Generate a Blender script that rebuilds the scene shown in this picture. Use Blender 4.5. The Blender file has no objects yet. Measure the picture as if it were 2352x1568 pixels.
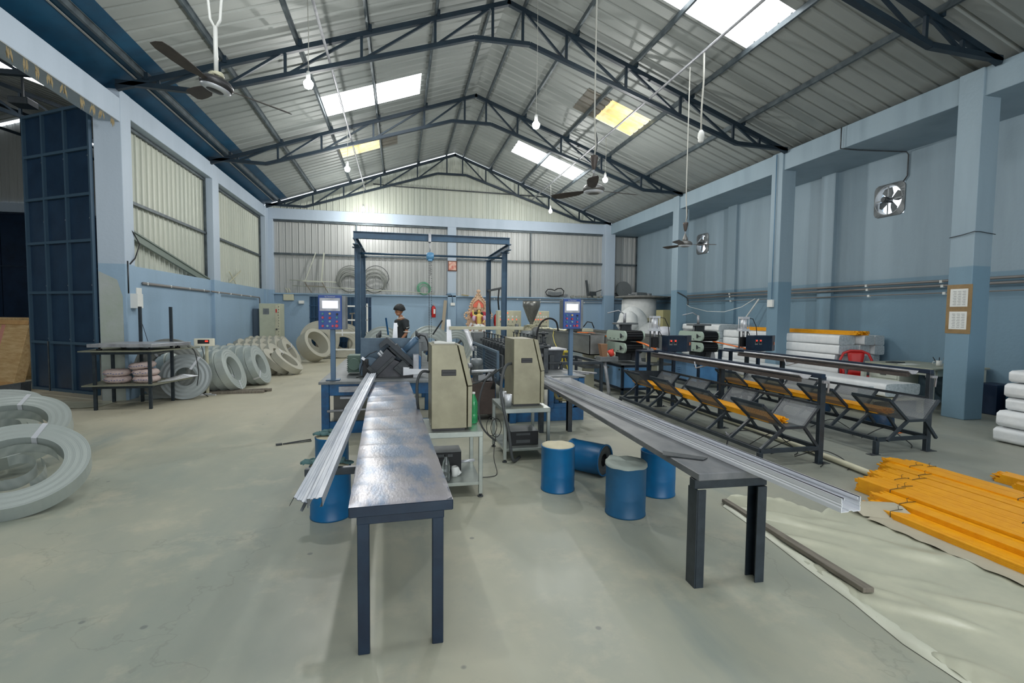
import bpy, math, random
from mathutils import Vector, Matrix
random.seed(7)
R = math.radians
scn = bpy.context.scene
COL = scn.collection

# ------------------------------------------------------------------ camera
CAM_H, F_PX, PITCH, YAW, ROLL = 1.65, 1150.0, R(3.14), R(12.68), R(0.55)
_fw = Vector((math.sin(YAW)*math.cos(PITCH), math.cos(YAW)*math.cos(PITCH), -math.sin(PITCH)))
_r0 = Vector((math.cos(YAW), -math.sin(YAW), 0)); _u0 = _r0.cross(_fw)
_rt = _r0*math.cos(ROLL) + _u0*math.sin(ROLL); _up = _u0*math.cos(ROLL) - _r0*math.sin(ROLL)
cd = bpy.data.cameras.new('camera'); cam = bpy.data.objects.new('camera', cd); COL.objects.link(cam)
m = Matrix((_rt, _up, -_fw)).transposed().to_4x4(); m.translation = Vector((0, 0, CAM_H))
cam.matrix_world = m
cd.sensor_width = 36.0; cd.lens = 36.0*F_PX/2352.0; cd.clip_end = 200
scn.camera = cam

# ------------------------------------------------------------------ view, world, light
scn.view_settings.view_transform = 'Standard'; scn.view_settings.look = 'None'
scn.view_settings.gamma = 1.0; scn.view_settings.use_curve_mapping = False
scn.view_settings.exposure = -0.25
w = bpy.data.worlds.new('sky'); scn.world = w; w.use_nodes = True
w.node_tree.nodes['Background'].inputs[0].default_value = (0.86, 0.93, 1.0, 1)
w.node_tree.nodes['Background'].inputs[1].default_value = 3.0
SKYLIGHT = 8.0      # daylight coming through one translucent roof sheet (emission strength)
BULB = 215.0         # watts of one hanging lamp

DOOR = 340.0        # watts of daylight entering through the wide doorway behind the camera
dl = bpy.data.lights.new('doorway_daylight', 'AREA'); dl.shape = 'RECTANGLE'; dl.size = 9.0; dl.size_y = 4.2; dl.energy = DOOR; dl.color = (1.0, .99, .96)
do = bpy.data.objects.new('doorway_daylight', dl); COL.objects.link(do); do.location = (2.2, -6.75, 2.3); do.rotation_euler = (R(90), 0, 0)

# ------------------------------------------------------------------ materials
def lin(c):
    c = c/255.0
    return c/12.92 if c <= .04045 else ((c+.055)/1.055)**2.4
def rgb(c): return (lin(c[0]), lin(c[1]), lin(c[2]), 1)
_M = {}
def mat(name, c, rough=.6, metal=0.0, c2=None, sc=6.0, bump=0.0, bsc=30.0, emit=0.0, alpha=1.0, trans=0.0, stretch=None, lo=.35, hi=.65, spec=.5):
    if name in _M: return _M[name]
    m = bpy.data.materials.new(name); m.use_nodes = True; nt = m.node_tree; N = nt.nodes; L = nt.links
    b = N['Principled BSDF']
    b.inputs['Base Color'].default_value = rgb(c); b.inputs['Roughness'].default_value = rough
    b.inputs['Metallic'].default_value = metal; b.inputs['Specular IOR Level'].default_value = spec
    if emit:
        b.inputs['Emission Color'].default_value = rgb(c); b.inputs['Emission Strength'].default_value = emit
    if alpha < 1: b.inputs['Alpha'].default_value = alpha
    if trans: b.inputs['Transmission Weight'].default_value = trans
    tc = None
    if c2 or bump:
        tc = N.new('ShaderNodeTexCoord'); mp = N.new('ShaderNodeMapping'); L.new(tc.outputs['Object'], mp.inputs[0])
        if stretch: mp.inputs['Scale'].default_value = stretch
    if c2:
        n = N.new('ShaderNodeTexNoise'); n.inputs['Scale'].default_value = sc; n.inputs['Detail'].default_value = 5
        n.inputs['Roughness'].default_value = .62
        r = N.new('ShaderNodeValToRGB'); r.color_ramp.elements[0].position = lo; r.color_ramp.elements[1].position = hi
        r.color_ramp.elements[0].color = rgb(c); r.color_ramp.elements[1].color = rgb(c2)
        L.new(mp.outputs[0], n.inputs['Vector']); L.new(n.outputs[0], r.inputs[0]); L.new(r.outputs[0], b.inputs['Base Color'])
    if bump:
        n2 = N.new('ShaderNodeTexNoise'); n2.inputs['Scale'].default_value = bsc; n2.inputs['Detail'].default_value = 4
        bp = N.new('ShaderNodeBump'); bp.inputs['Strength'].default_value = bump; bp.inputs['Distance'].default_value = .02
        L.new(mp.outputs[0], n2.inputs['Vector']); L.new(n2.outputs[0], bp.inputs['Height']); L.new(bp.outputs[0], b.inputs['Normal'])
    _M[name] = m; return m

def node_mix(nt, fac, a, b):
    x = nt.nodes.new('ShaderNodeMix'); x.data_type = 'RGBA'
    for k, v in ((0, fac), (6, a), (7, b)):
        if hasattr(v, 'is_linked') or hasattr(v, 'links'): nt.links.new(v, x.inputs[k])
        elif isinstance(v, (int, float)): x.inputs[k].default_value = v
        else: x.inputs[k].default_value = v
    return x.outputs[2]
def noise_fac(nt, vec, scale, lo, hi, detail=5, rough=.6):
    n = nt.nodes.new('ShaderNodeTexNoise'); n.inputs['Scale'].default_value = scale; n.inputs['Detail'].default_value = detail
    n.inputs['Roughness'].default_value = rough
    nt.links.new(vec, n.inputs['Vector'])
    r = nt.nodes.new('ShaderNodeMapRange'); r.inputs[1].default_value = lo; r.inputs[2].default_value = hi
    nt.links.new(n.outputs[0], r.inputs[0]); return r.outputs[0]
def mapped(nt, scale, rot=(0, 0, 0)):
    g = nt.nodes.new('ShaderNodeNewGeometry'); mp = nt.nodes.new('ShaderNodeMapping')
    mp.inputs['Scale'].default_value = scale; mp.inputs['Rotation'].default_value = rot
    nt.links.new(g.outputs['Position'], mp.inputs[0]); return mp.outputs[0]

def floor_material():
    m = bpy.data.materials.new('concrete_floor'); m.use_nodes = True; nt = m.node_tree; b = nt.nodes['Principled BSDF']
    p1 = mapped(nt, (1, .55, 1), (0, 0, .5)); p2 = mapped(nt, (1, 1, 1)); p3 = mapped(nt, (1.0, .22, 1), (0, 0, 1.15))
    c = node_mix(nt, noise_fac(nt, p1, .45, .40, .62, 6), rgb((172, 171, 152)), rgb((146, 153, 142)))
    c = node_mix(nt, noise_fac(nt, p3, .9, .55, .74, 6), c, rgb((122, 136, 134)))
    c = node_mix(nt, noise_fac(nt, p2, 1.7, .52, .75, 8, .7), c, rgb((184, 180, 160)))
    c = node_mix(nt, noise_fac(nt, p2, 7.0, .56, .85, 8, .7), c, rgb((154, 156, 146)))
    # the far left part of the slab is a warmer, dustier beige; towards the right it is greyer
    g = nt.nodes.new('ShaderNodeNewGeometry'); s = nt.nodes.new('ShaderNodeSeparateXYZ'); nt.links.new(g.outputs['Position'], s.inputs[0])
    def rng(sock, a, bb):
        r = nt.nodes.new('ShaderNodeMapRange'); r.interpolation_type = 'SMOOTHSTEP'; r.inputs[1].default_value = a; r.inputs[2].default_value = bb
        nt.links.new(sock, r.inputs[0]); return r.outputs[0]
    def mul(a, bb):
        q = nt.nodes.new('ShaderNodeMath'); q.operation = 'MULTIPLY'; nt.links.new(a, q.inputs[0])
        if isinstance(bb, float): q.inputs[1].default_value = bb
        else: nt.links.new(bb, q.inputs[1])
        return q.outputs[0]
    c = node_mix(nt, mul(mul(rng(s.outputs[1], 6.5, 9.5), rng(s.outputs[0], 1.0, -1.5)), .75), c, rgb((193, 187, 166)))
    c = node_mix(nt, mul(rng(s.outputs[0], 2.2, 4.0), .6), c, rgb((132, 136, 130)))
    # hairline cracks
    v = nt.nodes.new('ShaderNodeTexVoronoi'); v.feature = 'DISTANCE_TO_EDGE'; v.inputs['Scale'].default_value = .38
    nz = nt.nodes.new('ShaderNodeTexNoise'); nz.inputs['Scale'].default_value = 2.2; nz.inputs['Detail'].default_value = 6
    nt.links.new(p2, nz.inputs['Vector']); ad = nt.nodes.new('ShaderNodeVectorMath'); ad.operation = 'ADD'
    nt.links.new(p2, ad.inputs[0]); nt.links.new(nz.outputs['Color'], ad.inputs[1]); nt.links.new(ad.outputs[0], v.inputs['Vector'])
    cr = nt.nodes.new('ShaderNodeMapRange'); cr.inputs[1].default_value = .0; cr.inputs[2].default_value = .004
    cr.inputs[3].default_value = .22; cr.inputs[4].default_value = 0
    nt.links.new(v.outputs['Distance'], cr.inputs[0]); c = node_mix(nt, cr.outputs[0], c, rgb((95, 97, 88)))
    # oil and paint specks
    v2 = nt.nodes.new('ShaderNodeTexVoronoi'); v2.inputs['Scale'].default_value = 2.6; nt.links.new(p2, v2.inputs['Vector'])
    sp = nt.nodes.new('ShaderNodeMapRange'); sp.inputs[1].default_value = .035; sp.inputs[2].default_value = .055
    sp.inputs[3].default_value = .6; sp.inputs[4].default_value = 0
    nt.links.new(v2.outputs['Distance'], sp.inputs[0]); c = node_mix(nt, sp.outputs[0], c, rgb((90, 98, 98)))
    nt.links.new(c, b.inputs['Base Color'])
    ra = noise_fac(nt, p1, 1.2, .3, .7)
    rr = nt.nodes.new('ShaderNodeMapRange'); rr.inputs[3].default_value = .34; rr.inputs[4].default_value = .62
    nt.links.new(ra, rr.inputs[0]); nt.links.new(rr.outputs[0], b.inputs['Roughness'])
    return m

def wall_material(name, upper, lower, zsplit=2.5, stain=.35, dark=(104, 126, 140)):
    """painted plaster: paler above the dado line, stronger blue under it, vertical streaks and blistered patches"""
    m = bpy.data.materials.new(name); m.use_nodes = True; nt = m.node_tree; b = nt.nodes['Principled BSDF']
    g = nt.nodes.new('ShaderNodeNewGeometry'); s = nt.nodes.new('ShaderNodeSeparateXYZ'); nt.links.new(g.outputs['Position'], s.inputs[0])
    r = nt.nodes.new('ShaderNodeMapRange'); r.inputs[1].default_value = zsplit-.006; r.inputs[2].default_value = zsplit+.006
    nt.links.new(s.outputs[2], r.inputs[0])
    c = node_mix(nt, r.outputs[0], rgb(lower), rgb(upper))
    f = noise_fac(nt, mapped(nt, (1, 1, .12)), 1.6, .45, .8, 6)
    q = nt.nodes.new('ShaderNodeMath'); q.operation = 'MULTIPLY'; q.inputs[1].default_value = stain; nt.links.new(f, q.inputs[0])
    c = node_mix(nt, q.outputs[0], c, rgb(dark))
    f2 = noise_fac(nt, mapped(nt, (1, 1, 1)), 2.4, .7, .78, 8, .75)
    q2 = nt.nodes.new('ShaderNodeMath'); q2.operation = 'MULTIPLY'; q2.inputs[1].default_value = stain; nt.links.new(f2, q2.inputs[0])
    c = node_mix(nt, q2.outputs[0], c, rgb((175, 185, 188)))
    nt.links.new(c, b.inputs['Base Color']); b.inputs['Roughness'].default_value = .55
    bp = nt.nodes.new('ShaderNodeBump'); bp.inputs['Strength'].default_value = .25; bp.inputs['Distance'].default_value = .01
    n2 = nt.nodes.new('ShaderNodeTexNoise'); n2.inputs['Scale'].default_value = 18; nt.links.new(g.outputs['Position'], n2.inputs['Vector'])
    nt.links.new(n2.outputs[0], bp.inputs['Height']); nt.links.new(bp.outputs[0], b.inputs['Normal'])
    return m

def sheet_material(name, c1, c2, c3, stretch=(1, .12, 1)):
    m = bpy.data.materials.new(name); m.use_nodes = True; nt = m.node_tree; b = nt.nodes['Principled BSDF']
    c = node_mix(nt, noise_fac(nt, mapped(nt, stretch), .8, .35, .7, 6), rgb(c1), rgb(c2))
    c = node_mix(nt, noise_fac(nt, mapped(nt, stretch), 5.0, .6, .8, 6, .7), c, rgb(c3))
    nt.links.new(c, b.inputs['Base Color']); b.inputs['Roughness'].default_value = .5; b.inputs['Metallic'].default_value = .15
    return m

FLOOR = floor_material()
WALL = wall_material('blue_painted_plaster', (172, 186, 200), (142, 168, 190), 2.49, .22)
WALLR = wall_material('dimmed_weathered_plaster', (142, 162, 174), (114, 144, 162), 2.49, .5)  # same wall paint darkened for the dimmer light there, plus heavier streaks
ROOF = sheet_material('galvanised_roof_sheet', (146, 151, 148), (126, 132, 130), (92, 97, 96), (.12, 1, .12))
SIDE = sheet_material('ribbed_wall_sheet', (186, 190, 178), (170, 176, 166), (150, 154, 146), (1, 1, .1))
SIDEB = sheet_material('ribbed_wall_sheet_grey', (176, 178, 176), (160, 163, 162), (140, 142, 140), (1, 1, .1))
TEAL = mat('teal_roof_sheet', (10, 70, 100), .55, .0, (8, 52, 78), 1.5)
TRUSS = mat('truss_paint', (16, 32, 44), .5, .1, (24, 42, 54), 3)
PURLIN = mat('purlin_steel', (92, 102, 106), .5, .4, (62, 72, 78), 4)
NAVY = mat('navy_enamel', (16, 32, 52), .38, .1, (26, 46, 66), 3.5, .1, 12)
BLACKST = mat('black_blue_steel', (30, 40, 48), .42, .1, (46, 56, 64), 9)
DARK = mat('dark_iron', (58, 64, 68), .5, .3, (78, 82, 84), 11, .2, 40)
STEEL = mat('worn_steel', (146, 148, 154), .4, .4, (178, 180, 184), 7, .1, 30)
GALV = mat('galvanised_zinc', (222, 224, 228), .34, .3, (204, 208, 214), 3, .05, 20)
COIL = mat('zinc_coil', (186, 194, 192), .38, .45, (160, 170, 168), 5)
COILD = mat('dusty_zinc_coil', (190, 190, 176), .6, .2, (172, 174, 164), 6)
BLUEF = mat('frame_blue', (8, 96, 150), .42, .05, (20, 70, 112), 6)
HMI = mat('panel_blue', (34, 74, 150), .4)
PALEBLUE = mat('cabinet_blue', (132, 176, 218), .45, 0, (118, 164, 208), 4)
WHITE = mat('white_plastic', (222, 224, 220), .45)
CREAM = mat('cream_enamel', (196, 194, 168), .45, 0, (184, 182, 158), 4)
BEIGE = mat('hammertone_beige', (150, 146, 122), .42, .2, (134, 130, 108), 5, .06, 160)
BLACK = mat('black_plastic', (20, 22, 26), .45)
RUBBER = mat('black_rubber', (34, 36, 38), .7)
RED = mat('red_plastic', (188, 34, 34), .4)
YELLOW = mat('yellow_strip', (240, 168, 10), .4, 0, (230, 154, 8), 12)
ORANGE = mat('orange_strip', (236, 120, 40), .5)
WOOD = mat('pine_ply', (206, 178, 132), .65, 0, (180, 146, 98), 3, stretch=(1, 8, 8))
WOODG = mat('weathered_board', (128, 122, 110), .75, 0, (104, 98, 88), 5, stretch=(6, 1, 1))
BULBM = mat('lit_bulb', (246, 252, 255), .3, emit=60)
PLATE = mat('grey_plate', (104, 110, 112), .45, .4, (128, 132, 134), 5)

# ------------------------------------------------------------------ mesh builder
class MB:
    def __init__(s): s.v = []; s.f = []; s.mi = []; s.sm = []
    def add(s, vs, fs, mi=0, smooth=False):
        o = len(s.v); s.v += [Vector(p) for p in vs]
        for f in fs: s.f.append([i+o for i in f]); s.mi.append(mi); s.sm.append(smooth)
        return s
    def box(s, x0, x1, y0, y1, z0, z1, mi=0):
        return s.add([(x0,y0,z0),(x1,y0,z0),(x1,y1,z0),(x0,y1,z0),(x0,y0,z1),(x1,y0,z1),(x1,y1,z1),(x0,y1,z1)],
            [(0,3,2,1),(4,5,6,7),(0,1,5,4),(1,2,6,5),(2,3,7,6),(3,0,4,7)], mi)
    def obox(s, c, size, rot=None, mi=0):
        a, b, d = [q/2 for q in size]; M3 = rot if isinstance(rot, Matrix) else Matrix.Rotation(rot or 0, 3, 'Z')
        vs = [Vector(c) + M3 @ Vector(p) for p in [(-a,-b,-d),(a,-b,-d),(a,b,-d),(-a,b,-d),(-a,-b,d),(a,-b,d),(a,b,d),(-a,b,d)]]
        return s.add(vs, [(0,3,2,1),(4,5,6,7),(0,1,5,4),(1,2,6,5),(2,3,7,6),(3,0,4,7)], mi)
    def bar(s, p, q, w, h=None, mi=0, up=(0, 0, 1)):
        p, q = Vector(p), Vector(q); h = h or w; d = (q-p).normalized(); u = Vector(up)
        if abs(d.dot(u)) > .98: u = Vector((0, 1, 0))
        r = d.cross(u).normalized(); u = r.cross(d)
        o = [(-w/2,-h/2),(w/2,-h/2),(w/2,h/2),(-w/2,h/2)]
        return s.add([e + r*a + u*b for e in (p, q) for a, b in o], [(3,2,1,0),(4,5,6,7),(0,1,5,4),(1,2,6,5),(2,3,7,6),(3,0,4,7)], mi)
    def angle(s, p, q, w, t=.006, mi=0, up=(0, 0, 1), flip=1):
        """L section"""
        p, q = Vector(p), Vector(q); d = (q-p).normalized(); u = Vector(up)
        if abs(d.dot(u)) > .98: u = Vector((0, 1, 0))
        r = d.cross(u).normalized()*flip; u = r.cross(d)*flip
        o = [(0,0),(w,0),(w,t),(t,t),(t,w),(0,w)]; n = 6
        fs = [tuple(range(n)), tuple(range(2*n-1, n-1, -1))] + [(i, i+n, (i+1) % n+n, (i+1) % n) for i in range(n)]
        return s.add([e + r*a + u*b for e in (p, q) for a, b in o], fs, mi)
    def tube(s, pts, r, n=8, mi=0, closed=False):
        P = [Vector(p) for p in pts]; k = len(P); vs = []; nrm = None
        for i in range(k):
            if closed: t = P[(i+1) % k]-P[i-1]
            else: t = P[min(i+1, k-1)]-P[max(i-1, 0)]
            t = t.normalized() if t.length > 1e-9 else Vector((0,0,1))
            if nrm is None:
                nrm = t.cross(Vector((0,0,1)))
                if nrm.length < .05: nrm = t.cross(Vector((1,0,0)))
            nrm = (nrm - t*nrm.dot(t)).normalized(); b = t.cross(nrm)
            rr = r[i] if isinstance(r, (list, tuple)) else r
            for j in range(n):
                a = 2*math.pi*j/n; vs.append(P[i] + (nrm*math.cos(a) + b*math.sin(a))*rr)
        fs = [(i*n+j, i*n+(j+1) % n, ((i+1) % k)*n+(j+1) % n, ((i+1) % k)*n+j) for i in range(k if closed else k-1) for j in range(n)]
        if not closed: fs += [tuple(range(n-1, -1, -1)), tuple((k-1)*n+j for j in range(n))]
        return s.add(vs, fs, mi, True)
    def cyl(s, p, q, r, r2=None, n=16, mi=0, smooth=True):
        p, q = Vector(p), Vector(q); d = (q-p).normalized(); a = d.orthogonal().normalized(); b = d.cross(a)
        r2 = r if r2 is None else r2
        vs = [c + (a*math.cos(2*math.pi*j/n) + b*math.sin(2*math.pi*j/n))*rr for c, rr in ((p, r), (q, r2)) for j in range(n)]
        s.add(vs, [(j, (j+1) % n, n+(j+1) % n, n+j) for j in range(n)], mi, smooth)
        o = len(s.v)-2*n
        s.f += [[o+j for j in range(n-1, -1, -1)], [o+n+j for j in range(n)]]; s.mi += [mi, mi]; s.sm += [False, False]
        return s
    def lathe(s, prof, c=(0, 0, 0), rot=None, n=24, mi=0, closed=False, smooth=True, sx=1, sy=1):
        M3 = rot or Matrix.Identity(3); k = len(prof)
        vs = [Vector(c) + M3 @ Vector((r*sx*math.cos(2*math.pi*j/n), r*sy*math.sin(2*math.pi*j/n), z)) for r, z in prof for j in range(n)]
        fs = [(i*n+j, i*n+(j+1) % n, ((i+1) % k)*n+(j+1) % n, ((i+1) % k)*n+j) for i in range(k if closed else k-1) for j in range(n)]
        return s.add(vs, fs, mi, smooth)
    def prism(s, poly, vec, mi=0, smooth=False):
        """extrude a planar polygon (3D points) by vec"""
        n = len(poly); P = [Vector(p) for p in poly]; V = Vector(vec)
        fs = [tuple(range(n-1, -1, -1)), tuple(range(n, 2*n))]
        s.add(P + [p+V for p in P], fs, mi)
        o = len(s.v)-2*n
        for i in range(n): s.f.append([o+i, o+(i+1) % n, o+n+(i+1) % n, o+n+i]); s.mi.append(mi); s.sm.append(smooth)
        return s
    def ball(s, c, r, n=12, k=8, mi=0, rot=None):
        r = r if isinstance(r, (tuple, list)) else (r, r, r); M3 = rot or Matrix.Identity(3); vs = []
        for i in range(k+1):
            a = math.pi*i/k
            for j in range(n):
                b = 2*math.pi*j/n
                vs.append(Vector(c) + M3 @ Vector((r[0]*math.sin(a)*math.cos(b), r[1]*math.sin(a)*math.sin(b), r[2]*math.cos(a))))
        return s.add(vs, [(i*n+j, (i+1)*n+j, (i+1)*n+(j+1) % n, i*n+(j+1) % n) for i in range(k) for j in range(n)], mi, True)
    def build(s, name, mats, parent=None, bev=0.0, seg=1):
        me = bpy.data.meshes.new(name)
        W = world(parent); inv = W.inverted() if parent else None
        me.from_pydata([(inv @ p) if inv else p for p in s.v], [], s.f); me.validate()
        for mm in (mats if isinstance(mats, (list, tuple)) else [mats]): me.materials.append(mm)
        if len(me.polygons) == len(s.f):
            me.polygons.foreach_set('material_index', s.mi); me.polygons.foreach_set('use_smooth', s.sm)
        o = bpy.data.objects.new(name, me); COL.objects.link(o); o.parent = parent
        if bev:
            b = o.modifiers.new('bevel', 'BEVEL'); b.width = bev; b.segments = seg; b.limit_method = 'ANGLE'; b.angle_limit = R(40)
        return o
def world(o):
    if o is None: return Matrix.Identity(4)
    return world(o.parent) @ o.matrix_basis
def thing(name, label, cat, loc=(0, 0, 0), rz=0, group=None):
    o = bpy.data.objects.new(name, None); COL.objects.link(o); o.empty_display_size = .1
    o.location = loc; o.rotation_euler = (0, 0, rz); o['label'] = label; o['category'] = cat
    if group: o['group'] = group
    return o
def tag(o, label, cat, group=None, kind=None):
    if kind: o['kind'] = kind
    o['label'] = label; o['category'] = cat
    if group: o['group'] = group
    return o
def struct(o): o['kind'] = 'structure'; return o
def recenter(o):
    """put the origin of a top-level mesh at the middle of its underside"""
    vs = o.data.vertices; xs = [v.co.x for v in vs]; ys = [v.co.y for v in vs]; zs = [v.co.z for v in vs]
    c = Vector(((min(xs)+max(xs))/2, (min(ys)+max(ys))/2, min(zs)))
    o.data.transform(Matrix.Translation(-c)); o.location = c; return o
def solo(mb, name, mats, label, cat, group=None, bev=0.0, kind=None):
    return tag(recenter(mb.build(name, mats, None, bev)), label, cat, group, kind)
def dup(root, loc=None, rz=None, label=None, group=None):
    r = root.copy(); COL.objects.link(r)
    if loc is not None: r.location = loc
    if rz is not None: r.rotation_euler[2] = rz
    if label: r['label'] = label
    if group: r['group'] = group
    for ch in list(root.children):
        c = ch.copy(); COL.objects.link(c); c.parent = r
        for g in ch.children:
            d = g.copy(); COL.objects.link(d); d.parent = c
    return r
# a measured image point brought back to a real plane of the hall
def _ray(px, py): return _fw + _rt*((px-1176)/F_PX) - _up*((py-784)/F_PX)
def at(px, py, axis, v):
    d = _ray(px, py); o = Vector((0, 0, CAM_H)); return o + d*((v-o[axis])/d[axis])
# ================================================================== the hall
XL, XR, XW = -4.85, 8.93, 10.4
YB, YC, YD = 10.45, 15.0, 20.73
ZS, ZB, ZT = 2.49, 5.17, 5.58
RX, RZ = 2.2, 8.17
def roof_z(x): return RZ - .3465*(RX-x) if x < RX else RZ - .364*(x-RX)

fl = MB(); fl.add([(-19, -6.5, 0), (XW+.2, -6.5, 0), (XW+.2, 21.2, 0), (-19, 21.2, 0)], [(0, 1, 2, 3)])
struct(fl.build('floor', FLOOR))

# ---- roof sheets: ribs run down the slope, one strip of profile per rib pitch, holes where the translucent sheets lie
PITCHR = .30
PROF = [(0, 0), (.055, 0), (.075, .032), (.115, .032), (.135, 0), (.30, 0)]
def ribbed(mb, y0, y1, xa, xb, zf, holes=(), mi=0):
    n = round((y1-y0)/PITCHR)
    for k in range(n):
        ya = y0 + k*PITCHR; yb = ya+PITCHR
        cuts = [(h[0], h[1]) for h in holes if h[2] <= ya+.01 and yb <= h[3]+.01]
        segs = []; x = xa
        for a, b in sorted(cuts):
            if a > x: segs.append((x, a))
            x = b
        if x < xb: segs.append((x, xb))
        for a, b in segs:
            vs = []
            for t, h in PROF: vs += [(a, ya+t, zf(a)+h), (b, ya+t, zf(b)+h)]
            mb.add(vs, [(2*i, 2*i+1, 2*i+3, 2*i+2) for i in range(len(PROF)-1)], mi)
Y0 = -6.52
def snap(y): return Y0 + round((y-Y0)/PITCHR)*PITCHR
sky_l = [(-1.85, .55, snap(13.1), snap(13.1)+1.2), (-1.85, -.62, snap(16.95), snap(16.95)+.9), (-1.85, .55, snap(2.0), snap(2.0)+1.2), (-1.85, .55, snap(-3.0), snap(-3.0)+1.2)]  # last two are unseen panels added to light the near floor
sky_r = [(3.97, 6.33, snap(16.9), snap(16.9)+1.2), (5.25, 6.33, snap(12.1), snap(12.1)+1.2), (4.0, 6.36, snap(7.4), snap(7.4)+1.2), (4.0, 6.36, snap(2.0), snap(2.0)+1.2), (4.0, 6.36, snap(-3.0), snap(-3.0)+1.2)]  # last two again out of view, added as extra light
rf = MB(); ribbed(rf, Y0, 20.78, -4.22, RX, roof_z, sky_l); struct(rf.build('ceiling_left_slope', ROOF))
rf = MB(); ribbed(rf, Y0, 20.78, RX, XR+.45, roof_z, sky_r); struct(rf.build('ceiling_right_slope', ROOF))
rf = MB().add([(-5.4, Y0, roof_z(-5.4)-.0), (-4.14, Y0, roof_z(-4.14)-.004), (-4.14, 20.78, roof_z(-4.14)-.004), (-5.4, 20.78, roof_z(-5.4))], [(0, 1, 2, 3)])
struct(rf.build('ceiling_valley_strip', TEAL))
rf = MB().bar((-4.60, Y0, roof_z(-4.60)-.02), (-4.60, 20.6, roof_z(-4.60)-.02), .03, .012); struct(rf.build('trim_10', mat('pale_lath', (150, 150, 146), .6)))
SKYM = mat('skylight_sheet', (250, 253, 255), .5, emit=SKYLIGHT)
SKYY = mat('yellowed_skylight_sheet', (232, 205, 130), .5, c2=(250, 236, 190), sc=1.6)
nt = SKYY.node_tree; bs = nt.nodes['Principled BSDF']; rp = [n for n in nt.nodes if n.type == 'VALTORGB'][0]
nt.links.new(rp.outputs[0], bs.inputs['Emission Color']); bs.inputs['Emission Strength'].default_value = .85
k = 1
for holes, yellow in ((sky_l, 1), (sky_r, 1)):
    for i, h in enumerate(holes):
        s_ = MB(); ribbed(s_, h[2], h[3], h[0], h[1], lambda x: roof_z(x)+.004)
        struct(s_.build('window_%d' % k, SKYY if i == yellow else SKYM)); k += 1
# darker older lap sheets beside the yellowed lights
for a, b, y0, y1, n in ((-.62, -.05, snap(16.95), snap(16.95)+.9, 'trim_1'), (4.62, 5.25, snap(12.1), snap(12.1)+1.2, 'trim_2')):
    s_ = MB(); ribbed(s_, y0, y1, a, b, lambda x: roof_z(x)-.012)
    struct(s_.build(n, mat('old_roof_sheet', (112, 108, 98), .6, .1, (94, 92, 84), 4)))
# ridge cap
rc = MB(); rc.prism([(RX-.3, -6.5, roof_z(RX-.3)+.04), (RX, -6.5, RZ+.09), (RX+.3, -6.5, roof_z(RX+.3)+.04), (RX+.3, -6.5, roof_z(RX+.3)+.055), (RX, -6.5, RZ+.11), (RX-.3, -6.5, roof_z(RX-.3)+.055)], (0, 27.2, 0))
struct(rc.build('trim_3', ROOF))

# ---- walls
def ribbed_wall_y(mb, x0, x1, y, za, zb, pitch=.236, d=-1, zf=None):
    """vertical ribbed sheet in the plane y, ribs towards the room (d=-1)"""
    n = max(1, round((x1-x0)/pitch)); p = (x1-x0)/n
    prof = [(0, 0), (.50, 0), (.56, .012), (.62, 0), (.84, 0), (.88, .028), (.96, .028), (1, 0)]
    for k in range(n):
        vs = []
        for t, h in prof:
            x = x0+(k+t)*p; top = zf(x) if zf else zb; vs += [(x, y+d*h, za), (x, y+d*h, top)]
        mb.add(vs, [(2*i, 2*i+2, 2*i+3, 2*i+1) for i in range(len(prof)-1)])
def ribbed_wall_x(mb, y0, y1, x, za, zb, pitch=.236, d=1):
    n = max(1, round((y1-y0)/pitch)); p = (y1-y0)/n
    prof = [(0, 0), (.50, 0), (.56, .012), (.62, 0), (.84, 0), (.88, .028), (.96, .028), (1, 0)]
    for k in range(n):
        vs = []
        for t, h in prof: y = y0+(k+t)*p; vs += [(x+d*h, y, za), (x+d*h, y, zb)]
        mb.add(vs, [(2*i, 2*i+1, 2*i+3, 2*i+2) for i in range(len(prof)-1)])

wl = MB(); wl.box(-5.13, -4.93, YB+.35, YC, 0, ZS).box(-5.13, -4.93, YC+.35, YD, 0, ZS)
struct(wl.build('wall_left', WALL))
cl = MB()
for y0_, y1_ in ((YB, YB+.35), (YC-.05, YC+.42), (YD-.4, YD+.32)):
    struct(MB().box(-5.28, XL+.006, y0_, y1_, 0, ZT).build('wall_left_column', WALL, bev=.008))
struct(MB().box(-5.2, XL, YB+.3, YD, ZB, ZT).build('wall_left_beam', WALL, bev=.008))
PLAS = mat('bare_plaster_patch', (168, 174, 174), .8, 0, (152, 164, 150), 2.2, .2, 14, lo=.3, hi=.7)
struct(MB().prism([(-5.27, YB-.004, 0), (-4.90, YB-.004, 0), (-4.90, YB-.004, 1.9), (-4.98, YB-.004, 2.2), (-5.27, YB-.004, 2.35)], (0, .003, 0)).build('trim_11', PLAS))
cl = MB().box(-5.2, XL, -6.5, YB, 5.0, 5.42)
struct(cl.build('wall_left_open_beam', WALL, bev=.008))
ws = MB(); ribbed_wall_x(ws, YB+.35, YC-.05, -5.1, ZS, ZB); ribbed_wall_x(ws, YC+.42, YD-.4, -5.1, ZS, ZB)
struct(ws.build('wall_left_sheet', SIDE))

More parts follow.
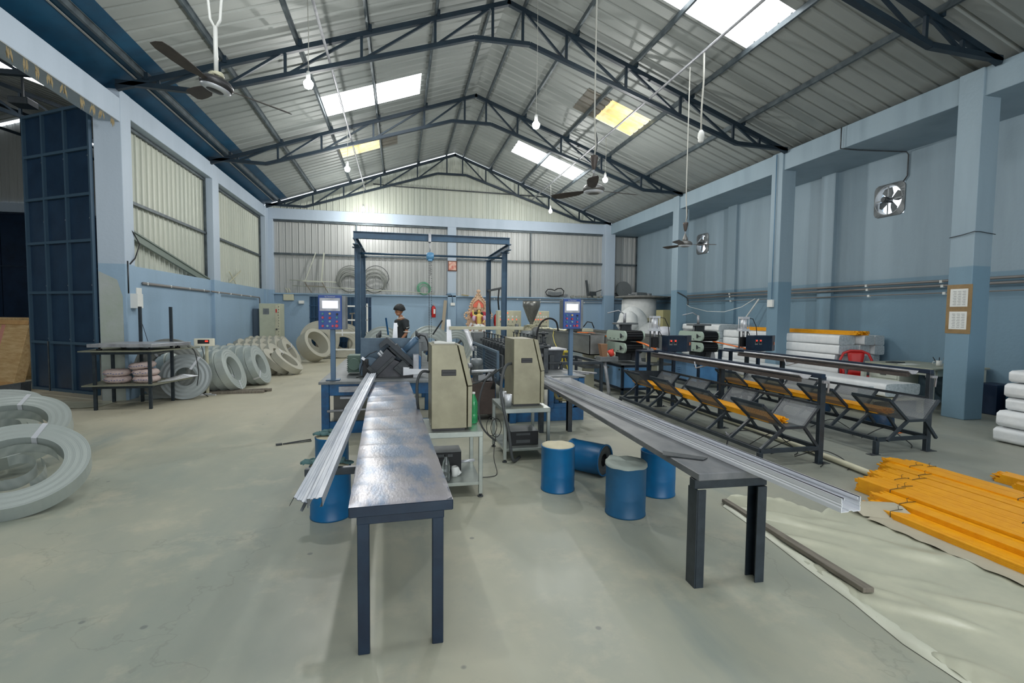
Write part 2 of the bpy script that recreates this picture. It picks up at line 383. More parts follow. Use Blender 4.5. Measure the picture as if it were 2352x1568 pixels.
wb = MB().box(-4.93, XW, YD+.12, YD+.32, 0, 2.36)
struct(wb.build('wall_back', WALL))
cb = MB()
cb.box(XL, XR+.3, YD, YD+.3, ZB, ZT)
cb.box(XL, -4.68, YD, YD+.3, 0, ZB).box(1.93, 2.28, YD-.02, YD+.3, 0, ZB).box(XR-.2, XR+.25, YD-.25, YD+.3, 0, ZT)
struct(cb.build('wall_back_frame', WALL, bev=.008))
ws = MB(); ribbed_wall_y(ws, -4.7, XW, YD+.2, 2.36, ZB)
struct(ws.build('wall_back_sheet', SIDEB))
gb = MB(); ribbed_wall_y(gb, XL, XR+.4, YD+.16, ZT-.02, 0, zf=lambda x: roof_z(x)-.06)
struct(gb.build('wall_back_gable', SIDE))
sl = MB().box(-4.7, XW, YD-.02, YD+.2, 2.33, 2.38)
struct(sl.build('trim_4', WALL))
# right wall with its strip of concrete slab and the holes of the two exhaust fans
FANS = [(8.97, 4.20, .33), (15.85, 4.17, .33)]
wr = MB(); xs_ = [XW, XW+.22]
ys = [-6.5, FANS[0][0]-.33, FANS[0][0]+.33, FANS[1][0]-.33, FANS[1][0]+.33, YD+.3]
for i in range(5):
    if i in (1, 3):
        z = FANS[i//2][1]; wr.box(XW, XW+.22, ys[i], ys[i+1], 0, z-.33).box(XW, XW+.22, ys[i], ys[i+1], z+.33, 5.6)
    else: wr.box(XW, XW+.22, ys[i], ys[i+1], 0, 5.6)
for y in (10.3, 13.95, 17.6): wr.box(XW-.09, XW, y, y+.42, 0, 5.14)
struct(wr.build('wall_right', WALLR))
sb = MB().box(XR+.35, XW+.2, -6.5, YD+.3, 5.14, 5.26)
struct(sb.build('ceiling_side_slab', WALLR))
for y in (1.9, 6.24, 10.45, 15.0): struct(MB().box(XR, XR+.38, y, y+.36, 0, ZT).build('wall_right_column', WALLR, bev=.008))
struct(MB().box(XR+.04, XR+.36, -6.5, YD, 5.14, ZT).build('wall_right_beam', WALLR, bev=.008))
wf = MB().box(-19, -2.5, -6.7, -6.5, 0, 8.6).box(7.0, XW+.2, -6.7, -6.5, 0, 8.6).box(-2.5, 7.0, -6.7, -6.5, 4.5, 8.6)
struct(wf.build('wall_front', WALL))

# girts and frames of the sheeted bays
g = MB()
for y0, y1 in ((YB+.35, YC-.05), (YC+.42, YD-.4)):
    g.bar((-5.03, y0, 3.72), (-5.03, y1, 3.72), .05, .06).bar((-5.05, y0, ZB-.05), (-5.05, y1, ZB-.05), .05, .05)
    g.bar((-5.03, y1-.03, ZS), (-5.03, y1-.03, ZB), .05, .05).bar((-5.04, y0+.03, ZS), (-5.04, y0+.03, ZB), .04, .04)
struct(g.build('trim_5', PURLIN))
g = MB()
g.bar((-4.7, YD+.1, 3.88), (XW, YD+.1, 3.88), .05, .07)
g.bar((-4.7, YD+.1, ZB-.04), (XW, YD+.1, ZB-.04), .05, .06)
for x in (-1.65, 5.47): g.bar((x, YD+.12, 2.38), (x, YD+.12, ZB), .05, .05)
g.bar((XW-.05, YD+.1, 2.38), (XW-.05, YD+.1, ZB), .05, .05)
struct(g.build('trim_6', PURLIN))
g = MB().tube([(-1.0, YD+.05, 6.72), (-.1, YD+.05, 6.68), (3.2, YD+.05, 6.66), (6.9, YD+.05, 6.62)], .025)
g.bar((-4.7, YD+.08, 7.0-1.3), (-4.0, YD+.08, 5.7), .05)
struct(g.build('trim_7', DARK))

# ---- roof steel: trusses as things, purlins as things
def truss(y, label, x0=-4.86, x1=8.95):
    t = thing('roof_truss', label, 'roof truss', (RX, y, 5.6), 0, 'roof trusses')
    zc = lambda x: roof_z(x)-.16
    tc = MB().bar((x0, y, zc(x0)), (RX+.03, y, zc(RX)), .09, .09).bar((RX-.03, y, zc(RX)), (x1, y, zc(x1)), .09, .09)
    tc.build('top_chord', TRUSS, t)
    low = [(x0, 5.66), (-3.5, 5.63), (1.5, 7.22), (2.65, 7.23), (7.6, 5.63), (x1, 5.60)]
    bc = MB()
    for (a, za), (b, zb) in zip(low, low[1:]): bc.bar((a, y, za), (b, y, zb), .09, .08)
    bc.build('bottom_chord', TRUSS, t)
    def lz(x):
        for (a, za), (b, zb) in zip(low, low[1:]):
            if a <= x <= b: return za+(zb-za)*(x-a)/(b-a)
    vx = [-4.2, -3.2, -2.08, -.7, .71, 1.87, 2.5, 3.45, 4.82, 6.14, 7.5, 8.2]
    for x in vx: MB().bar((x, y, lz(x)), (x, y, zc(x)), .05, .05).build('web_post', TRUSS, t)
    for a, b in zip(vx, vx[1:]):
        if a == 1.87: continue
        if b <= RX: MB().bar((a, y, lz(a)), (b, y, zc(b)), .045, .045).build('diagonal', TRUSS, t)
        else: MB().bar((a, y, zc(a)), (b, y, lz(b)), .045, .045).build('diagonal', TRUSS, t)
    for x in (-4.42, -3.15, -1.86, -.59, .72, 3.63, 4.98, 6.36, 7.68): MB().obox((x+.05, y, zc(x)+.08), (.07, .16, .12)).build('purlin_cleat', TRUSS, t)
    return t
truss(10.38, 'dark blue steel roof truss with its peak at the top edge of the picture')
truss(14.88, 'dark blue steel roof truss in the middle of the hall, behind the front one')
truss(20.5, 'dark blue steel roof truss standing against the back gable wall')
truss(6.05, 'dark blue roof truss over the near right column, mostly outside the picture')
for i, (x, s_) in enumerate(((-4.42, 'lowest on the left slope above the blue strip'), (-3.15, 'second up from the left eave'), (-1.86, 'third up from the left eave'),
        (-.59, 'fourth up from the left eave'), (.72, 'fifth up from the left eave'), (1.86, 'just left of the ridge'), (2.54, 'just right of the ridge'),
        (3.63, 'first below the ridge on the right slope'), (4.98, 'second below the ridge on the right slope'), (6.36, 'along the skylights on the right slope'), (7.68, 'nearest the right eave'))):
    z = roof_z(x)-.055
    b_ = MB().bar((x, -6.4, z), (x, 20.7, z), .045, .10)
    b_.bar((x+.022, -6.4, z+.045), (x+.022, 20.7, z+.045), .045, .01)
    o = b_.build('roof_purlin', PURLIN); o.location.z -= 0
    tag(recenter(o), 'long grey steel roof purlin, ' + s_, 'roof purlin', 'roof purlins')
for x, lab in ((-1.28, 'thin steel pipe running along the trusses on the left, lamps hanging from it'), (5.37, 'thin steel pipe running along the trusses on the right, fans and lamps hanging from it')):
    b_ = MB().tube([(x, 3.0, 6.42), (x, 20.6, 6.38)], .025, 8)
    solo(b_, 'ceiling_pipe', STEEL, lab, 'pipe')
# light blue dado conduit etc. on the left wall belong to the services further down

# ---- the neighbouring hall seen through the open bay on the left
def nroof(x): return 5.72 + .3465*(-5.35-x)
nr = MB(); ribbed(nr, Y0, 20.78, -12.5, -5.35, nroof, [(-9.2, -6.0, snap(12.0), snap(12.0)+.9), (-9.2, -6.0, snap(3), snap(3)+1.2)])
struct(nr.build('ceiling_neighbour', ROOF))
nr = MB(); ribbed(nr, Y0, 20.78, -19, -12.5, lambda x: nroof(-12.5)-.3465*(-12.5-x))
struct(nr.build('ceiling_neighbour_far', ROOF))
for y0, y1 in ((snap(12.0), snap(12.0)+.9), (snap(3), snap(3)+1.2)):
    s_ = MB(); ribbed(s_, y0, y1, -9.2, -6.0, lambda x: nroof(x)+.004); struct(s_.build('window_%d' % k, SKYM)); k += 1
nb = MB(); ribbed_wall_y(nb, -19, -5.28, 20.9, 5.3, 0, zf=lambda x: (nroof(x) if x > -12.5 else nroof(-12.5)-.3465*(-12.5-x))-.05)
struct(nb.build('wall_neighbour_gable', SIDEB))
nb = MB().box(-19, -5.28, 20.85, 21.1, 0, 5.0)
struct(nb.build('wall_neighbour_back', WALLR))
nb = MB().box(-19.2, -19, -6.5, 21, 0, 8.0); struct(nb.build('wall_neighbour_left', WALL))
nb = MB().box(-19, -5.28, 20.74, 20.85, 4.98, 5.3); struct(nb.build('trim_8', WALL))
for y, lab in ((14.0, 'dark truss of the neighbouring hall, seen through the open bay'), (10.0, 'nearer dark truss of the neighbouring hall over the door leaf'), (18.3, 'far dark truss of the neighbouring hall behind the door leaf')):
    t = thing('roof_truss', lab, 'roof truss', (-8, y, 5.6), 0, 'trusses of the neighbouring hall')
    zc = lambda x: nroof(x)-.16
    MB().bar((-5.3, y, zc(-5.3)), (-12.4, y, zc(-12.4)), .08, .08).build('top_chord', TRUSS, t)
    b_ = MB().bar((-5.3, y, 5.52), (-6.6, y, 5.5), .09, .08).bar((-6.6, y, 5.5), (-12.4, y, 7.3), .08, .08); b_.build('bottom_chord', TRUSS, t)
    vx = [-6.0, -7.2, -8.5, -9.8, -11.1]; lz = lambda x: 5.5 if x > -6.6 else 5.5+(-6.6-x)*.31
    for x in vx: MB().bar((x, y, lz(x)), (x, y, zc(x)), .05, .05).build('web_post', TRUSS, t)
    for a, b in zip(vx, vx[1:]): MB().bar((a, y, lz(a)), (b, y, zc(b)), .045, .045).build('diagonal', TRUSS, t)
# ================================================================== foreground
def words(txt, size, m, parent, loc, rot=(math.pi/2, 0, 0), name='lettering', thick=.0008):
    cu = bpy.data.curves.new(name, 'FONT'); cu.body = txt; cu.size = size; cu.align_x = 'CENTER'; cu.align_y = 'CENTER'; cu.extrude = thick
    tmp = bpy.data.objects.new(name, cu); COL.objects.link(tmp)
    dg = bpy.context.evaluated_depsgraph_get(); dg.update(); me = bpy.data.meshes.new_from_object(tmp.evaluated_get(dg))
    COL.objects.unlink(tmp); bpy.data.objects.remove(tmp)
    from mathutils import Euler
    me.transform(Matrix.Translation(Vector(loc)) @ Euler(rot).to_matrix().to_4x4()); me.transform(world(parent).inverted())
    me.materials.clear(); me.materials.append(m)
    o = bpy.data.objects.new(name, me); COL.objects.link(o); o.parent = parent; return o

# ---- long narrow sheet-topped table on the left
def local(rz, ox, oy):
    M4 = Matrix.Translation((ox, oy, 0)) @ Matrix.Rotation(rz, 4, 'Z'); return M4
t = thing('run_out_table', 'long narrow steel table with dented blue-grey sheet top, left of the two foreground tables', 'table', (0, 2.40, 0), R(1.75))
W_ = world(t); nx, ny = 12, 120; L_ = 4.32; vs = []; fs = []
tb = MB(); rnd = random.Random(3); dents = [(.30+k*.42+rnd.uniform(-.08, .08), rnd.uniform(.5, 1.0), rnd.uniform(-.05, .05)) for k in range(10)]
for j in range(ny+1):
    for i in range(nx+1):
        x = -.235+.49*i/nx; y = L_*j/ny
        z = .748 + sum(a*.0055*math.exp(-((y-yy-s_*(x*4))/.035)**2) for yy, a, s_ in dents) + .0025*math.sin(x*17+y*5)*math.sin(y*3.1)
        if j == 0 or i in (0, nx): z -= .006
        vs.append(W_ @ Vector((x, y, z)))
for j in range(ny):
    for i in range(nx):
        a = j*(nx+1)+i; fs.append((a, a+1, a+nx+2, a+nx+1))
tb.add(vs, fs, 0, True)
TOPM = mat('scuffed_sheet_top', (142, 140, 146), .3, .3, (92, 112, 138), 2.2, .06, 25, stretch=(3, 1.2, 1), lo=.44, hi=.58)
tb.build('tabletop_sheet', TOPM, t)
fr = MB(); B = [(-.235, 0), (.255, 0), (.255, L_), (-.235, L_)]
def wl_(p, z): return W_ @ Vector((p[0], p[1], z))
fr.prism([wl_(p, .69) for p in B], (0, 0, .052)); fr.build('tabletop', NAVY, t, .004)
for yy in (.06, 4.15):
    lf = MB()
    lf.bar(W_ @ Vector((-.20, yy, .665)), W_ @ Vector((.215, yy, .665)), .05, .05); lf.build('cross_rail', NAVY, t, .003)
    for xx in (-.17, .185): MB().bar(W_ @ Vector((xx, yy, 0)), W_ @ Vector((xx, yy, .645)), .055, .055, up=(0, 1, 0)).build('leg', NAVY, t, .003)
MB().box(-.56, -.235, 3.16, 3.20, .66, .705).build('side_arm', BLACKST, t, .003)

# ---- long table on the right
t = thing('run_out_table', 'long dark steel table with channel legs, right of the two foreground tables', 'table', (1.97, 2.58, 0), R(-2.3))
W_ = world(t)
tb = MB().prism([W_ @ Vector(p) for p in ((-.25, 0, .675), (.25, 0, .675), (.32, 4.45, .675), (-.22, 4.45, .675))], (0, 0, .045))
DKTOP = mat('dusty_plate_top', (98, 102, 106), .45, .2, (122, 124, 126), 3.0, .05, 30, stretch=(2, 1, 1))
tb.build('tabletop', DKTOP, t, .004)
for yy in (.09, 4.1):
    c = MB().bar(W_ @ Vector((-.24, yy, .635)), W_ @ Vector((.25, yy, .635)), .06, .06); c.build('cross_rail', BLACKST, t, .003)
    for xx, fl_ in ((-.205, 1), (.205, -1)):
        b_ = MB()   # channel leg: web and two flanges
        b_.box(-.005, .005, -.05, .05, 0, .605).box(0, .055, -.05, -.042, 0, .605).box(0, .055, .042, .05, 0, .605)
        q = b_.v; b_.v = [W_ @ Vector((xx + (p.x*fl_ if fl_ < 0 else p.x) - .025*fl_, yy+p.y, p.z)) for p in q]
        b_.build('leg', BLACKST, t)
solo(MB().prism([(1.70, 2.97, .723), (1.90, 2.82, .723), (1.96, 2.86, .723), (1.75, 3.06, .723)], (0, 0, .006)), 'steel_plate', DARK, 'small flat steel plate lying near the end of the right foreground table', 'plate')

# ---- roll formed profiles
def channel(p, q, w, h, t_=.004, ribs=2, m=GALV, tilt=0):
    """ribbed C section, opening upward, drawn from p to q"""
    p, q = Vector(p), Vector(q); d = (q-p).normalized(); r = d.cross(Vector((0, 0, 1))).normalized(); u = r.cross(d)
    r, u = r*math.cos(tilt)+u*math.sin(tilt), u*math.cos(tilt)-r*math.sin(tilt)
    prof = [(-w/2+.016, h-.012), (-w/2+.016, h), (-w/2, h), (-w/2, h*.66), (-w/2+.004, h*.6), (-w/2, h*.5), (-w/2+.004, h*.4), (-w/2, h*.3), (-w/2, 0), (-w*.12, 0), (-w*.08, .006), (w*.08, .006), (w*.12, 0),
            (w/2, 0), (w/2, h*.3), (w/2-.004, h*.4), (w/2, h*.5), (w/2-.004, h*.6), (w/2, h*.66), (w/2, h), (w/2-.016, h), (w/2-.016, h-.012)]
    inner = [(a*(1-t_*2/w) if abs(a) > w*.2 else a, b+t_ if b < h*.2 else b) for a, b in prof][::-1]
    poly = prof + inner; n = len(poly); mb = MB()
    vs = [e + r*a + u*b for e in (p, q) for a, b in poly]
    mb.add(vs, [(i, i+1, n+i+1, n+i) if i < n-1 else (i, 0, n, n+i) for i in range(n)] )
    k = len(prof)
    for i in range(k-1):
        a, b, c, d_ = i, i+1, n-2-i, n-1-i
        mb.add([vs[a], vs[b], vs[c], vs[d_]], [(0, 1, 2, 3)]); mb.add([vs[n+a], vs[n+b], vs[n+c], vs[n+d_]], [(0, 3, 2, 1)])
    return mb
solo(channel((2.10, 1.93, .722), (1.97, 6.75, .722), .115, .07), 'steel_channel', mat('bright_channel', (232, 234, 238), .34, .2, (214, 218, 224), 3, stretch=(6, .3, 6)), 'bright ribbed steel channel running along the right table and overhanging its end', 'steel profile')
def hat(p, q, w, h, tilt=0):
    """closed ribbed section, ribbed face up, open dark end"""
    p, q = Vector(p), Vector(q); d = (q-p).normalized(); r = d.cross(Vector((0, 0, 1))).normalized(); u = r.cross(d)
    r, u = r*math.cos(tilt)+u*math.sin(tilt), u*math.cos(tilt)-r*math.sin(tilt)
    prof = [(-w/2, 0), (-w/2, h), (-w*.3, h), (-w*.26, h-.004), (-w*.1, h-.004), (-w*.06, h), (w*.06, h), (w*.1, h-.004), (w*.26, h-.004), (w*.3, h), (w/2, h), (w/2, 0), (w/2-.012, 0)]
    ins = [(a*.93, b-.003 if b > .001 else b) for a, b in prof][::-1]
    poly = prof+ins; n = len(poly); vs = [e + r*a + u*b for e in (p, q) for a, b in poly]; mb = MB()
    mb.add(vs, [(i, (i+1) % n, n+(i+1) % n, n+i) for i in range(n)])
    return mb
p_ = [Vector((-.42, 2.42, .745)), Vector((-.425, 4.6, .742)), Vector((-.37, 6.9, .80))]
for dx, til, lab in ((-.048, R(-28), 'galvanised steel profile tipped on its side beside the left table, left of the pair'), (.036, R(4), 'galvanised steel profile lying flat beside the left table, right of the pair')):
    mb = MB()
    for a, b in zip(p_, p_[1:]):
        k_ = hat(a+Vector((dx, 0, 0)), b+Vector((dx*.9, 0, 0)), .066, .045, til); o_ = len(mb.v)
        mb.add(k_.v, k_.f)
    solo(mb, 'steel_profile', mat('rolled_profile', (206, 210, 216), .36, .3, (166, 174, 186), 4, stretch=(6, .5, 6)), lab, 'steel profile', 'profiles coming out of the left machine')

# ---- blue drums
DRUM = mat('drum_blue', (4, 104, 158), .38, 0, (8, 88, 136), 2.0, .03, 9)
DRUMO = mat('drum_blue_dull', (34, 96, 138), .45, 0, (24, 80, 116), 2.5, .06, 9)
FILL = mat('hardened_filling', (208, 202, 176), .8, 0, (188, 180, 152), 4, .3, 14)
FILLW = mat('pale_lining_sheet', (176, 186, 178), .6, 0, (160, 170, 164), 4, .2, 10)
def drum(x, y, lab, h=.42, r=.158, fill=FILL, m=DRUM, lid='bulge', rz=0):
    t = thing('steel_drum', lab, 'drum', (x, y, 0), rz, 'blue drums on the floor')
    W_ = world(t); b_ = MB()
    pr = [(0, .004), (r-.006, .004), (r+.002, .0), (r+.003, .012), (r-.001, .02), (r, .14), (r+.001, .15), (r, .16), (r, h-.02), (r+.003, h-.012), (r+.003, h), (r-.006, h), (r-.006, h-.03)]
    b_.lathe(pr, (0, 0, 0), n=40)
    for v in b_.v:   # handling dents
        a = math.atan2(v.y, v.x); k_ = .010*math.exp(-((v.z-.24)/.06)**2)*max(0, math.cos(a*3+x*7))**2; v.x *= 1-k_/r; v.y *= 1-k_/r
    b_.v = [W_ @ v for v in b_.v]; b_.build('drum_shell', m, t)
    if fill:
        f_ = MB(); ring = [(0, .014), (r*.5, .012), (r*.85, .008), (r-.004, .002), (r-.004, -.02)] if lid != 'fold' else [(0, .01), (r*.5, .014), (r*.8, .012), (r+.006, .012), (r+.008, -.012)]
        f_.lathe([(a, h+z) for a, z in ring], n=36)
        for v in f_.v:
            v.z += .004*math.sin(v.x*40+1)*math.sin(v.y*31)
            if lid == 'fold' and v.z > h-.005: v.z += .022*max(0, 1-abs(v.x*.8+v.y*.5-.02)/.035)
        f_.v = [W_ @ v for v in f_.v]; f_.build('filling' if lid != 'fold' else 'cover_sheet', fill, t)
    return t
drum(1.46, 4.46, 'blue drum with pale filled top, standing upright below the second metal cabinet')
drum(1.84, 3.80, 'dull dented blue drum with grey folded sheet over its top', m=DRUMO, fill=FILLW, lid='fold', r=.165)
drum(2.34, 4.17, 'dark blue drum half hidden under the right table', fill=None, h=.40)
drum(-.55, 4.22, 'blue drum under the steel profiles, nearest the camera on the left', h=.42)
drum(-.66, 5.20, 'blue drum with work gloves on top, beside the left machine', h=.42)
# the drum lying on its side, its open end towards the right front
t = thing('steel_drum', 'blue drum lying on its side with a square hole in its end', 'drum', (1.93, 4.85, 0), 0, 'blue drums on the floor')
ax = Vector((.50, -.62, 0)).normalized(); c0 = Vector((1.80, 5.02, .165)); rot = ax.to_track_quat('Z', 'Y').to_matrix()
b_ = MB().lathe([(.0, 0), (.155, 0), (.163, .0), (.163, .012), (.158, .02), (.158, .38), (.163, .388), (.163, .40), (.15, .40), (.15, .385)], c0, rot, n=40); b_.build('drum_shell', DRUM, t)
MB().lathe([(.151, .386), (.12, .388), (.065, .386), (.065, .37), (.12, .372)], c0, rot, n=36).build('end_plate', DARK, t)
MB().lathe([(0, .30), (.066, .30), (.066, .38)], c0, rot, n=20).build('inner_liner', BLACK, t)
# gloves on the drums
GLOVE = mat('grey_green_glove', (92, 128, 128), .8, 0, (70, 104, 108), 18)
def glove(x, y, z, rz, lab):
    W_ = Matrix.Translation((x, y, z)) @ Matrix.Rotation(rz, 4, 'Z'); b_ = MB()
    b_.ball((0, 0, .016), (.045, .05, .016)).ball((0, -.075, .014), (.034, .05, .014))
    for k, (dx, ln) in enumerate(((-.033, .055), (-.011, .07), (.012, .066), (.034, .05))):
        b_.tube([(dx, .03, .016), (dx*1.15, .05+ln*.6, .024), (dx*1.25, .045+ln, .012)], [.0125, .011, .009], 8)
    b_.tube([(.035, -.01, .016), (.065, .015, .02), (.075, .04, .012)], [.013, .012, .01], 8)
    b_.v = [W_ @ v for v in b_.v]; solo(b_, 'work_glove', GLOVE, lab, 'glove', 'work gloves left on the drums')
glove(-.72, 5.16, .436, R(70), 'grey-green work glove on the drum beside the left machine')
glove(-.66, 5.27, .436, R(100), 'second grey-green glove further back on the drum beside the left machine')
glove(-.66, 4.22, .434, R(100), 'grey-green work glove on the nearest left drum, left of the profiles')
glove(-.47, 4.20, .434, R(60), 'grey-green work glove on the nearest left drum, right of the profiles')
# pliers on the floor
b_ = MB().tube([(-1.42, 6.62, .01), (-1.24, 6.66, .012), (-1.10, 6.72, .01)], .007, 6).tube([(-1.42, 6.62, .01), (-1.25, 6.72, .012), (-1.12, 6.80, .01)], .007, 6).obox((-1.46, 6.60, .012), (.07, .04, .02), R(20))
solo(b_, 'pliers', DARK, 'open pliers lying alone on the floor left of the machine', 'pliers')

# ---- the two hammertone control cabinets on steel tables
def steel_table(x0, x1, y0, y1, zt, zs, lab):
    t = thing('steel_table', lab, 'table', ((x0+x1)/2, (y0+y1)/2, 0), 0, 'light steel tables under the cabinets')
    tm = mat('brushed_stainless', (150, 158, 154), .32, .7, (170, 176, 170), 5, .03, 60)
    MB().box(x0, x1, y0, y1, zt-.05, zt).build('tabletop', tm, t, .004); MB().box(x0+.01, x1-.01, y0+.01, y1-.01, zs-.03, zs).build('shelf', tm, t, .003)
    for x in (x0+.02, x1-.02):
        for y in (y0+.02, y1-.02):
            l_ = MB().box(x-.018, x+.018, y-.018, y+.018, .03, zt-.05).build('leg', tm, t, .003)
            MB().cyl((x, y, .002), (x, y, .012), .026).cyl((x, y, .01), (x, y, .05), .012).build('foot', DARK, l_)
    return t
def cabinet(x0, y0, d, z0, lab):
    t = thing('control_cabinet', lab, 'control cabinet', (x0+.18, y0+d/2, z0), 0, 'hammertone control cabinets')
    z1 = z0+.75
    # seen from the end: straight left side, right side leaning in above the waist
    MB().prism([(x0, y0, z0), (x0+.315, y0, z0), (x0+.315, y0, z0+.37), (x0+.225, y0, z1), (x0, y0, z1)], (0, d, 0)).build('body', BEIGE, t, .004)
    MB().prism([(x0+.325, y0+.008, z0+.004), (x0+.362, y0+.008, z0+.004), (x0+.366, y0+.008, z0+.375), (x0+.325, y0+.008, z0+.372)], (0, d-.02, 0)).build('lower_door', BEIGE, t, .003)
    MB().prism([(x0+.325, y0+.008, z0+.38), (x0+.368, y0+.008, z0+.385), (x0+.285, y0+.008, z1-.012), (x0+.236, y0+.008, z1-.002)], (0, d-.02, 0)).build('upper_door', BEIGE, t, .003)
    h_ = MB().box(x0+.088, x0+.218, y0-.006, y0+.004, z0+.475, z0+.53); h_.build('recessed_handle', BLACK, t, .003)
    MB().box(x0+.1, x0+.206, y0-.009, y0-.005, z0+.50, z0+.505).build('handle_grip', RUBBER, t)
    MB().box(x0+.01, x0+.30, y0+.01, y0+d-.02, z0-.018, z0).build('plinth', BLACK, t)
    return t
ta = steel_table(.21, .73, 4.38, 5.02, .60, .14, 'light steel table with low shelf under the left metal cabinet')
tb_ = steel_table(1.12, 1.66, 5.36, 6.08, .60, .15, 'light steel table with low shelf under the right metal cabinet')
cabinet(.275, 4.45, .5, .62, 'beige metal control cabinet with sloping door, nearer of the two, beside the left table')
cabinet(1.265, 5.52, .5, .62, 'beige metal control cabinet with sloping door, farther of the two, by the right table')
b_ = MB().tube([(.33, 4.85, 1.382), (.5, 4.75, 1.385), (.46, 4.68, 1.385), (.36, 4.72, 1.385)], .008, 6)
solo(MB().box(.31, .50, 4.62, 4.66, 1.372, 1.386).obox((.36, 4.75, 1.38), (.09, .14, .014), .3), 'rolled_papers', WHITE, 'white papers lying on top of the nearer metal cabinet', 'papers')
def psu(x0, x1, y0, y1, z0, z1, lab):
    t = thing('power_unit', lab, 'power supply', ((x0+x1)/2, (y0+y1)/2, z0), 0, 'dark power units on the low shelves')
    MB().box(x0, x1, y0, y1, z0, z1).build('housing', RUBBER, t, .005)
    f_ = MB()
    for k in range(22): f_.box(x0+.06+k*.0075, x0+.063+k*.0075, y0-.003, y0+.001, z0+.025, z0+.06); f_.box(x0+.06+k*.0075, x0+.063+k*.0075, y0-.003, y0+.001, z1-.045, z1-.02)
    f_.build('vent_grille', PLATE, t); MB().box(x0-.004, x1, y0-.002, y1, z1, z1+.004).build('lid', PLATE, t)
    return t
psu(.27, .575, 4.72, 4.95, .142, .33, 'black power unit on the low shelf beside the plastic bottle')
psu(1.24, 1.56, 5.5, 5.8, .152, .31, 'black vented power unit on the low shelf under the farther cabinet')
MB()
solo(MB().tube([(.585, 4.83, .20), (.72, 4.86, .20)], .014, 10), 'steel_rod', GALV, 'short shiny steel rod lying beside the black unit on the low shelf', 'rod')
# bottles and small things
PET = mat('clear_plastic', (225, 235, 235), .12, trans=.95); PETG = mat('green_plastic', (70, 200, 130), .15, trans=.7)
def bottle(x, y, z, m, lab, capm=BLACK, h=.24, r=.034):
    t = thing('plastic_bottle', lab, 'bottle', (x, y, z), 0, 'plastic drinks bottles')
    MB().lathe([(0, .004), (r*.8, .002), (r, .012), (r, h*.28), (r*.93, h*.32), (r, h*.36), (r, h*.62), (r*.9, h*.72), (.014, h*.9), (.013, h*.95)], (x, y, z), n=20).build('bottle_body', m, t)
    MB().cyl((x, y, z+h*.94), (x, y, z+h), .0155).build('bottle_cap', capm, t); return t
bottle(.405, 4.46, .142, PET, 'clear empty plastic bottle standing on the low steel shelf')
bottle(.69, 4.72, .602, PETG, 'tall green plastic bottle behind the nearer metal cabinet', WHITE, .30, .04)
b_ = MB().lathe([(0, 0), (.028, 0), (.034, .03), (.038, .07), (.03, .09)], (.50, 4.58, .142), n=16).ball((.53, 4.6, .17), (.03, .028, .03)); 
for v in b_.v: v.x += .005*math.sin(v.z*160); v.y += .004*math.sin(v.z*130+v.x*80)
solo(b_, 'crumpled_cup', WHITE, 'crumpled off-white cup beside the clear bottle on the low shelf', 'cup')
for x, y, lab in ((1.20, 5.50, 'shiny steel tumbler in front of the farther cabinet'), (1.185, 5.72, 'shiny steel tumbler behind its twin, left of the farther cabinet')):
    solo(MB().lathe([(0, .003), (.036, .003), (.036, 0), (.044, .14), (.041, .14), (.034, .006), (0, .006)], (x, y, .60), n=24), 'steel_tumbler', GALV, lab, 'tumbler', 'steel tumblers by the farther cabinet')
# hoses and wires round the cabinets
def hose(pts, r, m, lab, name='flexible_hose', cat='hose', group=None, sub=6):
    P = [Vector(p) for p in pts]; out = []
    for i in range(len(P)-1):
        a, b, c, d = P[max(i-1, 0)], P[i], P[i+1], P[min(i+2, len(P)-1)]
        for k in range(sub):
            u = k/sub; out.append(.5*((2*b)+(c-a)*u+(2*a-5*b+4*c-d)*u*u+(3*b-a-3*c+d)*u**3))
    out.append(P[-1]); mb = MB().tube(out, r, 8); return solo(mb, name, m, lab, cat, group)
HOSE = mat('corrugated_hose', (70, 74, 76), .6)
hose([(.27, 4.75, 1.10), (.20, 4.72, 1.10), (.16, 4.72, 1.0), (.165, 4.75, .8), (.19, 4.9, .62), (.205, 5.1, .3), (.23, 5.2, .05)], .014, HOSE, 'thick grey hose curving down left of the nearer cabinet', group='hoses at the cabinets')
hose([(1.265, 5.62, 1.08), (1.19, 5.58, 1.06), (1.13, 5.5, .95), (1.10, 5.42, .8), (1.115, 5.33, .6), (1.17, 5.31, .35), (1.20, 5.3, .1), (1.24, 5.34, .02), (1.34, 5.5, .016)], .017, HOSE, 'thick grey hose hanging in front of the farther cabinet table', group='hoses at the cabinets')
hose([(1.2, 6.2, .95), (1.05, 6.2, .8), (.96, 6.1, .55), (.97, 6.0, .3), (1.1, 5.9, .14), (1.3, 5.85, .05)], .012, HOSE, 'thin grey hose looping between the two cabinets', group='hoses at the cabinets')
hose([(1.25, 6.1, .98), (1.0, 6.3, .78), (.7, 6.4, .72), (.55, 6.4, .75)], .011, HOSE, 'grey hose sagging behind the cabinets toward the motor', group='hoses at the cabinets')
for k, (x, y) in enumerate(((1.06, 5.75), (1.10, 5.68))):
    pts = [(x+.06*math.cos(a), y+.02*math.sin(a*.5), .32+.11*math.sin(a)) for a in [i*.5 for i in range(14)]]
    hose(pts, .004, RUBBER, ('thin wire coil hanging at the leg of the farther table', 'second thin wire coil hanging nearer at the same table leg')[k], 'cable_coil', 'cable', 'wire coils at the table leg', 3)
hose([(1.10, 5.7, .25), (1.0, 5.3, .1), (.98, 5.0, .01), (.9, 4.9, .008), (.78, 4.9, .008)], .004, RUBBER, 'thin grey wire on the floor between the two steel tables', 'cable', 'cable')
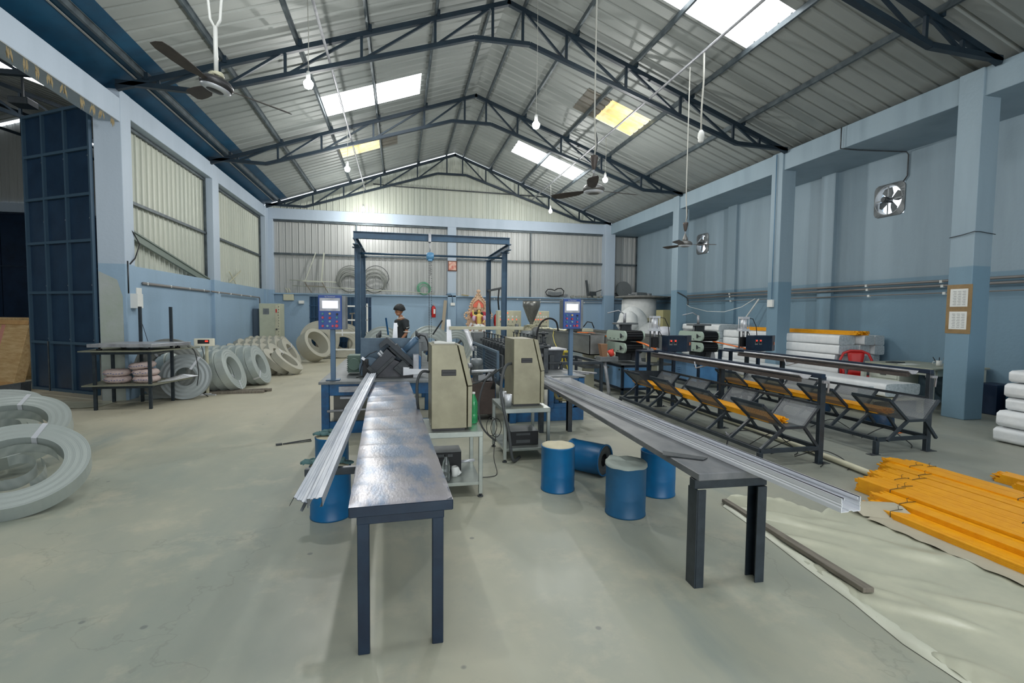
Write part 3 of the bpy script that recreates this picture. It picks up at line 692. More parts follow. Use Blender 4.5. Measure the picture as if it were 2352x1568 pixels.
# ================================================================== lamps and fans
CABLE = mat('pale_cable', (176, 176, 168), .6)
def point(x, y, z, wt, parent, r=.05):
    l = bpy.data.lights.new('lamp_light', 'POINT'); l.energy = wt; l.color = (1.0, .985, .95); l.shadow_soft_size = r
    o = bpy.data.objects.new('lamp_light', l); COL.objects.link(o); o.parent = parent
    o.location = Vector((x, y, z)) - parent.location
def lamp(x, y, zb, ztop, lab, lit=True, thick=.006, r=.07, w=1.0):
    t = thing('hanging_bulb', lab, 'lamp', (x, y, zb), 0, 'hanging bulbs')
    MB().tube([(x, y, ztop), (x+.012, y, (ztop+zb)/2+.1), (x, y, zb+.16)], thick, 6).build('cord', CABLE, t)
    MB().lathe([(0, .17), (.022, .165), (.03, .14), (.032, .07), (.026, .06), (0, .06)], (x, y, zb), n=16).build('lamp_holder', WHITE, t)
    MB().lathe([(.02, .065), (.03, .05), (r, .0), (r, -.03), (r*.75, -.075), (0, -.10)], (x, y, zb), n=18).build('bulb', BULBM if lit else WHITE, t)
    if lit: point(x, y, zb-.16, BULB*w, t, .07)
    return t
lamp(-1.33, 8.24, 5.10, 6.42, 'big lit bulb hanging from the left pipe in front of the nearest roof truss')
lamp(-1.30, 13.75, 5.36, 6.40, 'lit bulb hanging from the left pipe between the first and second truss')
lamp(-1.28, 19.35, 5.44, 6.38, 'small lit bulb on the left, in front of the back wall beam', r=.06)
lamp(2.50, 9.24, 5.20, 8.0, 'big lit bulb hanging on a very long thin wire from the ridge', thick=.004)
lamp(5.37, 12.72, 5.27, 6.38, 'lit bulb right behind the middle ceiling fan, on the right pipe')
lamp(5.37, 17.70, 5.42, 6.38, 'small lit bulb at the far end of the right pipe by the gable', r=.06)
t = thing('hanging_bulb', 'unlit white lamp on a thick pale cable, under the large skylight', 'lamp', (5.37, 8.34, 4.85), 0, 'hanging bulbs')
MB().tube([(5.37, 8.32, 6.38), (5.385, 8.33, 5.9), (5.365, 8.34, 5.4), (5.37, 8.34, 5.0)], .016, 8).build('cord', CABLE, t)
MB().lathe([(0, .16), (.03, .15), (.055, .1), (.06, .02), (.05, .01), (.05, -.04), (.03, -.065), (0, -.07)], (5.37, 8.34, 4.87), n=20).build('lamp_head', WHITE, t)
for x, y, lab in ((-1.28, 3.2, 'near the camera on the left pipe'), (5.37, 3.2, 'near the camera on the right pipe')):   # unseen fill lamps, added to brighten the foreground
    lamp(x, y, 5.2, 6.42, 'added unseen fill bulb overhead, ' + lab, w=.25)
lamp(-9.0, 7.0, 5.0, 6.6, 'added unseen fill bulb in the neighbouring hall', w=.8)  # out-of-view lamp added to brighten the crates next door
lamp(2.2, -2.5, 5.2, 8.1, 'added unseen fill bulb behind the camera under the ridge', w=.4)  # unseen lamp added as fill from behind

FANM = mat('fan_brown', (64, 58, 56), .5, .2, (84, 76, 70), 8); FANC = mat('fan_motor_grey', (120, 120, 118), .4, .5)
def ceiling_fan(x, y, z, ztop, lab, a0, tilt=0.0, blade=.56, top='pipe', body=FANC, r=.135):
    t = thing('ceiling_fan', lab, 'fan', (x, y, z), 0, 'ceiling fans'); M3 = Matrix.Rotation(tilt, 3, 'Y')
    def T(mb): mb.v = [Vector((x, y, z)) + M3 @ (p-Vector((x, y, z))) for p in mb.v]; return mb
    T(MB().lathe([(0, .07), (.05, .065), (r*.8, .045), (r, .015), (r*1.02, 0), (r*.95, -.02), (r*.6, -.05), (r*.25, -.06), (0, -.062)], (x, y, z), n=32)).build('motor', body, t)
    T(MB().lathe([(r*.9, -.028), (r*.93, -.034), (r*.55, -.056), (r*.5, -.052)], (x, y, z), n=32, closed=True)).build('motor_ring', GALV, t)
    for k in range(3):
        a = a0+k*2*math.pi/3; M2 = Matrix.Rotation(a, 3, 'Z'); b_ = MB()
        pts = [(.10, -.022), (.17, -.03), (.26, -.065), (.40, -.075), (.55, -.075), (blade+.06, -.055), (blade+.07, 0), (blade+.06, .05), (.55, .062), (.40, .058), (.26, .045), (.17, .03), (.10, .022)]
        poly = [Vector((x, y, z)) + M2 @ Vector((px, py, -.012 + py*.22)) for px, py in pts]
        b_.prism(poly, (0, 0, .004)); T(b_).build('blade', FANM, t)
    if top == 'pipe':
        MB().tube([(x, y, z+.06), (x, y, z+.42)], .012, 10).build('down_rod', STEEL, t)
        MB().lathe([(0, .05), (.045, .05), (.055, .09), (.03, .15), (.018, .18), (.012, .2)], (x, y, z), n=20).build('lower_canopy', FANC, t)
        MB().lathe([(.014, .24), (.03, .28), (.05, .38), (.05, .41), (0, .41)], (x, y, z), n=20).build('upper_canopy', FANM, t)
        MB().tube([(x+.003, y, z+.4), (x+.02, y, z+.55), (x-.004, y, z+.9), (x, y, ztop)], .010, 8).build('cord', CABLE, t)
        MB().tube([(x, y, z+.42), (x+.03, y, z+.5), (x+.035, y, z+.62), (x+.02, y, z+.7)], .008, 6).build('spare_wire', DARK, t)
    else:
        MB().tube([(x, y, z+.09), (x, y, z+.50)], .018, 10).build('down_rod', WHITE, t)
        b_ = MB().tube([(x, y, z+.1), (x, y, z+.1)], .03)
        w_ = MB()
        for k in range(5): w_.tube([(x+.055*math.cos(i*.7+k), y+.04*math.sin(i*.7+k), z+.085+.012*math.sin(i+k*2)) for i in range(10)], .011, 6)
        w_.build('cable_wrap', CREAM, t)
        for s_ in (-1, 1):
            MB().tube([(x, y, z+.48), (x+s_*.04, y, z+.56), (x+s_*.055, y, z+.75), (x+s_*.045, y, ztop)], .012, 8).build('suspension_cable', WHITE, t)
    return t
ceiling_fan(-1.57, 5.0, 3.64, 5.9, 'nearest ceiling fan, upper left, hung on knotted white cables', R(8), tilt=R(14), top='knot', body=mat('fan_motor_dark', (66, 66, 68), .4, .4))
ceiling_fan(2.38, 6.0, 3.22, 7.9, 'ceiling fan hanging on a long cord in the middle of the hall', R(8))
ceiling_fan(5.42, 8.85, 3.04, 6.38, 'ceiling fan hanging low in front of the right columns', R(-18), blade=.52)

# exhaust fans in the right wall
def exhaust(y, z, rr, lab, a0):
    t = thing('exhaust_fan', lab, 'exhaust fan', (XW, y, z), 0, 'wall exhaust fans'); W_ = Matrix.Translation((XW, y, z)) @ Matrix.Rotation(R(-90), 4, 'Y')
    def T(mb): mb.v = [W_ @ p for p in mb.v]; return mb          # local +z points into the room
    n = 40; fr = MB(); vs = []
    def sq(a): c, s_ = math.cos(a), math.sin(a); k_ = min(1/max(abs(c), abs(s_)), 1.28); return c*k_*(rr+.02), s_*k_*(rr+.02)
    for i in range(n):
        a = 2*math.pi*i/n; X_, Y_ = sq(a); c, s_ = math.cos(a)*rr*.93, math.sin(a)*rr*.93
        vs += [(X_, Y_, .0), (X_, Y_, .02), (c*1.05, s_*1.05, .045), (c, s_, .045), (c, s_, -.10)]
    fr.add(vs, [(5*i+k_, 5*((i+1) % n)+k_, 5*((i+1) % n)+k_+1, 5*i+k_+1) for i in range(n) for k_ in range(4)], 0, False)
    T(fr).build('fan_frame', PLATE, t)
    T(MB().cyl((0, 0, -.02), (0, 0, .17), .062, n=24).cyl((0, 0, .17), (0, 0, .185), .05, n=24)).build('motor', DARK, t)
    T(MB().bar((-rr*.95, 0, .05), (rr*.95, 0, .05), .025, .012).bar((0, -rr*.95, .05), (0, rr*.95, .05), .025, .012)).build('motor_bracket', PLATE, t)
    for k in range(4):
        a = a0 + k*math.pi/2; M2 = Matrix.Rotation(a, 3, 'Z'); pts = [(.05, -.03), (.12, -.09), (rr*.82, -.11), (rr*.88, .02), (rr*.7, .09), (.05, .03)]
        T(MB().prism([M2 @ Vector((px, py, -.035+py*.35)) for px, py in pts], (0, 0, .003))).build('blade', PLATE, t)
    return t
exhaust(8.97, 4.20, .33, 'exhaust fan with bright daylight behind it, high on the right wall near the notice column', R(25))
exhaust(15.85, 4.17, .33, 'exhaust fan high on the right wall farther back, behind the low ceiling fan', R(60))

# ================================================================== catch racks with perforated trays
def mesh_material():
    m = bpy.data.materials.new('perforated_sheet'); m.use_nodes = True; nt = m.node_tree; b = nt.nodes['Principled BSDF']
    b.inputs['Base Color'].default_value = rgb((112, 118, 122)); b.inputs['Metallic'].default_value = .15; b.inputs['Roughness'].default_value = .4
    tc = nt.nodes.new('ShaderNodeTexCoord'); mp = nt.nodes.new('ShaderNodeMapping'); mp.inputs['Scale'].default_value = (70, 70, 70)
    nt.links.new(tc.outputs['UV'], mp.inputs[0]); fr = nt.nodes.new('ShaderNodeVectorMath'); fr.operation = 'FRACTION'; nt.links.new(mp.outputs[0], fr.inputs[0])
    sb_ = nt.nodes.new('ShaderNodeVectorMath'); sb_.operation = 'SUBTRACT'; sb_.inputs[1].default_value = (.5, .5, 0); nt.links.new(fr.outputs[0], sb_.inputs[0])
    ln = nt.nodes.new('ShaderNodeVectorMath'); ln.operation = 'LENGTH'; nt.links.new(sb_.outputs[0], ln.inputs[0])
    gt = nt.nodes.new('ShaderNodeMath'); gt.operation = 'GREATER_THAN'; gt.inputs[1].default_value = .33; nt.links.new(ln.outputs['Value'], gt.inputs[0])
    nt.links.new(gt.outputs[0], b.inputs['Alpha']); return m
PERF = mesh_material()
def perf(p0, p1, p2, p3, parent, name='perforated_panel'):
    """thin perforated sheet p0-p1-p2-p3 with metric UVs"""
    P = [Vector(p) for p in (p0, p1, p2, p3)]; mb = MB().add(P, [(0, 1, 2, 3)]); o = mb.build(name, PERF, parent)
    uv = o.data.uv_layers.new(name='uv'); u = (P[1]-P[0]).length; v = (P[3]-P[0]).length
    for l, c in zip(uv.data, ((0, 0), (u, 0), (u, v), (0, v))): l.uv = c
    s_ = o.modifiers.new('gauge', 'SOLIDIFY'); s_.thickness = .0012
    return o
def strip_bundle(mb, xs, zs, y0, y1, n, rnd, sx=.022, sz=.009, jit=.06):
    """n yellow strips packed in a heap (xs, zs bounds of the heap), each its own slender box"""
    k = 0; rows = max(1, int((zs[1]-zs[0])/sz)); cols = max(1, int((xs[1]-xs[0])/sx))
    for r in range(rows):
        for c in range(cols):
            x = xs[0]+(c+.5)*sx+rnd.uniform(-.003, .003); z = zs[0]+(r+.5)*sz
            mb.box(x-sx*.46, x+sx*.46, y0+rnd.uniform(0, jit), y1-rnd.uniform(0, jit), z-sz*.44, z+sz*.44)
    return mb
def rack(x0, trays, y1, lab, post_mid, labb, far_h, y0=4.66):
    """x0: left side; trays: list of (ya, yb)"""
    t = thing('catch_rack', lab, 'rack', (x0+.38, (y0+y1)/2, 0), 0, 'catch racks'); xr = x0+.75
    for nm, a, b in (('bottom_rail', (x0, y0, .19), (x0, y1, .19)), ('bottom_rail', (xr, y0, .19), (xr, y1, .19)), ('end_rail', (x0, y0, .18), (xr, y0, .18)), ('end_rail', (x0, y1, .18), (xr, y1, .18))):
        MB().bar(a, b, .04, .045).build(nm, BLACKST, t, .003)
    for x, y in ((x0, y0), (x0, y1), (xr, y1)):
        l_ = MB().bar((x, y, 0), (x, y, .17), .05, .05, up=(0, 1, 0)).build('leg', BLACKST, t, .003)
        MB().box(x-.1, x+.035, y-.04, y+.04, 0, .006).cyl((x-.06, y, .006), (x-.06, y, .018), .012).build('foot_plate', DARK, l_)
    for y, xx in ((y0+.01, xr+.03), (post_mid, xr+.03), (y1, xr+.03)):
        p_ = MB().bar((xx, y, 0), (xx, y, .985), .065, .055, up=(0, 1, 0)).build('post', BLACKST, t, .004)
        MB().box(xx-.04, xx+.12, y-.04, y+.04, 0, .006).cyl((xx+.07, y, .006), (xx+.07, y, .02), .013).build('foot_plate', DARK, p_)
    c_ = MB().tube([(xr+.06, y0+.02, .93), (xr+.10, y0-.01, .91), (xr+.11, y0, .87), (xr+.10, y0, .80)], .012, 6).obox((xr+.04, y0, .93), (.08, .09, .03)); c_.build('clamp', STEEL, t, .002)
    # top beam with its open trough on the left
    MB().bar((xr+.02, y0-.02, .99), (xr+.02, 8.85, .99), .055, .05).build('top_beam', NAVY, t, .003); MB().box(xr-.22, xr+.55, 8.35, 8.72, .975, 1.0).build('end_shelf', NAVY, t, .003)
    for xx in (xr-.19, xr+.05): MB().bar((xx, 8.70, 0), (xx, 8.70, .975), .055, .055, up=(0, 1, 0)).build('post', NAVY, t, .003)
    tr = MB(); pr = [(-.17, .985), (-.115, .945), (-.05, .945), (-.01, .985), (-.01, .99), (-.052, .951), (-.113, .951), (-.17, .992)]
    tr.prism([(xr+a, y0+.12, z) for a, z in pr][::-1], (0, y1-y0-.1, 0)); tr.build('trough', STEEL, t)
    tr = MB().bar((xr-.145, y0+.14, .935), (xr-.145, y1, .935), .05, .045).build('trough_beam', mat('rusty_channel', (72, 64, 60), .6, .4, (96, 92, 90), 6, stretch=(6, 1, 6)), t)
    b_ = MB().tube([(xr-.19, y0+2.15, .95), (xr-.20, y0+2.1, .86), (xr-.1, y0+1.9, .93)], .011, 6); b_.build('release_lever', STEEL, t)
    MB().bar((xr+.01, y0, .665), (xr+.01, y1, .665), .035, .03).build('side_rail', BLACKST, t, .003)
    for ya, yb in trays:
        f_ = MB()
        for y in (ya, yb):
            f_.bar((x0+.02, y, .68), (x0+.30, y, .425), .028, .028).bar((x0+.30, y, .425), (x0+.55, y, .425), .028, .028).bar((x0+.55, y, .425), (xr, y, .66), .028, .028)
        f_.bar((x0+.02, ya, .68), (x0+.02, yb, .68), .03, .035)
        fo = f_.build('tray_frame', BLACKST, t)
        perf((x0+.02, ya, .675), (x0+.02, yb, .675), (x0+.30, yb, .425), (x0+.30, ya, .425), fo)
        perf((x0+.30, ya, .432), (x0+.30, yb, .432), (x0+.55, yb, .432), (x0+.55, ya, .432), fo)
        perf((x0+.55, ya, .43), (x0+.55, yb, .43), (xr-.01, yb, .66), (xr-.01, ya, .66), fo)
        for y in (ya, yb):
            MB().bar((x0+.29, y, .42), (x0+.01, y, .20), .03, .03).build('strut', BLACKST, t); MB().bar((x0+.56, y, .42), (xr-.01, y, .20), .03, .03).build('strut', BLACKST, t)
    return t
t1 = rack(3.83, [(4.66, 5.19), (5.64, 6.17), (6.66, 7.19), (7.53, 8.11)], 8.2, 'long black steel catch rack with four perforated trays, nearer and left one', 6.45, '', .2)
MB().prism([(3.86, 8.12, .68), (4.13, 8.12, .425), (4.38, 8.12, .425), (4.57, 8.12, .66)], (0, .006, 0)).build('end_plate', BLACKST, t1)
t2 = rack(5.60, [(4.72, 5.22), (5.52, 6.12), (6.5, 7.08), (7.5, 8.05)], 8.2, 'long black steel catch rack with perforated trays, farther and right one', 7.3, '', .2, 4.85)
rnd = random.Random(5)
for x0, ya, lab in ((3.83, 4.80, 'bundle of orange-yellow strips lying in the trays of the nearer catch rack'), (5.60, 5.02, 'bundle of orange-yellow strips lying in the trays of the farther catch rack')):
    b_ = MB(); strip_bundle(b_, (x0+.27, x0+.49), (.440, .512), ya, 8.3, 0, rnd, .022, .0125, .10)
    o = b_.build('strip_bundle', YELLOW); tag(recenter(o), lab, 'strips', 'bundles in the racks', 'stuff'); 

# ================================================================== stacked strips on the floor at the right
tm = mat('dark_tie', (40, 44, 30), .7)
starts = [(3.98, 3.50), (4.15, 3.58), (4.33, 3.90), (4.52, 3.95), (4.70, 4.10), (4.88, 4.12), (5.07, 4.30), (5.24, 4.42), (5.42, 4.40)]
rnd = random.Random(11)
desc = ['nearest the paper strip', 'second from the paper strip', 'third from the paper strip', 'fourth from the paper strip', 'in the middle of the pile', 'sixth from the paper strip', 'seventh from the paper strip', 'second from the far side of the pile', 'on the far side of the pile']
for k, (x, ys_) in enumerate(starts):
    h = (.075, .10, .125, .10, .105, .10, .10, .115, .09)[k]
    t = thing('strip_bundle', 'tied yellow strip bundle on the floor, ' + desc[k], 'strips', (x, 2.6, 0), 0, 'yellow strip bundles on the floor')
    b_ = MB(); y0 = 1.2
    n_ = int(h/.0125)
    for r in range(n_):
        for c in range(8):
            xx = x+(c-3.5)*.0215; e = ys_-rnd.uniform(0, .07)-(.03 if r == n_-1 and c % 3 == 0 else 0)
            zz = r*.0125+.002; top = .0118 if rnd.random() > .15 else .0108
            b_.box(xx-.0102, xx+.0102, y0, e, zz, zz+top)
    b_.build('strips', YELLOW, t)
    for yy in (ys_-.38+rnd.uniform(-.1, .1), ys_-1.35+rnd.uniform(-.1, .1), ys_-2.1):
        MB().tube([(x-.09, yy, .004), (x-.092, yy, h+.004), (x, yy+.006, h+.008), (x+.088, yy+.01, h+.004), (x+.09, yy+.01, .004)], .003, 5).tube([(x, yy+.006, h+.008), (x+.02, yy+.03, h+.03), (x+.03, yy+.02, h+.035)], .002, 4).build('tie', tm, t)
for k in range(4):
    x = 5.80+k*.18; ye = (3.55, 3.85, 3.6, 3.2)[k]; b_ = MB()
    for r in range(7):
        for c in range(8): b_.box(x+(c-3.5)*.0215-.0102, x+(c-3.5)*.0215+.0102, 1.2, ye-rnd.uniform(0, .1), r*.0125+.002, r*.0125+.0138)
    solo(b_, 'strip_bundle', YELLOW, 'yellow strips in the second pile, ' + ('bundle at the gap between piles', 'second bundle from the gap', 'third bundle from the gap', 'outermost bundle at the frame edge')[k], 'strips', 'yellow strip bundles in the second pile')
# polythene film, brown paper, board and pipe
def patch(lo, hi, nu, nv, amp, zb, seed, rim=.01):
    rnd = random.Random(seed); ph = [(rnd.uniform(2, 9), rnd.uniform(2, 9), rnd.uniform(0, 6), rnd.uniform(-1, 1)) for _ in range(9)]
    def ev(P, u):
        s_ = u*(len(P)-1); i = min(int(s_), len(P)-2); f_ = s_-i; return (P[i][0]*(1-f_)+P[i+1][0]*f_, P[i][1]*(1-f_)+P[i+1][1]*f_)
    vs = []
    for i in range(nu+1):
        a, b = ev(lo, i/nu), ev(hi, i/nu)
        for j in range(nv+1):
            v = j/nv; x = a[0]*(1-v)+b[0]*v; y = a[1]*(1-v)+b[1]*v
            z = sum(w_*abs(math.sin(fx*x+fy*y+p)) ** 6 for fx, fy, p, w_ in ph)/3
            e = min(v, 1-v)*6
            vs.append((x, y, zb + amp*max(0, z)*min(1, .35+e) + rim*max(0, 1-e*1.5)*abs(math.sin(i*.5))))
    mb = MB(); mb.add(vs, [(i*(nv+1)+j, (i+1)*(nv+1)+j, (i+1)*(nv+1)+j+1, i*(nv+1)+j+1) for i in range(nu) for j in range(nv)], 0, True); return mb
FILM = mat('polythene_film', (204, 204, 182), .28, 0, (188, 190, 170), 3.0)
FILM.node_tree.nodes['Principled BSDF'].inputs['Alpha'].default_value = .86
lo = [(2.77, 3.82), (2.72, 3.3), (2.64, 2.84), (2.60, 2.37), (2.52, 2.05), (2.5, 1.76), (2.5, 1.4), (2.45, 1.0)]
hi = [(2.98, 3.98), (3.35, 3.8), (3.45, 3.45), (3.95, 3.70), (3.75, 3.1), (3.74, 2.6), (3.76, 2.0), (3.78, 1.0)]
o = patch(lo, hi, 150, 60, .075, .004, 4).build('polythene_film', FILM); tag(recenter(o), 'wrinkled translucent pale plastic film spread on the floor beside the yellow strips', 'plastic film')
# folded hem of the film along the left
b_ = MB(); pts = [(2.75, 3.75, .012), (2.70, 3.2, .014), (2.62, 2.7, .014), (2.57, 2.3, .016), (2.5, 1.95, .014), (2.5, 1.5, .014), (2.46, 1.1, .014)]
P = [Vector(p) for p in pts]; vs = []
for i in range(61):
    s_ = i/60*(len(P)-1); k = min(int(s_), len(P)-2); p = P[k].lerp(P[k+1], s_-k); wd = .045+.02*math.sin(i*.35)
    vs += [(p.x-.02, p.y, .004), (p.x+.0, p.y, .02+.008*math.sin(i*.5)), (p.x+wd, p.y, .016+.006*math.sin(i*.8)), (p.x+wd+.03, p.y, .005)]
b_.add(vs, [(4*i+k, 4*i+k+1, 4*i+k+5, 4*i+k+4) for i in range(60) for k in range(3)], 0, True)
b_.build('folded_hem', mat('film_hem', (206, 208, 190), .4), o)
o = patch([(3.70, 3.25), (3.715, 2.6), (3.73, 1.9), (3.74, 1.1)], [(3.97, 3.36), (3.975, 2.6), (3.985, 1.9), (3.99, 1.1)], 60, 6, .006, .018, 9).build('paper_strip', mat('brown_paper', (178, 172, 152), .7, 0, (168, 162, 142), 3))
tag(recenter(o), 'flat strip of beige wrapping paper between the film and the yellow strips', 'paper')
b_ = MB(); n = 12
vs = [];
for i in range(n+1):
    for j in range(7):
        u, v = i/n, j/6; x = 3.72+.32*u; y = 3.30+.42*v-.2*u; z = .02+.085*math.sin(math.pi*min(1, v*1.1))*(.5+.5*u)
        vs.append((x, y, z))
b_.add(vs, [(i*7+j, (i+1)*7+j, (i+1)*7+j+1, i*7+j+1) for i in range(n) for j in range(6)], 0, True)
solo(b_, 'paper_flap', mat('brown_paper', (178, 172, 152)), 'turned-up corner of beige paper at the ends of the yellow strips', 'paper')
solo(MB().prism([(2.755, 3.80, .02), (2.80, 3.80, .02), (2.745, 2.34, .02), (2.675, 2.35, .02)], (0, 0, .03)), 'wooden_board', WOODG, 'long thin weathered board lying on the edge of the plastic film', 'board', bev=.003)
solo(MB().tube([(4.98, 9.4, .045), (4.96, 6.5, .04), (4.80, 4.6, .04), (4.72, 3.95, .04)], .032, 12), 'plastic_pipe', mat('ivory_pipe', (206, 202, 176), .5), 'long ivory plastic pipe on the floor beneath the nearer catch rack', 'pipe')
for k, (x, y, rz, s_) in enumerate(((3.45, 4.55, .6, .2), (3.50, 5.0, -.5, .12), (3.1, 5.3, .3, .1), (3.62, 4.9, 1.2, .1), (7.0, 5.7, .2, .2))):
    b_ = MB().obox((x, y, .006), (s_, .022, .006), rz).obox((x+.04, y+.03, .012), (s_*.7, .02, .006), rz+1.9)
    solo(b_, 'strip_offcut', ORANGE, ('orange strip offcuts on the floor in front of the nearest tray', 'orange offcut close behind the first offcuts', 'small orange offcut by the right foreground table', 'orange offcut right at the bottom rail of the rack', 'faint orange offcut on the floor between the racks')[k], 'scrap', 'orange offcuts')
hose([(4.5, 5.2, .19), (4.3, 5.0, .22), (4.02, 5.1, .30), (3.94, 5.3, .22), (3.92, 5.35, .06)], .006, RUBBER, 'thin black wire looping over the nearer rack bottom rail', 'cable', 'cable', 'wires under the racks')
for k, (x, y) in enumerate(((4.55, 4.75), (4.7, 4.95), (4.62, 5.2), (4.75, 4.6), (6.2, 5.9), (6.35, 5.2))):
    hose([(x-.25, y+.3, .02), (x-.1, y+.1, .14+.03*(k % 3)), (x+.03, y-.02, .10), (x+.1, y-.1, .015), (x-.05, y-.22, .012)], .005, RUBBER,
         ('thin black wire sagging behind the tall near post', 'second thin wire behind the tall near post', 'thin wire farther left behind the near post', 'thin wire curling on the floor right of the near post', 'thin wire on the floor below the middle of the farther rack', 'thin wire on the floor below the near end of the farther rack')[k], 'cable', 'cable', 'wires under the racks')
b_ = MB().cyl((3.95, 5.38, 0), (3.95, 5.38, .05), .025).tube([(3.95, 5.38, .04), (3.96, 5.36, .16), (3.94, 5.4, .22)], .008, 6).obox((3.96, 5.38, .17), (.05, .03, .05), .4)
solo(b_, 'air_valve', STEEL, 'small air valve standing on the floor at the nearer rack', 'valve')

# ================================================================== white bales
BALE = mat('white_wrapped_bale', (228, 230, 230), .45, 0, (214, 218, 220), 5, .25, 9)
BALEE = mat('bale_end', (192, 202, 206), .6, 0, (160, 172, 178), 26, .6, 60)
def bale(x0, x1, y0, y1, z0, z1, lab, grp, axis=1, seed=1, wob=.012):
    """long wrapped bale with rounded edges, ragged ends facing the axis direction"""
    rnd = random.Random(seed); mb = MB(); n = 28; L0, L1 = (y0, y1) if axis == 1 else (x0, x1); A0, A1 = (x0, x1) if axis == 1 else (y0, y1)
    ca, cz = (A0+A1)/2, (z0+z1)/2; ha, hz = (A1-A0)/2, (z1-z0)/2; m_ = max(4, int((L1-L0)/.25)); vs = []
    ph = [rnd.uniform(0, 6) for _ in range(6)]
    for i in range(m_+1):
        l = L0+(L1-L0)*i/m_
        for j in range(n):
            a = 2*math.pi*(j+.5)/n; c, s_ = math.cos(a), math.sin(a); k_ = (abs(c)**9+abs(s_)**9)**(-1/9)
            w_ = wob*(math.sin(l*2.3+ph[0]+a)+.6*math.sin(l*5.1+ph[1]+2*a)+.5*math.sin(3*a+ph[2]))*.5
            q = (ca+(ha-wob*.5+w_*.7)*c*k_, l, max(z0+.001, cz+(hz-.001+w_*.25)*s_*k_)) 
            if axis == 0: q = (q[1], q[0], q[2])
            vs.append(q)
    mb.add(vs, [(i*n+j, i*n+(j+1) % n, (i+1)*n+(j+1) % n, (i+1)*n+j) for i in range(m_) for j in range(n)], 0, True)
    mb.add([vs[j] for j in range(n)], [tuple(range(n))], 1); mb.add([vs[m_*n+j] for j in range(n)], [tuple(range(n-1, -1, -1))], 1)
    o = mb.build('wrapped_bale', [BALE, BALEE]); return tag(recenter(o), lab, 'bale', grp)
lv = ['bottom layer', 'second layer', 'third layer', 'fourth layer', 'fifth layer', 'top layer']; co = ['facing the aisle', 'second row in', 'third row in', 'against the wall']
for r in range(6):
    for c in range(4):
        bale(9.22+c*.27, 9.485+c*.27, 8.95+(.1 if (r+c) % 3 == 0 else 0)-(.12 if c > 1 else 0), 12.9, r*.21, r*.21+.209, 'long white wrapped bale by the right wall, ' + lv[r] + ', ' + co[c], 'white bales along the right wall', 1, r*7+c)
for r in range(7):
    bale(9.1, 10.25, 12.95, 14.9, r*.2, r*.2+.199, 'folded white sheets in the stack behind the long bales, ' + ('bottom', 'second', 'third', 'fourth', 'fifth', 'sixth', 'top')[r] + ' layer', 'white sheets stacked behind the bales', 1, 50+r, .02)
b_ = MB(); strip_bundle(b_, (9.62, 9.95), (1.262, 1.36), 8.85, 12.6, 0, random.Random(3), .03, .03, .12)
o = b_.build('strip_bundle', YELLOW); tag(recenter(o), 'long bundle of orange strips lying on top of the white bales', 'strips', None, 'stuff')
for k, (x0, x1, z0, z1, lab) in enumerate(((8.05, 8.45, .30, .52, 'long low white bale on the bench in front of the desk, left half'), (8.45, 8.92, .30, .50, 'long low white bale on the bench in front of the desk, right half'), (7.7, 8.05, .28, .46, 'long low white bale lying nearest the farther catch rack'))):
    bale(x0, x1, 6.85+.1*k, 13.2, z0, z1, lab, 'low white bales before the desk', 1, 80+k)
t = thing('low_bench', 'low pale bench carrying the long white bales by the desk', 'bench', (8.3, 7.0, 0))
MB().box(7.7, 8.95, 6.8, 13.2, .24, .28).build('bench_top', CREAM, t)
for x, y in ((7.78, 6.9), (8.87, 6.9), (7.78, 9.9), (8.87, 9.9), (7.78, 13.0), (8.87, 13.0)): MB().box(x-.035, x+.035, y-.035, y+.035, 0, .24).build('leg', CREAM, t)
for r in range(5):
    off = (0, .03, .12, .09, .13)[r]
    bale(7.78+off, 9.3, 3.0, 5.08-off*.4, (0, .21, .43, .60, .80)[r]*1.0, (.21, .43, .60, .80, .97)[r], 'folded white sheets in the stack at the right frame edge, ' + ('bottom', 'second', 'third', 'fourth', 'top')[r] + ' layer', 'white sheets at the right edge', 1, 30+r, .022)
# dark blue tanks by the right wall
for k, (x, y, r_) in enumerate(((10.05, 6.08, .27),)):
    solo(MB().lathe([(0, .005), (r_-.02, 0), (r_, .03), (r_, .30), (r_+.01, .31), (r_, .33), (r_, .50), (r_-.02, .51), (0, .51)], (x, y, 0), n=32), 'plastic_tub', mat('dark_blue_tub', (14, 66, 92), .5), 'dark blue round tub on the floor behind the notice column', 'tub')
solo(MB().box(9.9, 10.30, 6.44, 6.78, 0, .52), 'plastic_crate', mat('dark_navy_plastic', (12, 38, 66), .5), 'dark navy box on the floor behind the notice column', 'crate', bev=.01)
for k, (x, y) in enumerate(((7.15, 7.3), (7.2, 6.2))):
    b_ = MB().lathe([(0, .0), (.17, .0), (.19, .05), (.18, .2), (.15, .26), (0, .27)], (x, y, 0), n=24)
    solo(b_, 'wrapped_bundle', mat('blue_wrap', (22, 62, 96), .5, 0, (14, 42, 68), 9, .3, 20), ('dark blue wrapped bundle on the floor behind the farther rack, left', 'dark blue wrapped bundle on the floor behind the farther rack, right')[k], 'bundle', 'blue bundles behind the rack')

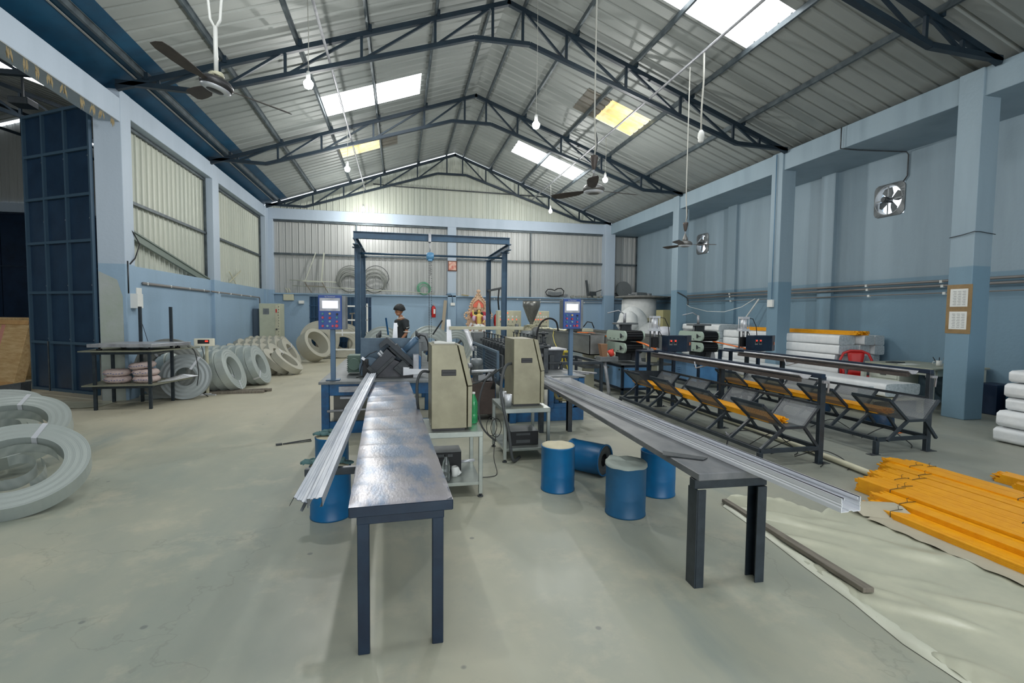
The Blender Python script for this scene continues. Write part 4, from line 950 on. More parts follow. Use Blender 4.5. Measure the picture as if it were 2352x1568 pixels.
# ---- desk, chair, mug
DESK = mat('pale_green_desk', (196, 202, 190), .55, 0, (180, 186, 174), 5)
t = thing('office_desk', 'pale green office desk with drawers against the right wall', 'desk', (9.75, 7.9, 0))
MB().prism([(9.05, 6.85, .735), (10.35, 6.85, .735), (10.35, 8.3, .735), (9.2, 8.3, .735)], (0, 0, .03)).build('desktop', mat('desk_top_olive', (150, 152, 132), .4, 0, (164, 166, 148), 4), t, .004)
MB().box(9.22, 10.3, 6.9, 8.26, .62, .735).build('apron', DESK, t)
for x in (9.12, 10.28):
    for y in (6.92, 8.24): MB().box(x-.035, x+.035, y-.035, y+.035, 0, .73).build('leg', DESK, t)
c_ = MB().box(9.24, 9.7, 7.6, 8.22, .30, .62).build('drawer_pedestal', DESK, t)
for z in (.33, .48): d_ = MB().box(9.225, 9.24, 7.64, 8.18, z, z+.12).build('drawer', DESK, t); MB().box(9.21, 9.227, 7.85, 7.97, z+.06, z+.075).build('drawer_handle', DARK, d_)
t = thing('mug', 'white mug holding pens on the desk', 'mug', (9.75, 7.28, .765))
MB().lathe([(0, .004), (.035, .002), (.042, .01), (.045, .10), (.041, .10), (.038, .014), (0, .012)], (9.75, 7.28, .765), n=22).build('mug_body', WHITE, t)
MB().tube([(9.72, 7.32, .85), (9.70, 7.35, .84), (9.695, 7.355, .80), (9.715, 7.33, .785)], .006, 8).build('mug_handle', WHITE, t)
for k, (dx, dy) in enumerate(((-.03, .05), (0, 0), (.03, -.03))):
    solo(MB().tube([(9.75+dx*.3, 7.28+dy*.3, .785), (9.75+dx*1.6, 7.28+dy*1.6, .925)], .007 if k < 2 else .004, 8), 'pen', (BLACK, BLACK, STEEL)[k], ('black marker leaning left in the white mug', 'upright black marker in the white mug', 'thin silver pen in the white mug')[k], 'pen', 'pens in the mug')
solo(MB().obox((9.55, 7.95, .772), (.3, .21, .014), .3), 'notebook', BLACK, 'dark notebook lying on the desk left of the mug', 'notebook')
solo(MB().obox((9.45, 7.6, .769), (.28, .2, .006), -.2), 'paper_sheet', WHITE, 'white papers on the desk in front of the notebook', 'paper')
def chair_back(u): pass
t = thing('plastic_chair', 'red moulded plastic armchair behind the desk', 'chair', (9.30, 8.56, 0), R(-42)); W_ = world(t)
def T(mb): mb.v = [W_ @ p for p in mb.v]; return mb
T(MB().prism([(-.22, -.20, .41), (.22, -.20, .41), (.24, .1, .41), (.20, .22, .41), (-.20, .22, .41), (-.24, .1, .41)], (0, 0, .03))).build('seat', RED, t, .012)
b_ = MB(); hoop = [(-.26, .20, .42), (-.27, .24, .60), (-.28, .27, .74), (-.22, .30, .88), (-.1, .315, .935), (.1, .315, .935), (.22, .30, .88), (.28, .27, .74), (.27, .24, .60), (.26, .20, .42)]
b_.tube(hoop, .026, 10); T(b_).build('back_hoop', RED, t)
pn = MB(); vs = []
for i in range(9):
    z = .44+i*.06; wd = .10+.05*abs(math.sin((i-3)*.35)); y = .215+(z-.42)*.2
    vs += [(-wd, y-.01, z), (-wd*.4, y, z), (wd*.4, y, z), (wd, y-.01, z)]
pn.add(vs, [(4*i+k, 4*i+k+1, 4*i+k+5, 4*i+k+4) for i in range(8) for k in range(3)], 0, True); o = T(pn).build('back_panel', RED, t); s_ = o.modifiers.new('t', 'SOLIDIFY'); s_.thickness = .012
for s_ in (-1, 1):
    T(MB().tube([(s_*.27, .24, .64), (s_*.29, .05, .65), (s_*.28, -.16, .63), (s_*.25, -.22, .55), (s_*.24, -.22, .42)], .022, 8)).build('armrest', RED, t)
    for y in (-.2, .2): T(MB().bar((s_*.21, y, .42), (s_*.25, y*1.2, 0), .045, .045)).build('leg', RED, t, .006)
# notice on the column
t = thing('notice_board', 'two white notices taped with brown tape on the near right column', 'notice', (XR, 6.42, 1.40))
MB().box(XR-.006, XR, 6.22, 6.60, 1.40, 2.20).build('backing_tape', mat('brown_tape', (150, 124, 84), .4, 0, (132, 108, 72), 8), t)
for z in (1.47, 1.84):
    pg = MB().box(XR-.009, XR-.005, 6.28, 6.545, z, z+.29).build('notice_sheet', WHITE, t)
    tx = MB()
    for k in range(9):
        for j, (a, b) in enumerate(((.03, .08), (.10, .15), (.17, .22))): tx.box(XR-.0105, XR-.009, 6.28+a, 6.28+b-.01*(k % 2), z+.03+k*.027, z+.036+k*.027)
    tx.build('print_lines', PLATE, pg)

# dried leaves on a string along the soffit of the open bay beam, and a dark floodlight on its underside
LEAF = mat('dried_leaf', (150, 132, 96), .8, 0, (120, 112, 84), 20)
leafpts = [(10, 100), (50, 128), (76, 152), (106, 175), (140, 195), (180, 205), (206, 222), (226, 228), (250, 226)]
for k, (a, b) in enumerate(leafpts):
    q = at(a, b, 0, -4.88); b_ = MB(); rnd = random.Random(k)
    for j in range(5):
        d = Vector((rnd.uniform(-.02, .02), rnd.uniform(-.06, .06), -rnd.uniform(.12, .22))); e = Vector((0, .022, 0)); p0 = Vector((q.x+.04, q.y+.02*j-.04, 4.98))
        b_.add([p0, p0+d*.5+e, p0+d, p0+d*.5-e, p0+d*.5+Vector((.012, 0, 0))], [(0, 1, 4), (1, 2, 4), (2, 3, 4), (3, 0, 4)])
    solo(b_, 'dried_leaf_bunch', LEAF, 'dried leaf bunch hanging from the open bay beam, ' + ('at the picture edge', 'second from the picture edge', 'third from the picture edge', 'fourth from the picture edge', 'in the middle of the row', 'fourth from the pillar', 'third from the pillar', 'second from the pillar', 'nearest the pillar')[k], 'leaves', 'dried leaf bunches on the beam')
solo(MB().tube([(-4.84, 6.0, 4.99), (-4.84, 8.2, 4.985), (-4.84, 10.4, 4.99)], .004, 4), 'leaf_string', CABLE, 'thin string along the open bay beam holding dried leaves', 'string')
t = thing('floodlight', 'dark floodlight fixed high in the neighbouring hall beside the beam', 'lamp', (-6.6, 10.9, 5.4))
MB().box(-6.75, -6.45, 10.8, 11.1, 5.30, 5.42).build('housing', BLACKST, t, .01); MB().bar((-6.6, 10.95, 5.42), (-6.6, 10.95, 5.95), .03, .03).build('bracket', BLACKST, t)
# ================================================================== machines
SLATE = mat('slate_blue_paint', (86, 110, 128), .42, .1, (72, 94, 112), 5)
POSTM = mat('post_blue_grey', (84, 112, 138), .42, .1)
def quad_at(y, pts): return [at(px, py, 1, y) for px, py in pts]
def slab(mb, y, pts, depth): return mb.prism(quad_at(y, pts), (0, depth, 0))

def hmi(x0, x1, z0, z1, y, ybase, zbase, lab, grp='control panels on posts'):
    """operator panel on a post: blue front, grey housing behind it"""
    t = thing('operator_panel', lab, 'control panel', ((x0+x1)/2, y, zbase), 0, grp)
    w_ = x1-x0; h_ = z1-z0; X_ = lambda u: x0+u*w_; Z_ = lambda v: z1-v*h_
    MB().box(x0+.02, x1+.05, y+.02, y+.26, z0+.0, z1-.01).build('housing', PLATE, t, .004)
    fp = MB().box(x0, x1, y-.005, y+.02, z0, z1).build('front_panel', HMI, t, .004)
    MB().box(X_(.06), X_(.93), y-.009, y-.004, Z_(.46), Z_(.085)).build('screen_bezel', STEEL, t)
    MB().box(X_(.17), X_(.84), y-.011, y-.008, Z_(.385), Z_(.165)).build('screen', mat('lit_screen', (236, 240, 255), .3, emit=.85), t)
    words('Sai Thermotech', h_*.045, WHITE, fp, ((x0+x1)/2, y-.008, Z_(.045)))
    cols = dict(g=mat('green_button', (60, 130, 140), .4), r=mat('red_button', (200, 60, 80), .4), y=mat('amber_button', (226, 190, 110), .4), d=BLACK, R=RED, w=mat('pale_button', (130, 170, 180), .4))
    for u, v, c, s_ in ((.19, .545, 'g', 1), (.49, .54, 'y', 1), (.80, .555, 'd', 1), (.19, .655, 'r', 1), (.49, .665, 'R', 1.1), (.79, .65, 'g', 1), (.19, .77, 'g', 1), (.49, .765, 'w', 1), (.79, .77, 'r', 1), (.19, .90, 'r', 1), (.39, .90, 'w', 1), (.61, .90, 'r', 1), (.78, .895, 'r', 1.45)):
        r = w_*.052*s_; MB().cyl((X_(u), y-.004, Z_(v)), (X_(u), y-.028, Z_(v)), r, r*.9, 14).build('push_button', cols[c], t)
    for v in (.515, .625, .735, .865):
        for u in (.19, .49, .79): pass
    MB().bar(((x0+x1)/2+.02, y+.10, zbase), ((x0+x1)/2+.02, y+.10, z0), .062, .062, up=(0, 1, 0)).build('post', POSTM, t, .003)
    MB().box((x0+x1)/2-.07, (x0+x1)/2+.11, y+.03, y+.18, zbase, zbase+.012).build('base_plate', POSTM, t)
    return t
hmi(-1.06, -.76, 1.42, 1.88, 7.12, 0, .72, 'blue operator panel with lit screen on a post, left machine')
hmi(2.47, 2.75, 1.43, 1.89, 7.38, 0, .69, 'blue operator panel with lit screen on a post, right machine')

# ---- left cutting and roll forming machine
t = thing('roll_forming_machine', 'left blue roll forming machine with tilted cutting head behind the long table', 'machine', (-.3, 9.0, 0))
f_ = MB()
f_.box(-1.03, -.93, 7.08, 7.18, .0, .68).box(-.28, -.20, 7.08, 7.18, .0, .62).box(.42, .52, 7.08, 7.18, 0, .66).box(-1.03, .52, 7.10, 7.17, 0, .16).box(-.93, .42, 7.10, 7.14, .52, .68).box(-1.03, -.94, 7.18, 11.2, .55, .68).box(.43, .52, 7.18, 11.2, .55, .68)
for y in (8.6, 9.9, 11.1): f_.box(-1.03, -.93, y, y+.1, 0, .55).box(.42, .52, y, y+.1, 0, .55)
f_.build('frame', BLUEF, t, .004)
MB().box(-1.06, .54, 7.05, 11.2, .68, .715).build('bed_plate', PLATE, t, .003)
MB().box(-.9, -.62, 7.30, 7.5, .05, .50).build('electrical_box', mat('grey_box', (112, 114, 110), .5), t, .003)
MB().box(-.80, -.30, 7.04, 7.10, .575, .65).box(-.78, -.30, 7.0, 7.1, .49, .515).build('out_feed_guides', STEEL, t)
MB().tube([(-.95, 7.04, .32), (-.1, 7.04, .34)], .018, 8).build('tie_bar', STEEL, t)
y = 7.40
b_ = MB(); slab(b_, y+.35, ((828, 776), (962, 776), (962, 880), (828, 880)), .03); b_.build('back_plate', SLATE, t, .003)
b_ = MB(); slab(b_, y-.02, ((870, 791), (889, 775), (950, 829), (949, 842), (889, 789), (873, 801)), .34); b_.build('head_cover', BLACKST, t, .003)
b_ = MB(); slab(b_, y+.05, ((892, 797), (912, 790), (947, 834), (938, 840), (898, 806)), .22); b_.build('slide_plate', DARK, t, .003)
b_ = MB(); slab(b_, y, ((841, 852), (888, 800), (910, 820), (861, 868)), .26); b_.build('blade_housing', mat('graphite', (60, 64, 70), .45, .2), t, .004)
b_ = MB(); slab(b_, y-.03, ((856, 862), (902, 818), (907, 824), (861, 868)), .05); slab(b_, y-.03, ((842, 846), (848, 840), (868, 858), (862, 866)), .05); b_.build('blade_clamp', DARK, t, .003)
b_ = MB(); slab(b_, y+.02, ((903, 846), (925, 826), (944, 845), (924, 864)), .2); b_.build('guide_block', DARK, t, .004)
b_ = MB(); slab(b_, y+.10, ((858, 872), (905, 826), (948, 842), (948, 880), (866, 880)), .16); b_.build('apron', mat('dusty_apron', (82, 84, 90), .5, .3, (110, 110, 114), 7), t)
c = at(850, 845, 1, y+.12); b_ = MB().cyl(c, c+Vector((0, .05, 0)), .155, n=36); b_.build('blade_guard', SLATE, t)
c1, c2 = at(929, 805, 1, y+.15), at(956, 778, 1, y+.15); d = (c2-c1)
b_ = MB().cyl(c1, c2, .048, n=20).cyl(c1-d*.12, c1, .056, n=20).cyl(c2, c2+d*.12, .03, n=14); b_.build('hydraulic_ram', POSTM, t)
p = [at(a, b, 1, y+.15) for a, b in ((957, 776), (966, 769), (976, 772), (982, 784), (984, 800), (983, 830))]
MB().tube(p, .011, 8).build('hydraulic_hose', RUBBER, t)
b_ = MB(); c = at(868, 810, 1, y-.02); b_.cyl(c, c+Vector((.05, 0, -.05)), .018, n=12).cyl(c+Vector((.03, 0, .03)), c+Vector((.07, 0, -.02)), .015, n=12).obox(c+Vector((-.20, -.01, -.08)), (.05, .03, .035), Matrix.Rotation(R(35), 3, 'Y')); b_.build('valve_fittings', GALV, t)
p = [at(a, b, 1, y-.03) for a, b in ((866, 806), (850, 812), (838, 822), (830, 842), (827, 858))]; MB().tube(p, .006, 6).build('air_line', BLACK, t)
b_ = MB(); slab(b_, y-.03, ((926, 846), (985, 848), (985, 856), (926, 862)), .06); slab(b_, y-.04, ((926, 843), (940, 844), (940, 848), (926, 848)), .05); b_.build('out_feed_bar', GALV, t)
b_ = MB(); slab(b_, y-.02, ((949, 815), (962, 815), (962, 880), (949, 880)), .22); b_.build('side_cover', STEEL, t, .003)
b_ = MB(); slab(b_, y-.02, ((962, 816), (967, 820), (967, 860), (962, 860)), .2); b_.build('side_post', BLUEF, t)
# gearbox and junctions on the left of the bed
GREENM = mat('motor_green', (84, 108, 96), .5, .1)
g_ = MB(); g_.obox((-.66, 7.95, .88), (.19, .30, .26)); 
for k in range(8): g_.box(-.77, -.55, 7.80, 8.1, .775+k*.03, .785+k*.03)
g_.cyl((-.66, 7.78, .88), (-.66, 7.72, .88), .09, n=20); g_.build('drive_motor', GREENM, t, .006)
MB().box(-.52, -.44, 7.45, 7.55, .72, .98).build('limit_switch', BLACK, t, .004)
b_ = MB()
for k in range(3): b_.tube([(-.5+.02*k, 7.42, .95), (-.44+.02*k, 7.38, .85), (-.48, 7.36, .75), (-.6, 7.36, .73)], .006, 6)
b_.build('wiring', BLACK, t)
# forming stands behind the head
for k, yy in enumerate((8.9, 9.35, 9.8, 10.25, 10.7)):
    s_ = MB().box(-.42, -.34, yy, yy+.1, .715, 1.20-.03*k).box(.30, .38, yy, yy+.1, .715, 1.20-.03*k).box(-.46, .42, yy-.01, yy+.11, 1.14-.03*k, 1.20-.03*k); s_.build('roller_stand', PLATE, t, .004)
    r_ = MB()
    for z in (.86, 1.02): r_.lathe([(0, -.33), (.035, -.33), (.035, -.1), (.075, -.1), (.09, -.05), (.09, .05), (.075, .1), (.035, .1), (.035, .33), (0, .33)], (0, yy+.05, z), Matrix.Rotation(R(90), 3, 'Y'), 18)
    r_.build('forming_rolls', STEEL, t)
    j_ = MB().tube([(-.38, yy+.05, 1.15), (-.38, yy+.05, 1.28)], .014, 8).tube([(.34, yy+.05, 1.15), (.34, yy+.05, 1.28)], .014, 8); j_.build('adjusting_screw', DARK, t)
MB().box(.36, .52, 9.4, 9.7, .95, 1.28).build('terminal_box', PLATE, t, .006)
MB().bar((-.20, 9.4, 1.25), (-.24, 9.35, 1.56), .022, .022).build('lever', BLUEF, t); MB().bar((.62, 9.6, 1.25), (.78, 9.4, 1.52), .02, .02).build('lever', DARK, t)
MB().prism([(-.14, 9.30, 1.0), (-.03, 9.30, 1.0), (-.04, 9.32, 1.47), (-.10, 9.32, 1.47)], (0, .004, 0)).build('strip_end', GALV, t)

# ---- hydraulic power pack between the machines
t = thing('hydraulic_power_pack', 'brown hydraulic tank with grey upright motor between the two cabinets', 'power pack', (1.27, 7.7, 0))
MB().box(.98, 1.44, 7.55, 8.1, .10, .60).build('oil_tank', mat('tank_brown', (70, 58, 54), .6, .1, (88, 76, 70), 5), t, .008)
MB().box(1.06, 1.12, 7.6, 8.0, 0, .10).box(1.40, 1.46, 7.6, 8.0, 0, .10).build('skid', BLACK, t)
MGREY = mat('motor_grey', (128, 134, 136), .4, .2)
m_ = MB().lathe([(0, .96), (.07, .955), (.095, .93), (.10, .86), (.092, .855), (.092, .70), (.06, .69), (.06, .60)], (1.17, 7.70, 0), n=28)
for k in range(24):
    a = k*math.pi/12; m_.obox((1.17+.098*math.cos(a), 7.70+.098*math.sin(a), .775), (.012, .004, .15), a)
m_.build('motor', MGREY, t)
MB().cyl((1.08, 7.66, .85), (1.02, 7.62, .85), .04, n=18).obox((1.28, 7.66, .66), (.2, .12, .09)).obox((1.38, 7.72, .68), (.08, .1, .16)).build('valve_block', STEEL, t, .005)
MB().tube([(1.06, 7.45, .78), (1.45, 7.45, .79)], .022, 10).build('pipe', GALV, t)
for k in range(4):
    MB().tube([(1.30, 7.6, .70+.02*k), (1.34+.02*k, 7.5, .80), (1.40, 7.46, .62), (1.36+.02*k, 7.48, .50)], .008, 6).build('hose', RUBBER, t)

# ---- right roll former
t = thing('roll_forming_machine', 'right blue roll forming machine with mesh side guard and many roller stands', 'machine', (2.0, 9.2, 0))
f_ = MB(); f_.box(1.62, 2.82, 7.36, 7.44, 0, .20).box(1.62, 1.72, 7.30, 7.44, 0, .66).box(2.25, 2.33, 7.36, 7.44, .2, .66).box(2.72, 2.82, 7.34, 7.44, .42, .68).box(2.75, 2.82, 7.44, 11.2, .50, .68).box(1.55, 1.62, 7.6, 11.2, .50, .66).box(2.33, 2.74, 7.36, 7.44, .2, .27).box(1.62, 2.82, 7.36, 7.44, .6, .68)
for yy in (8.6, 9.9, 11.1): f_.box(1.55, 1.65, yy, yy+.1, 0, .5).box(2.73, 2.82, yy, yy+.1, 0, .5)
f_.prism([(2.82, 7.36, .2), (2.62, 7.36, .2), (2.82, 7.36, .34)], (0, .08, 0)); f_.build('frame', BLUEF, t, .004)
MB().box(1.55, 2.84, 7.34, 11.2, .66, .70).build('bed_plate', PLATE, t, .003)
# slanting yellow flex inside the frame
MB().tube([(2.34, 7.6, .5), (2.42, 7.5, .32), (2.58, 7.42, .36), (2.66, 7.4, .44)], .02, 8).tube([(2.36, 7.62, .5), (2.46, 7.5, .30), (2.6, 7.42, .30)], .015, 8).build('conduit', mat('dirty_flex', (140, 132, 92), .7), t)
gf = MB(); x = 1.50
for a, b in (((x, 7.66, 1.05), (x, 10.3, 1.05)), ((x, 7.66, .62), (x, 10.3, .62)), ((x, 7.66, .62), (x, 7.66, 1.05)), ((x, 10.3, .62), (x, 10.3, 1.05)), ((x, 9.0, .62), (x, 9.0, 1.05))): gf.bar(a, b, .04, .04)
go = gf.build('guard_frame', SLATE, t, .002)
gm = MB()
for k in range(1, 9): gm.bar((x, 7.68, .62+k*.048), (x, 10.28, .62+k*.048), .006, .006)
for k in range(32): gm.bar((x, 7.70+k*.083, .63), (x, 7.70+k*.083, 1.04), .005, .005)
gm.build('guard_mesh', SLATE, go)
gp = MB().box(x+.07, x+.10, 7.7, 10.3, .70, 1.0); gp.build('gear_cover', DARK, t)
for k in range(9):
    yy = 7.78+k*.29
    s_ = MB().box(1.66, 1.74, yy, yy+.11, .70, 1.12).box(2.28, 2.36, yy, yy+.11, .70, 1.12).box(1.62, 2.40, yy+.0, yy+.11, 1.10, 1.15); s_.build('roller_stand', DARK, t, .003)
    r_ = MB().lathe([(0, -.32), (.035, -.32), (.035, -.12), (.08, -.12), (.08, .12), (.035, .12), (.035, .32), (0, .32)], (2.02, yy+.055, .98), Matrix.Rotation(R(90), 3, 'Y'), 16).lathe([(0, -.32), (.03, -.32), (.03, -.12), (.07, -.12), (.07, .12), (.03, .12), (.03, .32), (0, .32)], (2.02, yy+.055, .82), Matrix.Rotation(R(90), 3, 'Y'), 16); r_.build('forming_rolls', STEEL, t)
    for xx in (1.70, 2.32): MB().cyl((xx, yy+.055, 1.14), (xx, yy+.055, 1.27), .012, n=10).cyl((xx, yy+.055, 1.27), (xx, yy+.055, 1.285), .028, n=12).cyl((xx, yy+.055, 1.15), (xx, yy+.055, 1.175), .03, n=12).build('adjusting_screw', DARK, t)
# ribbon of steel arching in from the coil
b_ = MB(); pts = [tuple(at(a_, b_, 1, c_)) for a_, b_, c_ in ((1070, 756, 10.45), (1074, 764, 10.42), (1079, 778, 10.38), (1084, 792, 10.3), (1090, 806, 10.2))]
vs = []
for q in pts: vs += [(q[0]-.06, q[1], q[2]), (q[0]+.05, q[1], q[2]+.005)]
b_.add(vs, [(2*i, 2*i+1, 2*i+3, 2*i+2) for i in range(len(pts)-1)], 0, True); so = b_.build('steel_strip', GALV, t); so.modifiers.new('g', 'SOLIDIFY').thickness = .002
b_ = MB().prism([(.98, 10.7, 1.0), (1.10, 10.7, 1.0), (1.06, 10.72, 1.52), (.98, 10.72, 1.52)], (0, .004, 0)); b_.build('steel_strip', GALV, t)
MB().bar((1.02, 10.5, 1.345), (2.60, 10.5, 1.345), .07, .07).build('cross_beam', CREAM, t, .004)
MB().box(1.55, 1.85, 10.7, 11.1, .95, 1.25).build('drive_motor', PLATE, t, .01)
# cutter of the right line
b_ = MB().prism([(2.28, 8.3, 1.03), (2.80, 8.3, 1.03), (2.72, 8.3, .78), (2.66, 8.3, .55), (2.34, 8.3, .55)], (0, .3, 0)); b_.build('cutter_body', BLACKST, t, .005)
MB().box(2.26, 2.84, 8.25, 8.8, 1.03, 1.055).build('cutter_table', STEEL, t, .003)
MB().box(2.40, 2.44, 8.24, 8.3, .56, 1.0).box(2.52, 2.60, 8.24, 8.3, .60, .95).box(2.50, 2.72, 8.2, 8.26, .80, .83).build('cutter_ribs', DARK, t)
MB().tube([(2.48, 8.5, 1.05), (2.48, 8.5, 1.35)], .03, 12).cyl((2.48, 8.5, 1.3), (2.48, 8.5, 1.33), .09, n=18).build('press_column', DARK, t)
hose([(2.32, 8.4, 1.06), (2.34, 8.4, 1.35), (2.42, 8.4, 1.52), (2.56, 8.4, 1.58), (2.68, 8.4, 1.52), (2.72, 8.4, 1.36)], .016, RUBBER, 'thick black hose arching over the right machine below the steel hopper', group='hoses over the right machine')
# low steel bars lying in the right line
solo(MB().bar((2.62, 8.8, .66), (3.05, 7.5, .715), .10, .02).bar((2.6, 8.4, .64), (2.9, 7.42, .715), .06, .02), 'flat_bars', STEEL, 'light flat steel bars lying on the bed of the right machine', 'steel bars')

# ---- small dark frame tables behind the right operator panel
t = thing('roller_table', 'dark open steel frame stand behind the right operator panel', 'stand', (3.1, 8.7, 0))
MB().bar((2.75, 8.3, .80), (2.75, 9.6, .80), .05, .05).bar((3.5, 8.3, .80), (3.5, 9.6, .80), .05, .05).bar((2.75, 8.3, .80), (3.5, 8.3, .80), .05, .05).bar((2.75, 9.6, .80), (3.5, 9.6, .80), .05, .05).build('top_frame', BLACKST, t, .003)
for x in (2.75, 3.5):
    for y in (8.3, 9.6): MB().bar((x, y, 0), (x, y, .78), .05, .05, up=(0, 1, 0)).build('leg', BLACKST, t, .003)
MB().bar((2.75, 8.3, .25), (3.5, 8.3, .25), .04, .04).bar((2.75, 9.6, .25), (3.5, 9.6, .25), .04, .04).build('low_rail', BLACKST, t)

# ---- extrusion lines running along the right
def trough(x0, x1, y0, y1, z0, z1, lab):
    t = thing('cooling_trough', lab, 'cooling trough', ((x0+x1)/2, (y0+y1)/2, 0), 0, 'steel cooling troughs')
    tm_ = mat('trough_steel', (136, 138, 136), .45, .35, (112, 114, 112), 4, stretch=(1, .3, 1))
    MB().box(x0, x0+.015, y0, y1, z0, z1).box(x1-.015, x1, y0, y1, z0, z1).box(x0, x1, y0, y1, z0, z0+.02).box(x0, x1, y0, y0+.015, z0, z1).box(x0, x1, y1-.015, y1, z0, z1).box(x0-.02, x0+.02, y0, y1, z1, z1+.02).box(x1-.02, x1+.02, y0, y1, z1, z1+.02).build('tank', tm_, t)
    for yy in (y0+.5, (y0+y1)/2, y1-.5):
        MB().box(x0+.05, x1-.05, yy-.05, yy+.05, .04, z0).box(x0, x1, yy-.12, yy+.12, 0, .04).build('pedestal', CREAM, t, .005)
    MB().box(x0-.1, x1+.1, y0, y1, z0-.28, z0-.24).build('base_rail', DARK, t)
    return t
trough(3.90, 4.25, 9.9, 14.2, .80, 1.22, 'long grey steel cooling trough of the first extrusion line')
trough(5.70, 6.05, 10.4, 15.2, .78, 1.17, 'long grey steel cooling trough of the second extrusion line, farther right')
rnd = random.Random(8)
for k, (y, sx) in enumerate(((13.7, .14), (13.3, .12), (12.6, .1), (12.1, .15), (15.1, .12))):
    b_ = MB(); x = 3.95+.05*(k % 2)
    for q in range(6): b_.ball((x+rnd.uniform(-.03, .1), y+rnd.uniform(-.25, .25), 1.25+rnd.uniform(0, .02)), (.05, .09, .022), 8, 5)
    solo(b_, 'plastic_scrap', mat('pale_scrap', (222, 218, 190), .7), 'pale lumpy plastic scrap on the first trough edge, ' + ('by the hopper', 'next to the hopper end', 'in the middle', 'nearest the operator panel', 'hidden far end')[k], 'scrap', 'scrap on the trough')
b_ = MB().tube([(3.9, 12.4, 1.25), (3.86, 12.35, 1.1), (3.85, 12.2, .95), (3.87, 12.0, .8)], .012, 6); solo(b_, 'yellow_hose', mat('hose_yellow', (220, 204, 110), .5), 'thin yellow hose hanging over the side of the first trough', 'hose')
t = thing('yellow_clamp_stand', 'small yellow folding stand beneath the first trough', 'stand', (3.75, 11.0, 0))
ym = mat('stand_yellow', (206, 186, 62), .5); MB().box(3.60, 3.80, 10.9, 11.1, .78, .82).build('stand_top', ym, t)
for dx in (-.1, .12): MB().bar((3.70, 11.0, .80), (3.70+dx*1.5, 10.9, 0), .02, .02).build('leg', ym, t)

def haul_off(x, y0, y1, z, lab, grp):
    """two caterpillar belts one above the other, x = side facing the aisle"""
    t = thing('haul_off_unit', lab, 'haul-off', (x+.25, (y0+y1)/2, z-.2), 0, grp); ym_ = (y0+y1)/2
    CAP = mat('pale_green_cover', (176, 194, 180), .4)
    for q, zc in enumerate((z+.33, z+.08)):
        r = .105; prof = []
        for k in range(9): a = math.pi/2+k*math.pi/8; prof.append((y1-r-r*math.cos(a)*-1 if False else 0, 0))
        poly = [(x, y1-r+r*math.sin(a), zc+r*math.cos(a)) for a in [k*math.pi/8 for k in range(9)]] + [(x, y0+r-r*math.sin(a), zc-r*math.cos(a)) for a in [k*math.pi/8 for k in range(9)]]
        MB().prism(poly, (.035, 0, 0)).prism([Vector(p)+Vector((.40, 0, 0)) for p in poly], (.035, 0, 0)).build('belt_cover', CAP, t)
        R2 = r-.008; n = 44; tr = MB(); L_ = (y1-y0-2*r); per = 2*L_+2*math.pi*R2
        for k in range(n):
            s_ = per*k/n
            if s_ < L_: p, a = (y0+r+s_, zc+R2), 0
            elif s_ < L_+math.pi*R2: a = (s_-L_)/R2; p = (y1-r+R2*math.sin(a), zc+R2*math.cos(a))
            elif s_ < 2*L_+math.pi*R2: a = math.pi; p = (y1-r-(s_-L_-math.pi*R2), zc-R2)
            else: a = math.pi+(s_-2*L_-math.pi*R2)/R2; p = (y0+r+R2*math.sin(a), zc+R2*math.cos(a))
            tr.obox((x+.2175, p[0], p[1]), (.35, per/n*.72, .026), Matrix.Rotation(-a, 3, 'X'))
        tr.build('tread_pads', BLACK, t)
        MB().prism([Vector((p[0]+.05, ym_+(p[1]-ym_)*.97, zc+(p[2]-zc)*.86)) for p in poly], (.33, 0, 0)).build('belt_core', RUBBER, t)
        kn = MB()
        for yy in (y0+.2,):
            kn.cyl((x-.012, yy, zc), (x, yy, zc), .035, n=14).bar((x-.02, yy, zc-.05), (x-.02, yy, zc+.05), .014, .014).bar((x-.02, yy-.13, zc), (x-.02, yy, zc), .012, .012)
        for yy in (y0+.35, y0+.55, y0+.75): kn.obox((x-.006, yy, zc-.07), (.01, .04, .012))
        kn.build('tension_knob', DARK, t)
    MB().box(x+.06, x+.36, ym_-.12, ym_+.12, z-.20, z-.02).box(x+.10, x+.32, ym_-.06, ym_+.06, z+.43, z+.60).build('column', DARK, t, .003)
    MB().box(x-.02, x+.44, ym_-.16, ym_+.14, z+.56, z+.60).build('top_yoke', PLATE, t, .004)
    b_ = MB()
    for dx in (.08, .16, .26, .34): b_.cyl((x+dx, ym_-.02, z+.42), (x+dx, ym_-.02, z+.57), .018, n=10)
    b_.cyl((x+.2, ym_, z+.60), (x+.2, ym_, z+.80), .03, n=12).tube([(x+.2, ym_, z+.78), (x+.08, ym_+.05, z+.86), (x-.15, ym_+.1, z+.80)], .012, 6); b_.build('guide_rods', STEEL, t)
    MB().prism([(x+.30, ym_-.35, z-.20), (x+.44, ym_-.35, z-.20), (x+.40, ym_-.35, z+.0), (x+.34, ym_-.35, z+.02)], (0, .2, 0)).build('foot_bracket', STEEL, t)
    return t
haul_off(4.50, 9.45, 10.42, .89, 'pale green twin-belt haul-off on the first blue cabinet, black treads', 'twin-belt haul-offs')
haul_off(6.60, 9.95, 10.95, .86, 'pale green twin-belt haul-off farther right, behind the navy control box', 'twin-belt haul-offs')
